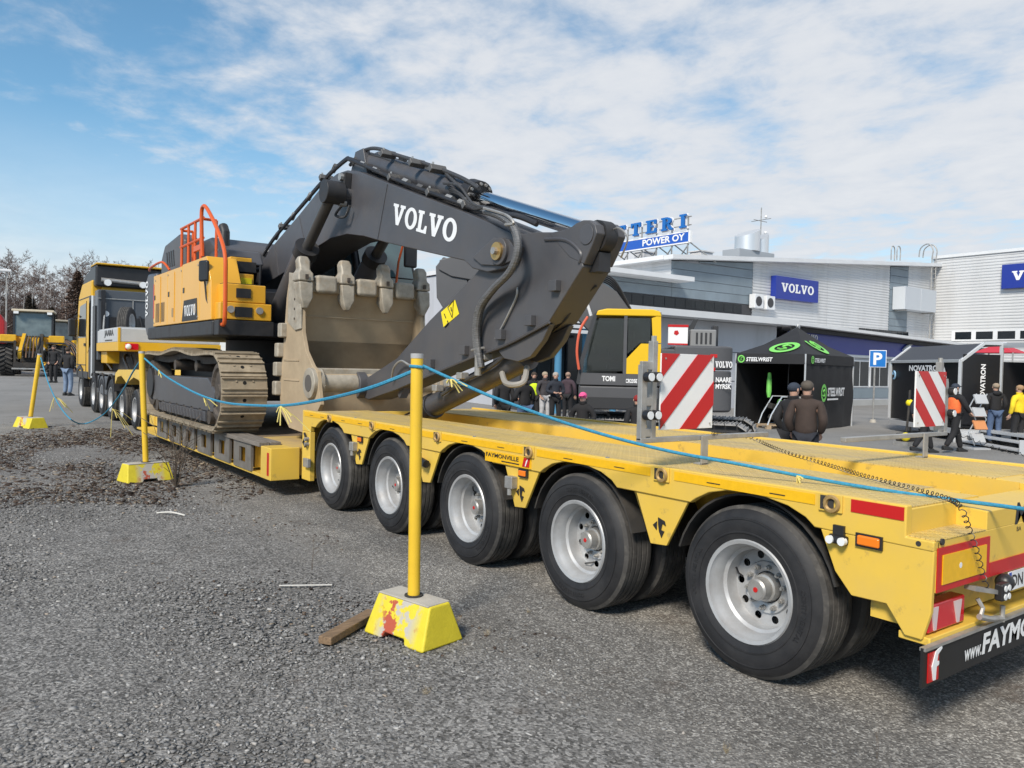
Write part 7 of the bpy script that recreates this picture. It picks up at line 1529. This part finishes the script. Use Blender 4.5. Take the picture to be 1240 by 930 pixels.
person('person in black jacket and jeans with pale lanyard under the arm hoses', 636, 19.0, -30, BLACKC, JEANS, pose='front', h=1.72, hair=(.25, .18, .12))
person('person in a lime yellow safety vest in the group by the entrance', 647, 25, 170, BLACKC, BLACKC, vest=(.62, .80, .02), pose='stand', h=1.72)
person('person in dark jacket and pale grey trousers in the group by the entrance', 660, 25.0, 150, (.05, .045, .05), (.42, .42, .43), pose='pocket', h=1.74, hair=(.35, .28, .2))
person('man in navy jacket and black trousers looking at a phone', 673, 24.0, 165, NAVY, BLACKC, pose='front', h=1.75, hair=(.40, .36, .32))
person('person in dark plum jacket near the blue entrance column', 688, 27, 20, (.05, .03, .04), BLACKC, pose='stand', h=1.72, hair=(.30, .2, .15))
person('child with a pink cap and black jacket in front of the grey excavator tracks', 707, 14.0, 200, BLACKC, BLACKC, cap=(.80, .10, .28), h=1.42, pose='front', tone=(.60, .38, .30))
person('person in black with a red cap beside the striped warning board', 773, 14.2, 0, BLACKC, BLACKC, cap=(.25, .02, .02), h=1.44, pose='pocket')
person('man in dark brown jacket seen from behind beside the black tent', 978, 11.8, 25, (.045, .030, .024), (.02, .022, .03), hair=(.09, .075, .06), pose='pocket', h=1.80)
person('man in black jacket and dark cap standing beside the man in brown', 961, 12.4, 60, (.016, .016, .018), (.012, .012, .015), cap=(.03, .04, .06), pose='pocket', h=1.76)
person('worker in bright orange vest and dark trousers striding past the black exhibition trailer', 1157, 19.6, 75, BLACKC, BLACKC, cap=(.03, .04, .06), vest=(.85, .16, .04), pose='walk', h=1.74)
person('person in dark trousers walking hidden behind the small striped board', 1120, 19.2, 80, NAVY, BLACKC, pose='walk', h=1.70)
person('man in black hooded jacket and blue jeans facing the stage', 1207, 22.0, 10, BLACKC, JEANS, pose='pocket', h=1.75, hood=True, hair=(.32, .25, .18))
person('person in bright yellow jacket and black trousers at the stage steps', 1236, 21.2, -15, (.78, .56, .02), BLACKC, pose='stand', h=1.72, hair=(.35, .22, .12))
person('person in orange and black workwear standing up on the stage', 1226, 23.0, 60, (.70, .14, .04), BLACKC, pose='front', h=1.72, z=zf)
person('person in mustard jacket with back turned inside the open stage', 1191, 24.6, 0, (.42, .28, .04), BLACKC, pose='stand', h=1.66, z=zf)
person('person in black with pale papers inside the open stage', 1203, 24.9, 190, BLACKC, BLACKC, pose='front', h=1.68, z=zf)
# ------------------------------------------------------------------ leafless birch belt on the far left
BIRCH = mat('birch_bark', (.42, .40, .38), .8, var=.25, vscale=3, dirt=(.06, .05, .045), dscale=2.2, damt=.9, dlo=.56, dhi=.62, stretch=(1, 1, 4))
TWIG = mat('birch_twig', (.115, .078, .066), .9, var=.3, vscale=.8)
TWIG2 = mat('birch_twig_pale', (.17, .13, .115), .9, var=.3, vscale=.8)
def bare_tree(seed, H=12, dens=1.0):
    g = random.Random(seed); tk = MB(); cr_ = MB(); p = [Vector((0, 0, -.2))]; lean = Vector((g.uniform(-.05, .05), g.uniform(-.05, .05), 1)).normalized()
    n = 12
    for i in range(n): p.append(p[-1]+lean*H/n+Vector((g.uniform(-.06, .06), g.uniform(-.06, .06), 0)))
    tk.tube(p, [.13*(1-.85*i/n)*H/12+.012 for i in range(n+1)], 7)
    def branch(o, d, L, r, lev):
        k = 4; q = [o]; dd = d.copy()
        for i in range(k): dd = (dd+Vector((g.uniform(-.22, .22), g.uniform(-.22, .22), g.uniform(-.10, .16)))).normalized(); q.append(q[-1]+dd*L/k)
        (tk if lev == 0 and r > .035 else cr_).tube(q, [r*(1-.75*i/k) for i in range(k+1)], 3)
        if lev < 3:
            for j in range(int((7 if lev == 0 else 5 if lev == 1 else 4)*dens)):
                a = g.uniform(.2, 1); c = q[min(k, int(a*k)+0)].lerp(q[min(k, int(a*k)+1)], g.random()); e = (dd*.7+Vector((g.uniform(-1, 1), g.uniform(-1, 1), g.uniform(-.5, .6)))).normalized()
                branch(c, e, L*g.uniform(.35, .6), max(.015, r*.45), lev+1)
    for i in range(int(15*dens)):
        t_ = g.uniform(.28, .98); o = p[int(t_*n)].lerp(p[min(n, int(t_*n)+1)], g.random()); a = g.uniform(0, 2*pi); up_ = g.uniform(.35, .9)
        branch(o, Vector((cos(a), sin(a), up_)).normalized(), H*g.uniform(.12, .24)*(1.15-.55*t_), .045*(1.1-t_)+.012, 0)
    return tk, cr_
variants = []
for i in range(6):
    tk, cr_ = bare_tree(100+i, 12, 1.0 if i % 2 else .85); variants.append((tk.mesh('trunk', BIRCH, 60), cr_.mesh('crown', TWIG if i % 3 else TWIG2, 0)))
g = random.Random(5); k_ = 0
cols = ['slender', 'tall straight', 'slightly leaning', 'thin', 'spindly', 'forked']
for i in range(104):
    px = -60+i*2.9+g.uniform(-3, 3); D = g.uniform(88, 135); q = gdepth(px, D); top_px = {0: 322}.get(0)+ (10 if px > 150 else 0)+g.uniform(-8, 26)
    H = (od(px, top_px, D).z-q.z); tr = thing('birch_tree', 'leafless white-stemmed birch in the belt behind the loaders and truck', 'tree', q, g.uniform(0, 6), 'birches in the far belt')
    sc = H/12.2; tr.scale = (sc, sc, sc); me = variants[i % 6]; link(me[0], 'trunk', tr); c = link(me[1], 'crown', tr); c['kind'] = 'stuff'
# dark bare conifer-shaped tree by the truck roof, and pines
for j, (px, tp, D, m_, lab) in enumerate(((93, 328, 82, mat('brown_needles', (.12, .08, .06), .95, var=.4, vscale=1.5), 'dense dark brown cone-shaped tree rising behind the truck roof'), (36, 356, 95, mat('brown_needles_dark', (.08, .065, .05), .95, var=.4, vscale=1.5), 'low dark evergreen among the birches behind the loader cab'), (62, 372, 92, MATS['brown_needles_dark'], 'squat dark evergreen between birch stems behind the second loader'))):
    q = gdepth(px, D); H = od(px, tp, D).z-q.z; gg = random.Random(70+j); tr = thing('dark_conifer', lab, 'tree', q)
    MB().cyl((0, 0, -.2), (0, 0, H*.97), .16, .02, n=7).build('trunk', mat('conifer_bark', (.10, .07, .05), .9), tr); b = MB(); wmax = H*.30
    for k in range(5200):
        z = H*(.06+.93*gg.random()**.8); r_ = wmax*(1-z/H)**.75*gg.uniform(.15, 1.05)+.05; a = gg.uniform(0, 2*pi); c = Vector((r_*cos(a), r_*sin(a), z)); d = Vector((cos(a), sin(a), gg.uniform(-.5, .6))).normalized()*gg.uniform(.18, .45); e = Vector((-sin(a), cos(a), gg.uniform(-.6, .6)))*gg.uniform(.06, .14)
        b.add([c-d*.5-e, c-d*.5+e, c+d*.5], [(0, 1, 2)])
    o = b.build('crown', m_, tr, smooth=0); o['kind'] = 'stuff'
# brushwood under the birches
b = MB(); gg = random.Random(9)
for k in range(15000):
    px = gg.uniform(-80, 240); D = gg.uniform(95, 140); q = gdepth(px, D); h_ = gg.uniform(2, 8.5)*(1.1 if px < 120 else .8); r_ = gg.uniform(.02, .05); t_ = Vector((gg.uniform(-.22, .22), gg.uniform(-.22, .22), 1))*h_; sx = Vector((r_, 0, 0)); sy = Vector((0, r_, 0))
    b.add([q-sx, q+sx, q+t_, q-sy, q+sy], [(0, 1, 2), (3, 4, 2)])
    for j in range(3): o = q+t_*gg.uniform(.3, .9); e = Vector((gg.uniform(-1, 1), gg.uniform(-1, 1), gg.uniform(.2, 1)))*h_*.2; b.add([o-sx*.5, o+sx*.5, o+e], [(0, 1, 2)])
me = bpy.data.meshes.new('brushwood'); me.from_pydata(b.v, [], b.f); me.materials.append(mat('brush_brown', (.10, .07, .058), .95, var=.4, vscale=.15)); stuff(link(me, 'brushwood'))
